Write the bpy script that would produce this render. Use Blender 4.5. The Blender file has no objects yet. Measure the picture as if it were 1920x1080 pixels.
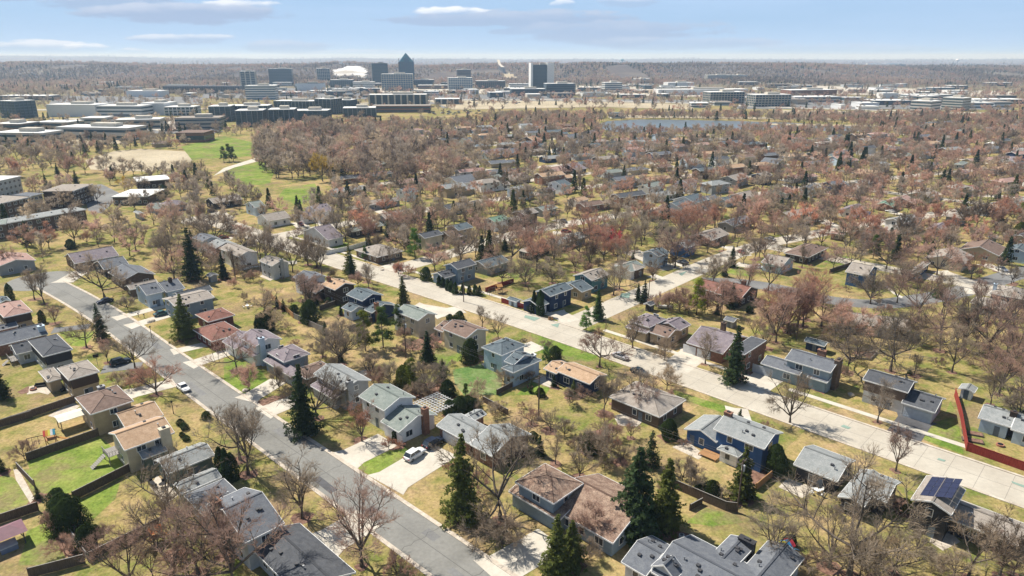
HAZE = 1.0e-4; CSC = (3.4,3.4,30); 
CLOUDS = [(85,3,85,9,.6,.1),(280,14,110,13,.55,.75),(400,34,150,15,.75,.3),(470,24,70,9,.4,.8),(385,77,75,7,.4,.5),(25,88,50,8,.3,.4),(120,91,80,9,.45,.6),(205,93,34,9,.2,.9),(285,98,26,6,.2,.5),(565,90,75,9,.45,.2),
 (855,36,55,10,.3,.9),(880,46,120,9,.6,.1),(1010,44,150,12,.6,.2),(1000,63,70,6,.5,.0),(1050,20,17,7,.1,.7),(1165,16,45,7,.3,.45),(1150,66,150,17,.6,.12),(1260,84,150,9,.4,.15),(1520,94,170,8,.2,.1),(690,100,70,5,.2,.2)]; SUNP = 5.0
CLOUD1 = (1.3, 0.2, 0.35)
SKYTINT = (5.3, 8.2, 12.4); CLOUDTHIN = (6.9, 9.3, 13.0); CLOUDGREY = (5.3, 6.8, 9.7); CLOUDWHITE = (13.6, 14, 14.8)
SKYSTR = 0.052; EXPO = 0.55
import bpy, bmesh, math, random
from mathutils import Vector, Matrix, noise as mnoise
R = math.radians
C = bpy.context.scene.collection
rnd = random.Random(7)

# ------------------------------------------------------------------ place of the camera, points of the land
CAM_H = 72.0
FOC = 1280.0
PITCH = math.atan((540-107)/FOC)
TILES = {'P':(0,0,1),
 't1':(0,480,3.6),'t2':(0,780,3.6),'t3':(480,480,3.6),'t4':(480,780,3.6),'t5':(960,480,3.6),'t6':(960,780,3.6),'t7':(1440,480,3.6),'t8':(1440,780,3.6),
 'm1':(240,350,6),'m2':(540,350,6),'m3':(840,350,6),'m4':(1140,350,6),'m5':(1440,350,6),'m6':(1600,380,6),'m7':(0,400,6),
 'n1':(0,280,6),'n2':(640,230,6),'n3':(940,230,6),'n4':(1240,230,6),'n5':(1600,230,6),
 'q1':(0,80,4),'q3':(480,80,4),'q5':(960,80,4),'q7':(1440,80,4),
 'z1':(0,540,6),'z2':(0,700,6),'z3':(0,880,6),'z4':(180,480,6),'z5':(280,880,6),'z6':(420,600,6),'z7':(640,700,6),'z8':(560,480,6),
 'z9':(800,560,6),'z10':(900,820,6),'z11':(1140,560,6),'z12':(1120,900,6),'z13':(1240,740,6),'z14':(1400,620,6),'z15':(1620,660,4.55),'z16':(1620,860,4.55)}
def px(t, X, Y):
    x0, y0, k = TILES[t]
    return x0+X/k, y0+Y/k
def land(x, y, z=0.0):
    """survey: bearing and dip from the drone to a point of height z -> metres east, north"""
    u = (x-960)/FOC; v = (540-y)/FOC
    f = math.cos(PITCH)+v*math.sin(PITCH); up = -math.sin(PITCH)+v*math.cos(PITCH)
    t = (z-CAM_H)/up
    return Vector((u*t, f*t, z))
def at(t, X, Y, z=0.0): return land(*px(t, X, Y), z)
def proj(p):
    x, y, z = p[0], p[1], p[2]-CAM_H
    d = y*math.cos(PITCH)-z*math.sin(PITCH); w = y*math.sin(PITCH)+z*math.cos(PITCH)
    return 960+FOC*x/d, 540-FOC*w/d
def height_to(base, ytop):
    """height of an upright thing standing at base whose tip dips like ytop"""
    lo, hi = 0.2, 60
    for _ in range(30):
        m = (lo+hi)/2
        if proj((base[0], base[1], m))[1] > ytop: lo = m
        else: hi = m
    return lo
AU = R(136); CU, SU = math.cos(AU), math.sin(AU)
U = Vector((CU, SU, 0)); V = Vector((SU, -CU, 0))       # the two street directions
def uv(u, v, z=0.0): return U*u+V*v+Vector((0,0,z))
def to_uv(p): return p[0]*CU+p[1]*SU, p[0]*SU-p[1]*CU

# ------------------------------------------------------------------ materials
MATS = {}
def nt(name):
    m = bpy.data.materials.new(name); m.use_nodes = True
    t = m.node_tree; b = t.nodes['Principled BSDF']
    return m, t, b
def noise_mix(name, cols, scale, rough=0.9, detail=5, fine=0.0, finescale=4.0, bump=0.0, coord='Object', contrast=(0.35,0.65), spec=0.2, metal=0.0, stretch=None):
    """cols 2-3 colours blended by noise"""
    if name in MATS: return MATS[name]
    m, t, b = nt(name); N = t.nodes; L = t.links
    tc = N.new('ShaderNodeTexCoord'); src = tc.outputs[coord]
    if coord == 'World':
        pass
    if stretch:
        mp = N.new('ShaderNodeMapping'); mp.inputs['Scale'].default_value = stretch
        L.new(src, mp.inputs['Vector']); src = mp.outputs[0]
    n = N.new('ShaderNodeTexNoise'); n.inputs['Scale'].default_value = scale; n.inputs['Detail'].default_value = detail
    L.new(src, n.inputs['Vector'])
    r = N.new('ShaderNodeValToRGB'); L.new(n.outputs['Fac'], r.inputs[0])
    e = r.color_ramp.elements
    e[0].position = contrast[0]; e[1].position = contrast[1]
    e[0].color = (*cols[0], 1); e[1].color = (*cols[-1], 1)
    if len(cols) == 3:
        x = e.new((contrast[0]+contrast[1])/2); x.color = (*cols[1], 1)
    out = r.outputs[0]
    if fine:
        n2 = N.new('ShaderNodeTexNoise'); n2.inputs['Scale'].default_value = finescale; n2.inputs['Detail'].default_value = 4
        L.new(src, n2.inputs['Vector'])
        mr = N.new('ShaderNodeMapRange'); mr.inputs[1].default_value = .3; mr.inputs[2].default_value = .7
        mr.inputs[3].default_value = 1-fine; mr.inputs[4].default_value = 1+fine; L.new(n2.outputs['Fac'], mr.inputs[0])
        mm = N.new('ShaderNodeVectorMath'); mm.operation = 'SCALE'
        L.new(out, mm.inputs[0]); L.new(mr.outputs[0], mm.inputs['Scale']); out = mm.outputs[0]
        if bump:
            bp = N.new('ShaderNodeBump'); bp.inputs['Strength'].default_value = bump; bp.inputs['Distance'].default_value = .1
            L.new(n2.outputs['Fac'], bp.inputs['Height']); L.new(bp.outputs[0], b.inputs['Normal'])
    L.new(out, b.inputs['Base Color'])
    b.inputs['Roughness'].default_value = rough; b.inputs['Specular IOR Level'].default_value = spec; b.inputs['Metallic'].default_value = metal
    MATS[name] = m; return m
def plain(name, col, rough=0.6, metal=0.0, spec=0.3):
    f = 0.08
    return noise_mix(name, [tuple(c*(1-f) for c in col), tuple(min(1, c*(1+f)) for c in col)], 1.3, rough, 3, spec=spec, metal=metal)
COL = {'white':(.84,.85,.85),'cream':(.56,.50,.38),'tan':(.42,.34,.23),'lightblue':(.48,.58,.68),'greyblue':(.24,.31,.37),'grey':(.32,.33,.34),
 'lightgrey':(.50,.51,.52),'navy':(.025,.045,.10),'blue':(.05,.12,.28),'teal':(.10,.24,.28),'brown':(.14,.10,.075),'darkbrown':(.07,.05,.04),
 'brick':(.24,.13,.09),'dark':(.045,.045,.05),'redbrown':(.16,.06,.045),'green':(.14,.18,.15)}
ROOF = {'grey':[(.115,.125,.145),(.165,.175,.19)],'darkgrey':[(.07,.075,.085),(.105,.11,.12)],'lightgrey':[(.22,.235,.235),(.30,.31,.305)],
 'brown':[(.15,.105,.085),(.23,.165,.135)],'redbrown':[(.18,.085,.065),(.25,.13,.105)],'tan':[(.36,.24,.15),(.48,.34,.23)],'greytan':[(.25,.22,.19),(.35,.31,.27)],
 'bluegrey':[(.085,.108,.125),(.135,.165,.18)],'greengrey':[(.17,.2,.185),(.25,.275,.25)],'mottled':[(.16,.10,.075),(.33,.24,.18)],'whiteflat':[(.62,.62,.60),(.75,.75,.73)],
 'pink':[(.30,.19,.165),(.40,.27,.23)],'green':[(.12,.2,.15),(.18,.28,.21)],'purple':[(.17,.145,.165),(.25,.215,.225)]}
def wallmat(c):
    n = 'siding_'+c
    if n in MATS: return MATS[n]
    col = COL[c]
    m = noise_mix(n, [tuple(x*.88 for x in col), tuple(min(.9, x*1.08) for x in col)], .6, .8, 6, fine=.06, finescale=7)
    t = m.node_tree; N = t.nodes; L = t.links; b = N['Principled BSDF']
    tc = N.new('ShaderNodeTexCoord'); w = N.new('ShaderNodeTexWave'); w.wave_type = 'BANDS'; w.bands_direction = 'Z'
    w.inputs['Scale'].default_value = 1.6; w.wave_profile = 'SAW'; L.new(tc.outputs['Object'], w.inputs['Vector'])
    bp = N.new('ShaderNodeBump'); bp.inputs['Strength'].default_value = .5; bp.inputs['Distance'].default_value = .03
    L.new(w.outputs['Fac'], bp.inputs['Height']); L.new(bp.outputs[0], b.inputs['Normal'])
    return m
def brickmat(c='brick'):
    n = 'brickwork_'+c
    if n in MATS: return MATS[n]
    col = COL[c]
    return noise_mix(n, [tuple(x*.75 for x in col), tuple(x*1.2 for x in col)], 2.2, .9, 8, fine=.25, finescale=14, bump=.3)
def roofmat(c):
    n = 'shingles_'+c
    if n in MATS: return MATS[n]
    a, b_ = ROOF[c]
    return noise_mix(n, [a, b_], 1.1, .92, 9, fine=.16 if c != 'mottled' else .4, finescale=5, bump=.35, contrast=(.3,.7), spec=.15)
M = {}
M['trim'] = plain('white_paint', (.78,.78,.76), .5)
M['darktrim'] = plain('dark_trim', (.06,.06,.065), .5)
M['glass'] = plain('window_glass', (.03,.04,.055), .08, spec=.7)
M['garage'] = plain('garage_panel_white', (.70,.71,.72), .5)
M['garagegrey'] = plain('garage_panel_grey', (.42,.46,.50), .5)
M['door'] = plain('door_paint', (.13,.16,.2), .5)
M['metal'] = plain('galvanised_metal', (.35,.36,.37), .4, .7)
M['black'] = plain('black_paint', (.012,.012,.015), .35)
M['rubber'] = plain('tyre_rubber', (.015,.015,.015), .9)
M['asphalt'] = noise_mix('asphalt_worn', [(.165,.163,.150),(.225,.222,.205),(.19,.188,.175)], .09, .95, 8, fine=.10, finescale=1.6, bump=.2, contrast=(.3,.7))
M['asphalt2'] = noise_mix('asphalt_patched', [(.15,.15,.15),(.21,.21,.205)], .12, .95, 8, fine=.1, finescale=2)
M['newasphalt'] = noise_mix('asphalt_dark', [(.075,.075,.08),(.11,.11,.115)], .3, .95, 6, fine=.1, finescale=2)
M['concrete'] = noise_mix('concrete_sunbleached', [(.40,.36,.295),(.50,.46,.385)], .12, .9, 8, fine=.06, finescale=1.2, contrast=(.3,.7))
M['concrete2'] = noise_mix('concrete_pale', [(.46,.42,.35),(.57,.53,.455)], .25, .9, 8, fine=.06, finescale=1.5, contrast=(.3,.7))
M['kerb'] = noise_mix('kerb_concrete', [(.42,.36,.29),(.56,.50,.42)], .7, .9, 6, fine=.1, finescale=3)
M['joint'] = plain('joint_tar', (.22,.20,.175), .9)
M['wood'] = noise_mix('weathered_boards', [(.085,.062,.045),(.15,.11,.085)], 3, .9, 6, fine=.3, finescale=9, stretch=(6,6,.4))
M['cedar'] = noise_mix('cedar_boards', [(.30,.16,.07),(.42,.24,.12)], 3, .85, 6, fine=.3, finescale=9, stretch=(6,6,.4))
M['greywood'] = noise_mix('grey_boards', [(.22,.205,.19),(.33,.31,.29)], 3, .9, 6, fine=.2, finescale=9, stretch=(6,6,.4))
M['redfence'] = noise_mix('red_stained_boards', [(.17,.024,.02),(.30,.05,.035)], 3, .85, 6, fine=.4, finescale=9, stretch=(6,6,.4))
M['mulch'] = noise_mix('mulch', [(.13,.07,.05),(.24,.145,.105)], 1.2, .95, 7, fine=.35, finescale=5)
M['patio'] = noise_mix('patio_slabs', [(.42,.37,.30),(.55,.49,.41)], 1, .9, 5, fine=.12, finescale=3)
M['brickpaving'] = noise_mix('brick_paving', [(.30,.13,.09),(.40,.2,.14)], 1, .9, 5, fine=.2, finescale=6)
M['water'] = plain('lake_water', (.13,.16,.18), .3, spec=.4)
M['mark'] = plain('utility_paint', (.22,.31,.26), .95)

def grassmat(name, dry, mid, green, bias=0.0):
    """lawn in early spring: straw, olive and green patches, thatch and worn soil"""
    m, t, b = nt(name); N = t.nodes; L = t.links
    geo = N.new('ShaderNodeNewGeometry'); P = geo.outputs['Position']
    def nz(s, d=6, ro=.6):
        n = N.new('ShaderNodeTexNoise'); n.inputs['Scale'].default_value = s; n.inputs['Detail'].default_value = d; n.inputs['Roughness'].default_value = ro
        L.new(P, n.inputs['Vector']); return n.outputs['Fac']
    def ramp(f, stops):
        r = N.new('ShaderNodeValToRGB'); L.new(f, r.inputs[0]); e = r.color_ramp.elements
        e[0].position, e[0].color = stops[0][0], (*stops[0][1], 1)
        e[1].position, e[1].color = stops[-1][0], (*stops[-1][1], 1)
        for p, c in stops[1:-1]:
            x = e.new(p); x.color = (*c, 1)
        return r.outputs[0]
    def mix(a, b2, f, mode='MIX'):
        x = N.new('ShaderNodeMix'); x.data_type = 'RGBA'; x.blend_type = mode
        if isinstance(f, float): x.inputs[0].default_value = f
        else: L.new(f, x.inputs[0])
        for s, i in ((a, 6), (b2, 7)):
            if isinstance(s, tuple): x.inputs[i].default_value = (*s, 1)
            else: L.new(s, x.inputs[i])
        return x.outputs[2]
    big = nz(.045, 5)
    # lots of about 21 by 38 m, each kept by a different owner
    mpn = N.new('ShaderNodeMapping'); mpn.vector_type = 'TEXTURE'; mpn.inputs['Rotation'].default_value = (0,0,R(136)); mpn.inputs['Scale'].default_value = (21,38.5,1); L.new(P, mpn.inputs[0])
    fl = N.new('ShaderNodeVectorMath'); fl.operation = 'FLOOR'; L.new(mpn.outputs[0], fl.inputs[0])
    wn = N.new('ShaderNodeTexWhiteNoise'); wn.noise_dimensions = '2D'; L.new(fl.outputs[0], wn.inputs['Vector'])
    ml = N.new('ShaderNodeMath'); ml.operation = 'MULTIPLY_ADD'; ml.inputs[1].default_value = .20; L.new(wn.outputs['Value'], ml.inputs[0])
    sb = N.new('ShaderNodeMath'); sb.operation = 'SUBTRACT'; sb.inputs[1].default_value = .10; L.new(big, sb.inputs[0]); L.new(sb.outputs[0], ml.inputs[2]); big = ml.outputs[0]
    base = ramp(big, [(.36+bias, dry), (.46+bias, mid), (.56+bias, green)])
    midn = nz(.25, 7, .65)
    base = mix(base, ramp(midn, [(.36, dry), (.5, mid), (.60, green)]), .55)
    soil = ramp(nz(.075, 9, .72), [(.50, (0,0,0)), (.60, (1,1,1))])
    sc = N.new('ShaderNodeMath'); sc.operation = 'MULTIPLY'; sc.inputs[1].default_value = .6 if bias >= 0 else .25
    L.new(soil, sc.inputs[0])
    base = mix(base, (.23,.155,.105), sc.outputs[0])
    f1 = ramp(nz(1.6, 8, .75), [(.30, (.52,.52,.52)), (.70, (1.4,1.4,1.4))])
    base = mix(base, f1, 1.0, 'MULTIPLY')
    L.new(base, b.inputs['Base Color']); b.inputs['Roughness'].default_value = 1; b.inputs['Specular IOR Level'].default_value = .05
    bp = N.new('ShaderNodeBump'); bp.inputs['Strength'].default_value = .35; bp.inputs['Distance'].default_value = .12
    L.new(nz(3.2, 6, .8), bp.inputs['Height']); L.new(bp.outputs[0], b.inputs['Normal'])
    return m, t, N, L, b, ramp, mix, nz, base
DRY, MID, GRN = (.43,.305,.165), (.305,.245,.095), (.145,.175,.042)
gm = grassmat('spring_lawn', DRY, MID, GRN, .0)
M['grass'] = gm[0]
# far off the same sheet is the floor of woods and tan fields
_, t_, N_, L_, b_, ramp_, mix_, nz_, base_ = gm
geo_ = N_.new('ShaderNodeNewGeometry'); sp_ = N_.new('ShaderNodeSeparateXYZ'); L_.new(geo_.outputs['Position'], sp_.inputs[0])
mr_ = N_.new('ShaderNodeMapRange'); mr_.inputs[1].default_value = 900; mr_.inputs[2].default_value = 2300; L_.new(sp_.outputs['Y'], mr_.inputs[0])
farc = ramp_(nz_(.0035, 9, .7), [(.33, (.075,.065,.06)), (.5, (.115,.095,.085)), (.62, (.16,.14,.115)), (.70, (.30,.26,.19))])
L_.new(mix_(base_, farc, mr_.outputs[0]), b_.inputs['Base Color'])
M['green'] = grassmat('watered_lawn', (.28,.30,.085), (.19,.25,.05), (.11,.18,.03), .0)[0]
M['richgreen'] = grassmat('new_lawn', (.30,.33,.18), (.19,.25,.09), (.10,.18,.05), .0)[0]
M['field'] = noise_mix('dry_field', [(.34,.285,.19),(.46,.395,.28)], .02, 1, 8, fine=.12, finescale=.3, coord='Object')
M['snow'] = noise_mix('old_snow', [(.38,.35,.30),(.66,.66,.67)], .012, .8, 6, contrast=(.42,.56))

# tree matter: colour of each tree from its own object colour
def treemat(name, base, var=.25, use_obj=True, rough=.9, trans=.45):
    m, t, b = nt(name); N = t.nodes; L = t.links
    oi = N.new('ShaderNodeObjectInfo')
    tc = N.new('ShaderNodeTexCoord'); n = N.new('ShaderNodeTexNoise'); n.inputs['Scale'].default_value = .7; n.inputs['Detail'].default_value = 3
    L.new(tc.outputs['Object'], n.inputs['Vector'])
    mr = N.new('ShaderNodeMapRange'); mr.inputs[1].default_value = .3; mr.inputs[2].default_value = .7; mr.inputs[3].default_value = 1-var; mr.inputs[4].default_value = 1+var
    L.new(n.outputs['Fac'], mr.inputs[0])
    m2 = N.new('ShaderNodeMapRange'); m2.inputs[3].default_value = .75; m2.inputs[4].default_value = 1.3; L.new(oi.outputs['Random'], m2.inputs[0])
    mu = N.new('ShaderNodeMath'); mu.operation = 'MULTIPLY'; L.new(mr.outputs[0], mu.inputs[0]); L.new(m2.outputs[0], mu.inputs[1])
    vm = N.new('ShaderNodeVectorMath'); vm.operation = 'SCALE'; L.new(mu.outputs[0], vm.inputs['Scale'])
    if use_obj: L.new(oi.outputs['Color'], vm.inputs[0])
    else: vm.inputs[0].default_value = base
    # thin round twigs and needles pass light on every side
    df = N.new('ShaderNodeBsdfDiffuse'); tl = N.new('ShaderNodeBsdfTranslucent'); ms = N.new('ShaderNodeMixShader'); ms.inputs[0].default_value = trans
    L.new(vm.outputs[0], df.inputs[0]); L.new(vm.outputs[0], tl.inputs[0]); L.new(df.outputs[0], ms.inputs[1]); L.new(tl.outputs[0], ms.inputs[2])
    N.remove(b); L.new(ms.outputs[0], N['Material Output'].inputs[0])
    return m
M['bark'] = noise_mix('bark', [(.075,.06,.048),(.17,.14,.112)], 1.5, .95, 6)
M['twigs'] = treemat('bare_twigs', (.2,.15,.12))
M['needles'] = treemat('needles', (.05,.08,.03))
CROWN = {'g':(.40,.32,.24),'p':(.52,.35,.275),'r':(.53,.295,.21),'t':(.52,.42,.30),'k':(.22,.165,.12),'R':(.62,.11,.12),'w':(.62,.44,.10)}
CNAME = {'g':'grey-brown','p':'pinkish','r':'reddish','t':'pale tan','k':'dark','R':'bright red','w':'golden'}
NEED = {'s':(.055,.082,.035),'p':(.10,.15,.04),'b':(.05,.075,.025),'a':(.042,.068,.024)}

# ------------------------------------------------------------------ mesh helpers
class MB:
    def __init__(s): s.v = []; s.f = []; s.m = []; s.mi = 0
    def box(s, c, d, rz=0.0):
        cx, cy, cz = c; dx, dy, dz = d[0]/2, d[1]/2, d[2]/2
        co, si = math.cos(rz), math.sin(rz); b = len(s.v)
        for z in (-dz, dz):
            for x, y in ((-dx,-dy),(dx,-dy),(dx,dy),(-dx,dy)):
                s.v.append((cx+x*co-y*si, cy+x*si+y*co, cz+z))
        s.face([(b,b+3,b+2,b+1),(b+4,b+5,b+6,b+7),(b,b+1,b+5,b+4),(b+1,b+2,b+6,b+5),(b+2,b+3,b+7,b+6),(b+3,b,b+4,b+7)])
        return s
    def face(s, fs):
        for f in fs: s.f.append(tuple(f)); s.m.append(s.mi)
    def poly(s, pts):
        b = len(s.v); s.v += [tuple(p) for p in pts]; s.face([tuple(range(b, b+len(pts)))]); return s
    def prism(s, pts, z0, z1):
        b = len(s.v); n = len(pts)
        s.v += [(p[0], p[1], z0) for p in pts]+[(p[0], p[1], z1) for p in pts]
        s.face([tuple(range(b+n-1, b-1, -1)), tuple(range(b+n, b+2*n))])
        s.face([(b+i, b+(i+1) % n, b+n+(i+1) % n, b+n+i) for i in range(n)]); return s
    def slab(s, quad, th):
        """thick sheet: quad top points, extruded down by th"""
        b = len(s.v); n = len(quad)
        s.v += [(p[0], p[1], p[2]-th) for p in quad]+[tuple(p) for p in quad]
        s.face([tuple(range(b+n-1, b-1, -1)), tuple(range(b+n, b+2*n))])
        s.face([(b+i, b+(i+1) % n, b+n+(i+1) % n, b+n+i) for i in range(n)]); return s
    def tube(s, pts, rad, sides=6, cap=True):
        rings = []
        for i, p in enumerate(pts):
            p = Vector(p); a = Vector(pts[max(i-1, 0)]); c = Vector(pts[min(i+1, len(pts)-1)])
            d = (c-a).normalized() if (c-a).length > 1e-6 else Vector((0,0,1))
            x = d.orthogonal().normalized() if abs(d.z) > .99 else d.cross(Vector((0,0,1))).normalized(); y = d.cross(x)
            b = len(s.v); r = rad[i] if isinstance(rad, (list, tuple)) else rad
            for k in range(sides):
                q = 2*math.pi*k/sides; s.v.append(tuple(p+x*(r*math.cos(q))+y*(r*math.sin(q))))
            rings.append(b)
        for a, b in zip(rings, rings[1:]):
            s.face([(a+k, a+(k+1) % sides, b+(k+1) % sides, b+k) for k in range(sides)])
        if cap: s.face([tuple(range(rings[0]+sides-1, rings[0]-1, -1)), tuple(range(rings[-1], rings[-1]+sides))])
        return s
    def bar(s, a, b, w): 
        return s.tube([a, b], w/2*1.3, 4)
    def mesh(s, name, mats, smooth=False):
        me = bpy.data.meshes.new(name); me.from_pydata(s.v, [], s.f)
        for m in (mats if isinstance(mats, (list, tuple)) else [mats]): me.materials.append(m)
        if any(s.m): me.polygons.foreach_set('material_index', s.m)
        if smooth: me.polygons.foreach_set('use_smooth', [True]*len(s.f))
        me.update(); return me
    def build(s, name, mats, parent=None, smooth=False):
        return link(name, s.mesh(name, mats, smooth), parent)
def link(name, me, parent=None):
    o = bpy.data.objects.new(name, me); C.objects.link(o)
    if parent: o.parent = parent
    return o
def tag(o, label=None, cat=None, group=None, kind=None):
    if label: o['label'] = label
    if cat: o['category'] = cat
    if group: o['group'] = group
    if kind: o['kind'] = kind
    return o
def empty(name, loc, rz=0.0):
    o = bpy.data.objects.new(name, None); C.objects.link(o); o.location = loc; o.rotation_euler = (0,0,rz); o.empty_display_size = .5
    return o
def poly_ground(name, pts, z, mat, kind='structure'):
    o = MB().poly([(p[0], p[1], z) for p in pts]).build(name, mat)
    # make it face up
    me = o.data
    if me.polygons[0].normal.z < 0: me.flip_normals()
    tag(o, kind=kind); return o
def strip(name, pts, w, z, mat, kerb=None):
    """road as a ribbon round a centre line"""
    L_, R_ = [], []
    for i, p in enumerate(pts):
        p = Vector(p); a = Vector(pts[max(i-1,0)]); c = Vector(pts[min(i+1,len(pts)-1)]); d = (c-a); d.z = 0; d.normalize()
        n = Vector((-d.y, d.x, 0)); L_.append(p+n*w/2); R_.append(p-n*w/2)
    mb = MB(); b = len(mb.v)
    for l, r in zip(L_, R_): mb.v += [(l.x,l.y,z),(r.x,r.y,z)]
    mb.face([(2*i, 2*i+1, 2*i+3, 2*i+2) for i in range(len(pts)-1)])
    o = tag(mb.build(name, mat), kind='structure')
    if o.data.polygons[0].normal.z < 0: o.data.flip_normals()
    return o
def smooth_line(pts, n=8):
    out = []
    P_ = [Vector(p) for p in pts]
    for i in range(len(P_)-1):
        p0 = P_[max(i-1,0)]; p1 = P_[i]; p2 = P_[i+1]; p3 = P_[min(i+2,len(P_)-1)]
        for k in range(n):
            t = k/n
            out.append(.5*((2*p1)+(p2-p0)*t+(2*p0-5*p1+4*p2-p3)*t*t+(3*p1-p0-3*p2+p3)*t**3))
    out.append(P_[-1]); return out
# ------------------------------------------------------------------ houses
HOUSES = []      # (root, dict) for labels and for keeping trees off
FOOT = []        # footprints (x, y, radius)
_mesh = {}
def cached(key, fn):
    if key not in _mesh: _mesh[key] = fn()
    return _mesh[key]
def window_meshes(w, h, frame='trim', bars=1):
    def fr():
        mb = MB(); t = .11
        mb.box((0,0,h/2+t/2), (w+2*t, .09, t)); mb.box((0,0,-h/2-t/2), (w+2*t, .12, t))
        mb.box((-w/2-t/2,0,0), (t,.09,h)); mb.box((w/2+t/2,0,0), (t,.09,h))
        for i in range(bars): mb.box((-w/2+w*(i+1)/(bars+1),0,0), (.07,.07,h-.002))
        return mb.mesh('window', M[frame])
    def gl():
        return MB().box((0,0,0), (w-.002,.03,h-.002)).mesh('pane', M['glass'])
    return cached(('w',w,h,frame,bars), fr), cached(('p',w,h), gl)
def garage_mesh(w, mat):
    def f():
        mb = MB(); mb.box((0,0,1.08), (w,.06,2.16))
        for k in range(4):
            for j in range(int(w/1.2)):
                mb.box((-w/2+(j+.5)*w/int(w/1.2), -.035, .3+.52*k), (w/int(w/1.2)-.16,.02,.36))
        return mb.mesh('garage_door', M[mat])
    return cached(('g',w,mat), f)
def door_mesh(): return cached('door', lambda: MB().box((0,0,1.05), (.95,.07,2.1)).mesh('door', M['door']))
def knob_mesh(): return cached('knob', lambda: MB().box((.36,-.06,1.0), (.06,.06,.14)).mesh('handle', M['metal']))
def vent_mesh(): return cached('vent', lambda: MB().box((0,0,.12), (.42,.42,.24)).box((0,0,.27), (.52,.52,.06)).mesh('roof_vent', M['darktrim']))
def pipe_mesh(): return cached('pipe', lambda: MB().tube([(0,0,0),(0,0,.5)], .09, 7).tube([(0,0,.5),(0,0,.58)], .17, 7).mesh('vent_pipe', M['metal']))

def read_block(b, base_z):
    """(tile, x1,y1, x2,y2, third point (x3,y3) or depth in metres, eave, form, [opts]) -> placed block"""
    t, x1, y1, x2, y2, third, eave, form = b[:8]; o = b[8] if len(b) > 8 else {}
    z = base_z+eave
    p1, p2 = at(t, x1, y1, z), at(t, x2, y2, z)
    d = p2-p1; d.z = 0
    a = math.atan2(d.y, d.x)
    if not o.get('free'):
        cands = [R(136), R(136-180), R(46), R(46-180)]
        a = min(cands, key=lambda q: abs((q-a+math.pi) % (2*math.pi)-math.pi))
    X = Vector((math.cos(a), math.sin(a), 0)); Lg = abs(d.dot(X)); mid = (p1+p2)/2
    Y = Vector((-X.y, X.x, 0))
    if Y.y < 0: X, Y = -X, -Y; a += math.pi       # depth runs away from the viewer
    if isinstance(third, tuple):
        p3 = at(t, third[0], third[1], z); D = abs((p3-mid).dot(Y))
    else: D = third
    Lg = o.get('L', Lg); D = o.get('D', D)
    Lg = min(max(Lg, 3.0), 34); D = min(max(D, 2.5), 20)
    c = mid+Y*(D/2); c.z = base_z
    return dict(c=c, a=math.atan2(X.y, X.x), X=X, Y=Y, L=Lg, D=D, e=eave, form=form, o=o)

def inside(blk, p, zz):
    q = Vector((p.x, p.y, 0))-Vector((blk['c'].x, blk['c'].y, 0))
    ax = 'x' in blk['form']
    if abs(q.dot(blk['X'])) < blk['L']/2-.42 and abs(q.dot(blk['Y'])) < blk['D']/2-.42:
        return zz < blk['e']+ .2
    return False

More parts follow.
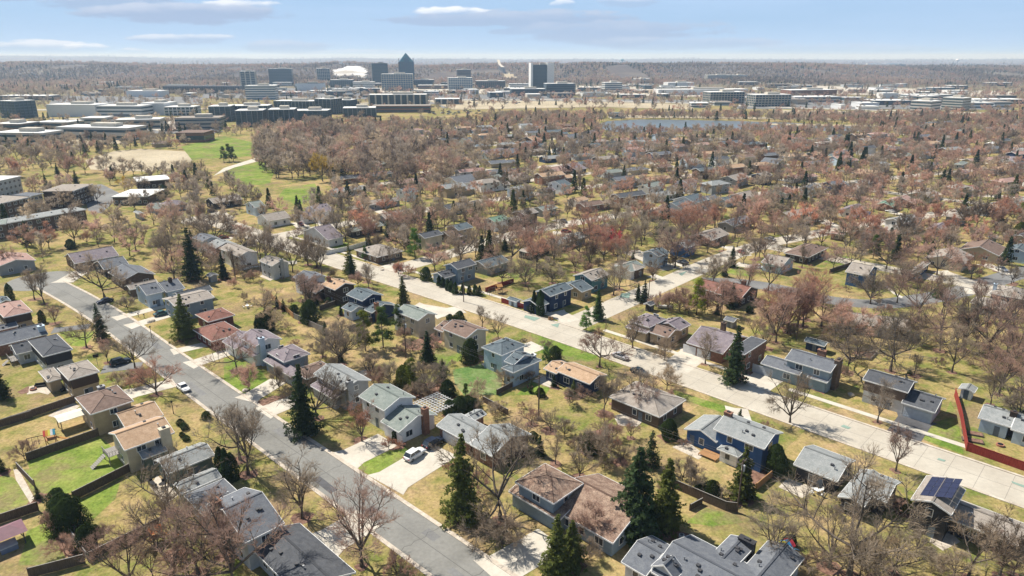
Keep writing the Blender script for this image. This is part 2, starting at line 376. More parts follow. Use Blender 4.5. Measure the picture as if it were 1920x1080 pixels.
def MCAP(m):
    n = m.name+'_cap'
    if n not in MATS:
        c = m.name.replace('shingles_',''); a, b_ = ROOF.get(c, ROOF['grey']); MATS[n] = plain(n, tuple(x*.72 for x in a), .95)
    return MATS[n]
def roof_geometry(b, mr, mt, mw, root):
    """builds roof (> trim) and the walls of one block in the block's own frame"""
    L, D, e, form = b['L'], b['D'], b['e'], b['form']
    oh = .45; pitch = b['o'].get('pitch', .36 if 'g' in form else .34); th = .2
    swap = 'x' in form
    l, d = (D, L) if swap else (L, D)                 # ridge runs along l
    def T(x, y, z): return (y, x, z) if swap else (x, y, z)
    rise = d/2*pitch
    roof = MB(); trim = MB()
    if 'h' in form:
        l2 = max(l/2-d/2, .01)
        if l >= d:
            ra, rb = T(-l2,0,e+rise), T(l2,0,e+rise)
        else:
            ra = rb = None
        c4 = [T(-l/2,-d/2,e), T(l/2,-d/2,e), T(l/2,d/2,e), T(-l/2,d/2,e)]
        if l < d:
            rise = l/2*pitch; k = d/2-l/2
            ra, rb = T(0,-k,e+rise), T(0,k,e+rise)
            fs = [[c4[0],c4[1],ra],[c4[2],c4[3],rb],[c4[1],c4[2],rb,ra],[c4[3],c4[0],ra,rb]]
        else:
            fs = [[c4[0],c4[1],rb,ra],[c4[2],c4[3],ra,rb],[c4[1],c4[2],rb],[c4[3],c4[0],ra]]
        for f in fs: roof.poly(f if not swap else f[::-1])
        roof.poly([(p[0],p[1],e-.02) for p in (c4 if swap else c4[::-1])])
        edges = [(c4[i], c4[(i+1) % 4]) for i in range(4)]
    elif 's' in form:                                   # lean-to rising away from the viewer
        r = D*.22
        q = [(-L/2,-D/2,e),(L/2,-D/2,e),(L/2,D/2,e+r),(-L/2,D/2,e+r)]
        roof.slab(q, th); edges = [(q[0],q[1]),(q[1],q[2]),(q[3],q[0])]; rise = r
    elif 'f' in form:
        q = [(-L/2,-D/2,e+.3),(L/2,-D/2,e+.3),(L/2,D/2,e+.3),(-L/2,D/2,e+.3)]
        roof.slab(q, .3); edges = [(q[i], q[(i+1) % 4]) for i in range(4)]; rise = 0.3
    else:
        for s in (-1, 1):
            q = [T(-l/2,s*d/2,e), T(l/2,s*d/2,e), T(l/2,0,e+rise), T(-l/2,0,e+rise)]
            if (s > 0) != swap: q = q[::-1]
            roof.slab(q, th)
        edges = [(T(-l/2,s*d/2,e), T(l/2,s*d/2,e)) for s in (-1,1)]
        for sx in (-1, 1):
            for s in (-1, 1): edges.append((T(sx*l/2,s*d/2,e), T(sx*l/2,0,e+rise)))
    ro = roof.build('roof', mr, root)
    for p, q in edges:                                   # fascia and gutter boards, proud of the slab
        p, q = Vector(p), Vector(q); n = Vector((q.y-p.y, p.x-q.x, 0)).normalized()
        if ((p+q)/2).to_2d().dot(n.to_2d()) < 0: n = -n
        w = .07
        a0, a1 = p+n*.004, q+n*.004; b0, b1 = p+n*(w), q+n*(w)
        mbq = [a0+Vector((0,0,.03)), a1+Vector((0,0,.03)), b1+Vector((0,0,.03)), b0+Vector((0,0,.03))]
        trim.slab([tuple(v) for v in mbq], .26)
    tr = trim.build('fascia', mt, ro)
    cap_ = MB()
    if 'h' in form:
        for f_ in ((ra, rb),): 
            if (Vector(ra)-Vector(rb)).length > .3: cap_.tube([ra, rb], .09, 5)
        for i_, c_ in enumerate(c4):
            e_ = min((ra, rb), key=lambda q: (Vector(q)-Vector(c_)).length); cap_.tube([c_, e_], .07, 4, False)
    elif 'g' in form: cap_.box(T(0,0,e+rise+.0), (l-.02,.34,.07) if not swap else (.34,l-.02,.07))
    if cap_.v: cap_.build('ridge_cap', MCAP(mr), ro)
    # walls
    w = MB(); i = oh; hx, hy = L/2-i, D/2-i; top = e-(.02 if 'h' in form else .0)
    if 'f' in form: hx, hy = L/2-.02, D/2-.02
    if 's' in form:
        hy = D/2-.05; z1 = e-th+.22*i; z2 = e-th+.22*(D-.05)
        w.v += [(-hx,-D/2+i,0),(hx,-D/2+i,0),(hx,hy,0),(-hx,hy,0),(-hx,-D/2+i,z1),(hx,-D/2+i,z1),(hx,hy,z2),(-hx,hy,z2)]
        w.face([(0,1,5,4),(1,2,6,5),(2,3,7,6),(3,0,4,7)])
    else:
        w.v += [(-hx,-hy,0),(hx,-hy,0),(hx,hy,0),(-hx,hy,0),(-hx,-hy,top),(hx,-hy,top),(hx,hy,top),(-hx,hy,top)]
        w.face([(0,1,5,4),(1,2,6,5),(2,3,7,6),(3,0,4,7)])
        if 'g' in form:
            ll, dd = l/2-i, d/2-i; zt = e+rise-th-.01; zl = e-th+pitch*i
            w.v = [(x, y, (zl if z > .1 else z)) for x, y, z in w.v]
            for sx in (-1, 1):
                b0 = len(w.v); w.v += [T(sx*ll,-dd,zl), T(sx*ll,dd,zl), T(sx*ll,0,zt)]
                w.face([(b0,b0+1,b0+2) if (sx > 0) != swap else (b0+1,b0,b0+2)])
    wa = w.build('wall', mw, root)
    return ro, wa, rise

def house(blocks, wall='white', roof='grey', name='house', z=0.0, wins=True, upper=None, trim='trim', chim=(), garage=(), doors=(), desc=None, cat='house',
          extra=None, storey=None, vents=3, group=None, brick=False, label=None, panel=None, rng=None):
    B = [read_block(b, z) for b in blocks]
    rg = random.Random(int(B[0]['c'].x*31+B[0]['c'].y*17))
    root = empty(name, B[0]['c'], 0)
    inv = root.location
    big = math.dist(B[0]['c'], (0,0,0))
    for bi, b in enumerate(B):
        # slight height offsets keep faces of neighbouring blocks apart
        sub = {'rot': b['a']}
        wc = b['o'].get('wall', wall); rc = b['o'].get('roof', roof)
        wm = brickmat(wc) if (wc in ('brick',) or (brick and wc == wall)) else wallmat(wc)
        ro, wa, rise = roof_geometry(b, roofmat(rc), M[trim], wm, root)
        off = b['c']-inv
        for o in (ro, wa):
            o.location = (off.x, off.y, .013*bi); o.rotation_euler = (0,0,b['a'])
        b['roof'] = ro; b['rise'] = rise
        FOOT.append((b['c'], b['X'], b['Y'], b['L']/2, b['D']/2))
        if 'f' not in b['form'] and 's' not in b['form'] and vents and big < 330:
            ridge_x = 'x' not in b['form']
            n = rg.randint(2, vents+2)
            for k in range(n):
                s = rg.choice((1,1,-1))
                if ridge_x: lx = rg.uniform(-.33,.33)*b['L']; ly = -s*rg.uniform(.12,.3)*b['D']; zz = b['e']+rise*(1-abs(ly)/(b['D']/2))
                else: ly = rg.uniform(-.33,.33)*b['D']; lx = s*rg.uniform(.12,.3)*b['L']; zz = b['e']+rise*(1-abs(lx)/(b['L']/2))
                if 'h' in b['form']:
                    zz = b['e']+ (.34)*min(b['D']/2-abs(ly), b['L']/2-abs(lx)); 
                v = link('roof_vent', vent_mesh(), ro) if k else link('vent_pipe', pipe_mesh(), ro)
                v.location = (lx, ly, zz-.04)
        b['wm'] = wm
    # openings
    def place(bi, face, s, zz, w, h, kind='win', frame='trim', bars=1):
        b = B[bi]; i = .45 if 'f' not in b['form'] else .02
        if face == 'f': p = b['c']+b['X']*s-b['Y']*(b['D']/2-i); rz = b['a']
        elif face == 'b': p = b['c']+b['X']*s+b['Y']*(b['D']/2-i); rz = b['a']+math.pi
        elif face == 'r': p = b['c']+b['X']*(b['L']/2-i)+b['Y']*s; rz = b['a']+math.pi/2
        else: p = b['c']-b['X']*(b['L']/2-i)+b['Y']*s; rz = b['a']-math.pi/2
        for j, o in enumerate(B):
            if j != bi:
                nrm = Vector((math.sin(rz), -math.cos(rz), 0))
                if inside(o, p+nrm*.3, zz-h/2): return None
        off = p-inv
        if kind == 'win':
            fm, pm = window_meshes(round(w,1), round(h,1), frame, bars)
            o = link('window', fm, root); o.location = (off.x, off.y, zz); o.rotation_euler = (0,0,rz)
            g = link('pane', pm, o); g.location = (0,-.005,0)
        elif kind == 'garage':
            o = link('garage_door', garage_mesh(w, frame), root); o.location = (off.x, off.y, 0.02); o.rotation_euler = (0,0,rz)
            o.location = (off.x+math.sin(rz)*.03, off.y-math.cos(rz)*.03, .02)
        elif kind == 'door':
            o = link('door', door_mesh(), root); o.location = (off.x+math.sin(rz)*.03, off.y-math.cos(rz)*.03, zz); o.rotation_euler = (0,0,rz)
            link('handle', knob_mesh(), o)
        return p
    busy = {}
    for g in garage:
        bi, face, s, w = g[:4]; place(bi, face, s, 0, w, 2.1, 'garage', g[4] if len(g) > 4 else 'garage'); busy.setdefault((bi,face), []).append((s, w/2+.4, 0))
    for g in doors:
        bi, face, s = g; place(bi, face, s, .05, 1, 2.1, 'door'); busy.setdefault((bi,face), []).append((s, .9, 0))
    if wins and big < 620:
        for bi, b in enumerate(B):
            if b['form'][0] in 'sf' and b['o'].get('wins') is None and 'f' not in b['form']: continue
            near = big < 240
            toward = Vector((0,0,0))-b['c']; toward.z = 0; toward.normalize()
            faces = []
            for f, n, ln in (('f',-b['Y'],b['L']),('b',b['Y'],b['L']),('r',b['X'],b['D']),('l',-b['X'],b['D'])):
                if n.dot(toward) > -.05 or (near and f != 'b'): faces.append((f, ln))
            levels = [1.55] if b['e'] < 4.2 else ([1.45, 4.25] if b['e'] < 6.6 else [1.5+2.8*k for k in range(int(b['e']/2.8))])
            for f, ln in faces:
                usable = ln-2.4
                if usable < .8: continue
                n = max(1, int(usable/(3.1 if big < 300 else 3.8)))
                if b['o'].get('many'): n = int(usable/2.2)
                for lv, zz in enumerate(levels):
                    jit = rg.uniform(-.3,.3) if not b['o'].get('many') else 0
                    for k in range(n):
                        s = -usable/2+usable*(k+.5)/n+jit
                        if any(abs(s-q[0]) < q[1]+.6 for q in busy.get((bi,f), [])) and lv == 0: continue
                        if not b['o'].get('many') and rg.random() < .15: continue
                        ww = rg.choice((.9,1.2,1.5)) if not b['o'].get('many') else 1.3
                        place(bi, f, s, zz+.02, ww, rg.choice((1.0,1.2)) if lv or b['o'].get('many') else 1.2, 'win', 'trim', 1 if ww > 1 else 0)
        if not doors and big < 260:
            place(0, 'f', B[0]['L']*.12, .05, 1, 2.1, 'door')
    if upper:
        bi, z0, uc = upper; b = B[bi]; mb = MB(); k = .45-.05
        hx, hy = b['L']/2-k, b['D']/2-k
        z1 = b['e']-.12
        for (x0,y0,x1,y1) in ((-hx,-hy,hx,-hy),(hx,-hy,hx,hy),(hx,hy,-hx,hy),(-hx,hy,-hx,-hy)):
            ox, oy = (y1-y0), -(x1-x0); ln = math.hypot(ox, oy); ox, oy = ox/ln*.22, oy/ln*.22
            mb.poly([(x0+ox,y0+oy,z0),(x1+ox,y1+oy,z0),(x1,y1,z1),(x0,y0,z1)])
        o = mb.build('upper_siding', wallmat(uc), root); off = b['c']-inv; o.location = (off.x, off.y, .02); o.rotation_euler = (0,0,b['a'])
    for c in chim:
        bi, fx, fy, cw, cd, up, cm = c[:7]
        b = B[bi]; ro = b['roof']; lx, ly = fx*b['L']/2, fy*b['D']/2
        ridge = b['e']+b['rise']
        mb = MB(); mb.box((lx,ly,(ridge+up)/2), (cw,cd,ridge+up)); mb.box((lx,ly,ridge+up+.06), (cw+.16,cd+.16,.12))
        mb.mi = 1; mb.box((lx,ly,ridge+up+.2), (cw*.35,cd*.45,.3))
        mb.build('chimney', [brickmat(cm) if cm in ('brick','brown') else wallmat(cm), M['darktrim']], ro)
    if panel is not None:
        b = B[panel]; ro = b['roof']; mb = MB()
        L_, D_, e = b['L'], b['D'], b['e']; pt = .36
        # dark cells on the left slope of a ridge running away
        for r in range(4):
            for c_ in range(4):
                x0 = -L_/2+.8+ c_*1.05; y0 = -D_/2+1.6+r*1.75
                z0 = e+(x0+L_/2)*pt+.06; z1 = e+(x0+1.0+L_/2)*pt+.06
                mb.slab([(x0,y0,z0),(x0+1.0,y0,z1),(x0+1.0,y0+1.68,z1),(x0,y0+1.68,z0)], .04)
        mb.build('solar_panel', plain('solar_cells', (.02,.02,.05), .2, spec=.6), ro)
    st = storey or ('two-storey' if B[0]['e'] >= 4.8 else 'single-storey')
    tag(root, label, cat, group)
    HOUSES.append(dict(o=root, B=B, wall=wall, roof=roof, form=B[0]['form'], st=st, desc=desc, label=label, name=name, p=B[0]['c'].copy(), place=place))
    return HOUSES[-1]
WN = {'white':'white','cream':'cream','tan':'tan','lightblue':'pale blue','greyblue':'grey-blue','grey':'grey','lightgrey':'light grey','navy':'navy blue','blue':'deep blue','teal':'teal',
      'brown':'brown','darkbrown':'dark brown','brick':'brick','dark':'charcoal','redbrown':'red-brown','green':'dark green'}
RN = {'grey':'grey','darkgrey':'dark grey','lightgrey':'pale grey','brown':'brown','redbrown':'red-brown','tan':'tan','greytan':'grey-tan','bluegrey':'blue-grey','greengrey':'green-grey',
      'mottled':'mottled brown','whiteflat':'white','pink':'pinkish-tan','green':'green','purple':'purple-grey'}

HD = [  # ---- left side of the asphalt street
 dict(blocks=[('z1',40,330,365,265,(205,140),5.3,'hx')], wall='tan', roof='pink', upper=(0,2.9,'darkbrown')),
 dict(blocks=[('z1',-60,650,545,522,(510,392),3.1,'g'),('z1',-60,490,200,425,4,2.8,'g')], wall='brick', roof='grey', chim=[(0,.86,-.6,1.5,1.2,.2,'lightblue')]),
 dict(blocks=[('z1',480,770,820,690,(620,520),5.4,'hx'),('z1',182,748,430,690,(300,600),3.0,'g')], wall='lightgrey', roof='darkgrey', upper=(0,2.9,'dark'), doors=[(0,'f',-3)]),
 dict(blocks=[('z1',770,1035,1120,940,(930,820),5.4,'hx'),('z1',545,1055,700,1015,(560,900),3.0,'h')], wall='tan', roof='greytan', upper=(0,2.9,'darkbrown')),
 dict(blocks=[('z2',1020,465,1500,305,(1280,140),5.3,'hx')], wall='tan', roof='brown', chim=[(0,.25,.98,1.3,1.0,-.6,'grey')]),
 dict(blocks=[('z2',1375,838,1990,690,8.6,5.2,'g'),('z2',1400,605,1850,480,8.5,3.0,'g')], wall='cream', roof='tan', upper=None, chim=[(0,.62,-.98,1.7,1.2,.0,'cream')]),
 dict(blocks=[('t2',1130,392,1450,263,(1355,178),3.2,'g'),('t2',1222,522,1500,415,(1470,335),2.8,'g'),('t2',965,292,1130,230,5,3.0,'g')], wall='green', roof='lightgrey'),
 dict(blocks=[('z5',1080,832,1515,602,(1190,150),5.5,'g'),('z5',645,560,1050,300,8,2.9,'h')], wall='lightgrey', roof='grey', chim=[(0,-1.0,.35,1.0,1.5,.5,'brick')], vents=4),
 dict(blocks=[('t4',-30,890,330,1260,(640,1025),2.9,'g')], wall='lightgrey', roof='darkgrey', vents=6),
 # ---- between the two streets, facing the asphalt street
 dict(blocks=[('z4',105,165,360,90,(320,15),3.2,'g')], wall='dark', roof='grey'),
 dict(blocks=[('z4',110,185,315,275,(655,195),3.4,'g')], wall='brown', roof='grey', brick=True, desc='with a low wide gable end'),
 dict(blocks=[('z4',565,440,765,400,(490,340),4.4,'g'),('z4',790,408,1000,360,(880,270),3.2,'g'),('z4',400,390,690,300,5,2.8,'g',{'roof':'greytan','wall':'brown'})], wall='lightblue', roof='grey', chim=[(1,.1,-.2,1.0,.8,.9,'darkbrown')]),
 dict(blocks=[('z4',900,445,1350,395,(1270,330),3.0,'g')], wall='grey', roof='darkgrey'),
 dict(blocks=[('z4',890,570,1335,465,(740,480),5.0,'g',{'pitch':.2})], wall='greyblue', roof='greytan'),
 dict(blocks=[('z4',1265,745,1560,660,(1095,660),3.3,'h'),('z4',1300,960,1660,860,(1430,735),2.9,'h')], wall='redbrown', roof='redbrown'),
 dict(blocks=[('z6',155,197,358,300,(655,213),5.4,'g'),('z6',150,300,320,418,2.6,2.9,'s'),('z6',-20,240,120,330,9,2.9,'g')], wall='white', roof='purple', chim=[(0,1.0,-.5,.9,1.3,.5,'lightblue')]),
 dict(blocks=[('z6',465,365,690,470,(965,375),4.2,'h'),('z6',430,455,765,640,2.6,2.7,'s'),('z6',760,570,930,665,(1180,510),2.9,'h',{'roof':'brown','wall':'brown'})], wall='greyblue', roof='purple'),
 dict(blocks=[('z6',1000,605,1350,792,(1665,680),5.0,'g'),('z6',960,738,1240,892,3.6,2.8,'s',{'roof':'purple'})], wall='grey', roof='lightgrey', chim=[(0,1.0,-.55,.9,1.4,.4,'grey')]),
 dict(blocks=[('z7',185,262,490,416,(830,266),5.3,'g'),('z7',435,545,655,660,(1070,458),3.1,'g')], wall='white', roof='greengrey', chim=[(1,1.0,.35,1.0,1.3,.9,'brick')], garage=[(1,'f',1.2,4.6)]),
 dict(blocks=[('z7',1065,587,1440,785,(1740,652),3.0,'g'),('z7',1440,800,1700,930,(2195,713),3.0,'g'),('z7',1380,500,1500,500,3.4,2.7,'gx')], wall='brick', roof='lightgrey', garage=[(0,'f',-1.0,4.8)]),
 dict(blocks=[('z10',390,502,835,742,(650,250),5.4,'h'),('z10',330,602,880,942,2.8,2.9,'s'),('z10',960,880,1300,1085,(1440,790),3.0,'g',{'L':12.5,'D':13})], wall='greyblue', roof='mottled', vents=0),
 dict(blocks=[('z12',590,1045,1490,1520,11.0,3.0,'g'),('z12',265,925,550,1080,8,2.6,'g'),('z12',1240,880,1520,1020,7,3.2,'gx'),('z12',1560,1080,2000,1290,10,3.0,'gx'),('z12',600,975,880,1120,2.6,3.6,'gx',{'pitch':.7})], wall='lightgrey', roof='grey', chim=[(2,.5,.8,2.4,1.0,.4,'dark')], vents=5),
 # ---- along the near side of the concrete street
 dict(blocks=[('m1',700,575,860,615,(945,545),5.2,'g')], wall='lightblue', roof='grey'),
 dict(blocks=[('m1',885,648,990,690,(1195,632),5.2,'g'),('m1',800,690,960,760,5,2.9,'g')], wall='brown', roof='lightgrey', brick=True),
 dict(blocks=[('m1',1040,690,1225,792,(1482,747),5.3,'g')], wall='white', roof='greytan', chim=[(0,.1,-.95,1.0,.7,-.5,'white')]),
 dict(blocks=[('m1',1465,833,1622,892,(1812,845),5.2,'g')], wall='lightgrey', roof='greytan', chim=[(0,1.0,.1,.8,1.1,.4,'grey')]),
 dict(blocks=[('z8',-60,235,60,292,(240,200),5.2,'g')], wall='white', roof='grey'),
 dict(blocks=[('z8',250,320,410,382,(630,315),5.3,'g'),('z8',60,360,190,420,8,2.9,'g',{'roof':'brown'})], wall='darkbrown', roof='tan', chim=[(0,-.75,-.4,1.2,.9,.8,'brick')]),
 dict(blocks=[('z8',535,432,715,506,(950,436),5.3,'g'),('z8',740,602,820,642,(1090,545),3.1,'g'),('z8',480,582,592,628,(745,570),3.0,'g',{'wall':'lightblue'})], wall='navy', roof='bluegrey', chim=[(1,.9,-.6,1.0,1.1,.9,'brick')]),
 dict(blocks=[('z8',1100,615,1325,732,(1555,652),5.4,'g')], wall='cream', roof='greengrey', chim=[(0,-.9,-.9,1.3,1.0,.5,'white')]),
 dict(blocks=[('z9',160,337,450,442,(680,345),5.3,'g'),('z9',80,335,180,372,7,3.0,'g')], wall='cream', roof='brown'),
 dict(blocks=[('z9',610,546,850,637,(1110,517),5.4,'h'),('z9',970,832,1300,690,(860,770),4.0,'h'),('z9',865,705,985,745,(1110,600),4.6,'g')], wall='lightblue', roof='bluegrey', chim=[(1,.92,.4,1.6,1.0,-.1,'white')],
      desc='behind a bright green back lawn'),
 dict(blocks=[('t5',290,777,530,862,(610,790),3.2,'g',{'pitch':.3}),('t5',212,760,300,795,(330,705),2.9,'g',{'pitch':.3})], wall='navy', roof='tan'),
 dict(blocks=[('t5',650,952,1000,1085,(1190,975),3.0,'h')], wall='brown', roof='greytan', vents=4),
 dict(blocks=[('t5',1365,247,1540,292,(1625,212),3.1,'g'),('t5',1228,203,1362,246,(1385,178),3.0,'g')], wall='darkbrown', roof='redbrown', chim=[(0,.3,.2,1.2,1.0,.7,'brick')]),
 dict(blocks=[('z13',580,392,1165,607,(1355,420),5.4,'g'),('z13',255,388,620,532,(450,215),3.0,'gx'),('z13',622,612,870,702,(960,630),2.6,'hx',{'wins':1,'wall':'white'})], wall='blue', roof='lightgrey', chim=[(0,-.88,.1,1.4,1.0,.6,'brick')], doors=[(1,'f',-1.8)]),
 dict(blocks=[('t8',170,327,470,440,(300,193),3.1,'g'),('t8',470,545,650,612,11,3.0,'gx'),('t8',560,490,800,585,(860,430),3.1,'g')], wall='dark', roof='lightgrey', vents=5),
 dict(blocks=[('t8',965,562,1240,664,(1345,500),5.6,'gx'),('t8',1205,695,1740,885,(1310,570),2.9,'g')], wall='dark', roof='greytan', panel=0),
 # ---- across the concrete street
 dict(blocks=[('t5',260,273,412,216,(192,226),5.3,'g'),('t5',185,345,248,318,(85,298),2.9,'g'),('t5',470,243,552,216,(375,178),3.2,'g',{'wall':'tan'})], wall='navy', roof='bluegrey', garage=[(1,'f',0,2.8)]),
 dict(blocks=[('t5',540,166,660,122,(415,130),4.6,'g')], wall='teal', roof='greytan'),
 dict(blocks=[('t5',800,106,905,72,(840,15),3.2,'g')], wall='white', roof='greengrey'),
 dict(blocks=[('m4',310,937,430,900,(200,830),3.4,'h')], wall='brown', roof='greytan'),
 dict(blocks=[('z8',1640,250,1800,200,(1480,205),3.0,'g'),('m3',110,932,318,868,(0,870),5.3,'g')], wall='greyblue', roof='darkgrey'),
 dict(blocks=[('m3',400,905,735,850,(640,750),3.0,'g')], wall='grey', roof='bluegrey'),
 dict(blocks=[('m4',570,785,700,740,(500,700),4.8,'g')], wall='lightblue', roof='bluegrey'),
 dict(blocks=[('m4',870,690,1010,650,(720,640),4.0,'g')], wall='blue', roof='lightgrey'),
 dict(blocks=[('z11',465,322,665,230,(370,190),4.2,'h'),('z11',800,357,938,292,(640,240),3.1,'g'),('z11',450,372,675,440,(770,340),3.0,'g',{'roof':'brown'}),('z11',185,322,440,388,3.6,2.9,'s')], wall='tan', roof='purple'),
 dict(blocks=[('z11',865,502,1310,610,(1230,335),3.0,'g'),('z11',1360,590,1535,640,(1630,440),5.0,'f',{'roof':'darkgrey'})], wall='brick', roof='purple', garage=[(0,'f',-4.3,3.6),(0,'f',-.3,3.6)], chim=[(0,-.2,.6,1.2,.9,.7,'brown')]),
 dict(blocks=[('z14',430,318,945,472,(1005,332),5.4,'g'),('z14',152,372,600,497,(220,262),3.0,'g'),('z14',680,520,905,586,2.4,2.9,'s')], wall='greyblue', roof='grey', brick=False, chim=[(0,1.0,.1,1.0,2.6,.4,'brown'),(0,.1,.8,1.8,1.0,.4,'brick')], garage=[(1,'f',-4.2,5.0,'garagegrey')]),
 dict(blocks=[('t7',640,832,945,922,(690,760),5.4,'g'),('t7',905,985,1125,1062,(1185,958),3.1,'g')], wall='lightgrey', roof='darkgrey', upper=(0,2.9,'brown'), garage=[(1,'f',0,5.0,'garagegrey')]),
 dict(blocks=[('z15',975,555,1250,642,(1080,455),3.1,'g'),('z15',1255,655,1500,735,9,3.0,'g')], wall='lightblue', roof='lightgrey', chim=[(0,.9,-.2,1.2,.9,.6,'darkbrown')]),
 # ---- right, around the second asphalt street
 dict(blocks=[('m5',885,946,1100,1015,(975,868),4.6,'g')], wall='blue', roof='greytan'),
 dict(blocks=[('m6',560,775,1010,697,(860,640),2.9,'h')], wall='navy', roof='greytan'),
 dict(blocks=[('m6',1100,672,1490,622,(840,595),3.2,'g')], wall='cream', roof='greytan'),
 dict(blocks=[('m6',1510,577,1860,530,(1230,490),3.3,'g')], wall='tan', roof='brown'),
 dict(blocks=[('m6',1900,560,2080,520,(1790,462),4.2,'g')], wall='lightblue', roof='bluegrey'),
 dict(blocks=[('t7',1545,350,1675,322,(1380,295),3.1,'h')], wall='grey', roof='greytan'),
 dict(blocks=[('t7',1665,282,1860,250,(1510,235),3.1,'h')], wall='navy', roof='greytan', chim=[(0,-.3,.9,1.0,.9,.5,'lightblue')]),
 dict(blocks=[('t7',465,440,960,505,9,3.1,'g',{'free':1})], wall='cream', roof='greytan'),
 dict(blocks=[('m5',-80,850,160,897,(330,830),3.2,'g')], wall='lightblue', roof='greytan'),
 dict(blocks=[('m5',420,790,715,690,(230,720),3.0,'h')], wall='darkbrown', roof='brown'),
 dict(blocks=[('m5',955,287,1150,240,(840,240),3.0,'g')], wall='white', roof='purple'),
 dict(blocks=[('m5',1330,217,1560,195,(1320,150),2.9,'g')], wall='brick', roof='green'),
 dict(blocks=[('m5',1640,190,1700,160,(1460,95),2.9,'g')], wall='brick', roof='pink'),
 dict(blocks=[('n5',800,840,1050,800,(660,770),3.0,'g')], wall='cream', roof='greytan'),
 dict(blocks=[('n5',1180,740,1440,752,(1090,690),3.0,'h')], wall='brick', roof='redbrown'),
 dict(blocks=[('m6',1040,142,1220,180,(1490,160),4.0,'h')], wall='grey', roof='greytan'),
 dict(blocks=[('m6',950,312,1200,280,(880,250),3.0,'g')], wall='grey', roof='purple'),
 dict(blocks=[('m5',690,520,860,540,(600,510),3.0,'g')], wall='brown', roof='pink'),
 dict(blocks=[('n4',840,650,1000,610,(720,605),4.6,'g')], wall='grey', roof='greytan'),
 dict(blocks=[('n4',1140,607,1290,590,(1040,580),5.2,'g')], wall='navy', roof='greytan'),
 dict(blocks=[('n4',290,687,440,668,(190,655),5.2,'g'),('n4',200,747,270,730,(130,705),2.9,'g')], wall='white', roof='brown'),
 dict(blocks=[('n4',1400,800,1500,770,(1280,745),3.4,'g')], wall='lightblue', roof='redbrown'),
 dict(blocks=[('n4',1680,750,1820,720,(1560,730),4.6,'g')], wall='white', roof='grey'),
 dict(blocks=[('n4',900,330,1000,350,(1140,340),3,'h')], wall='tan', roof='greytan'),
 dict(blocks=[('n4',1110,285,1240,285,(1150,265),3,'h')], wall='grey', roof='whiteflat'),
 dict(blocks=[('n4',1130,440,1290,470,(1320,430),3,'g')], wall='cream', roof='grey'),
 dict(blocks=[('n4',1680,410,1770,405,(1660,385),3,'g')], wall='tan', roof='greytan'),
 dict(blocks=[('n4',1800,520,1920,510,(1790,490),3,'g')], wall='white', roof='lightgrey'),
 dict(blocks=[('n5',340,485,450,470,(210,460),4.4,'g')], wall='lightgrey', roof='lightgrey'),
 dict(blocks=[('n5',1115,470,1240,470,(1180,435),3,'h')], wall='grey', roof='greengrey'),
 dict(blocks=[('n5',1110,580,1260,580,(1180,535),3,'h')], wall='grey', roof='purple'),
 dict(blocks=[('n5',0,560,250,595,(360,570),3,'g')], wall='tan', roof='tan'),
 dict(blocks=[('n5',1760,345,1900,345,(1760,310),3,'g')], wall='grey', roof='lightgrey'),
 dict(blocks=[('n5',1740,430,1860,430,(1740,400),3,'g')], wall='white', roof='purple'),
 dict(blocks=[('n5',1500,240,1700,235,(1560,205),3,'g')], wall='white', roof='whiteflat'),
 dict(blocks=[('n5',160,390,340,370,(200,350),3,'h')], wall='grey', roof='greytan'),
 dict(blocks=[('n5',690,660,860,650,(750,625),3,'h')], wall='greyblue', roof='greytan'),
 dict(blocks=[('n5',240,200,380,195,(280,165),3,'h')], wall='cream', roof='brown'),
 # ---- centre, streets beyond
 dict(blocks=[('m1',1590,392,1830,342,(1480,335),3.2,'g')], wall='white', roof='greytan'),
 dict(blocks=[('m1',1440,240,1545,215,(1370,190),4.4,'g')], wall='lightblue', roof='greengrey'),
 dict(blocks=[('m2',330,292,530,265,(250,235),5.2,'g'),('m2',165,350,330,330,(140,300),3,'g')], wall='white', roof='purple'),
 dict(blocks=[('m2',750,262,840,222,(620,240),3.2,'g')], wall='tan', roof='greytan'),
 dict(blocks=[('m2',740,512,1060,430,(620,485),2.9,'g')], wall='dark', roof='greengrey', chim=[(0,-.7,.6,1.0,.9,.5,'brown')]),
 dict(blocks=[('m2',450,602,630,562,(280,480),3.2,'g')], wall='lightgrey', roof='purple'),
 dict(blocks=[('m2',1130,382,1450,312,(1130,300),3.2,'g')], wall='greyblue', roof='greytan'),
 dict(blocks=[('m2',1000,790,1310,725,(780,700),2.9,'h')], wall='brown', roof='greytan'),
 dict(blocks=[('m2',1540,582,1745,532,(1490,530),5.0,'g')], wall='cream', roof='darkgrey'),
 dict(blocks=[('m3',120,492,285,455,(60,435),5.0,'g'),('m3',50,582,170,550,(0,500),3.0,'g',{'roof':'brown','wall':'brown'})], wall='tan', roof='bluegrey'),
 dict(blocks=[('m3',530,402,690,362,(500,345),4.4,'g')], wall='white', roof='green'),
 dict(blocks=[('m3',870,322,1010,282,(720,290),5.0,'g'),('m3',720,392,850,372,7,2.9,'g')], wall='brown', roof='greytan'),
 dict(blocks=[('m3',1060,272,1250,240,(950,245),3.2,'g')], wall='grey', roof='greengrey'),
 dict(blocks=[('m3',1450,172,1590,142,(1390,140),3.0,'g')], wall='white', roof='tan', desc='with an orange-tan roof'),
 dict(blocks=[('m3',830,52,985,35,(780,15),4.8,'g')], wall='lightblue', roof='lightgrey'),
 dict(blocks=[('m3',1250,652,1560,560,(1160,590),2.9,'g')], wall='grey', roof='lightgrey', vents=8),
 dict(blocks=[('m3',900,742,1160,665,(860,690),3.0,'h')], wall='dark', roof='greytan'),
 dict(blocks=[('m3',1720,532,1900,482,(1660,440),3.1,'g')], wall='darkbrown', roof='brown'),
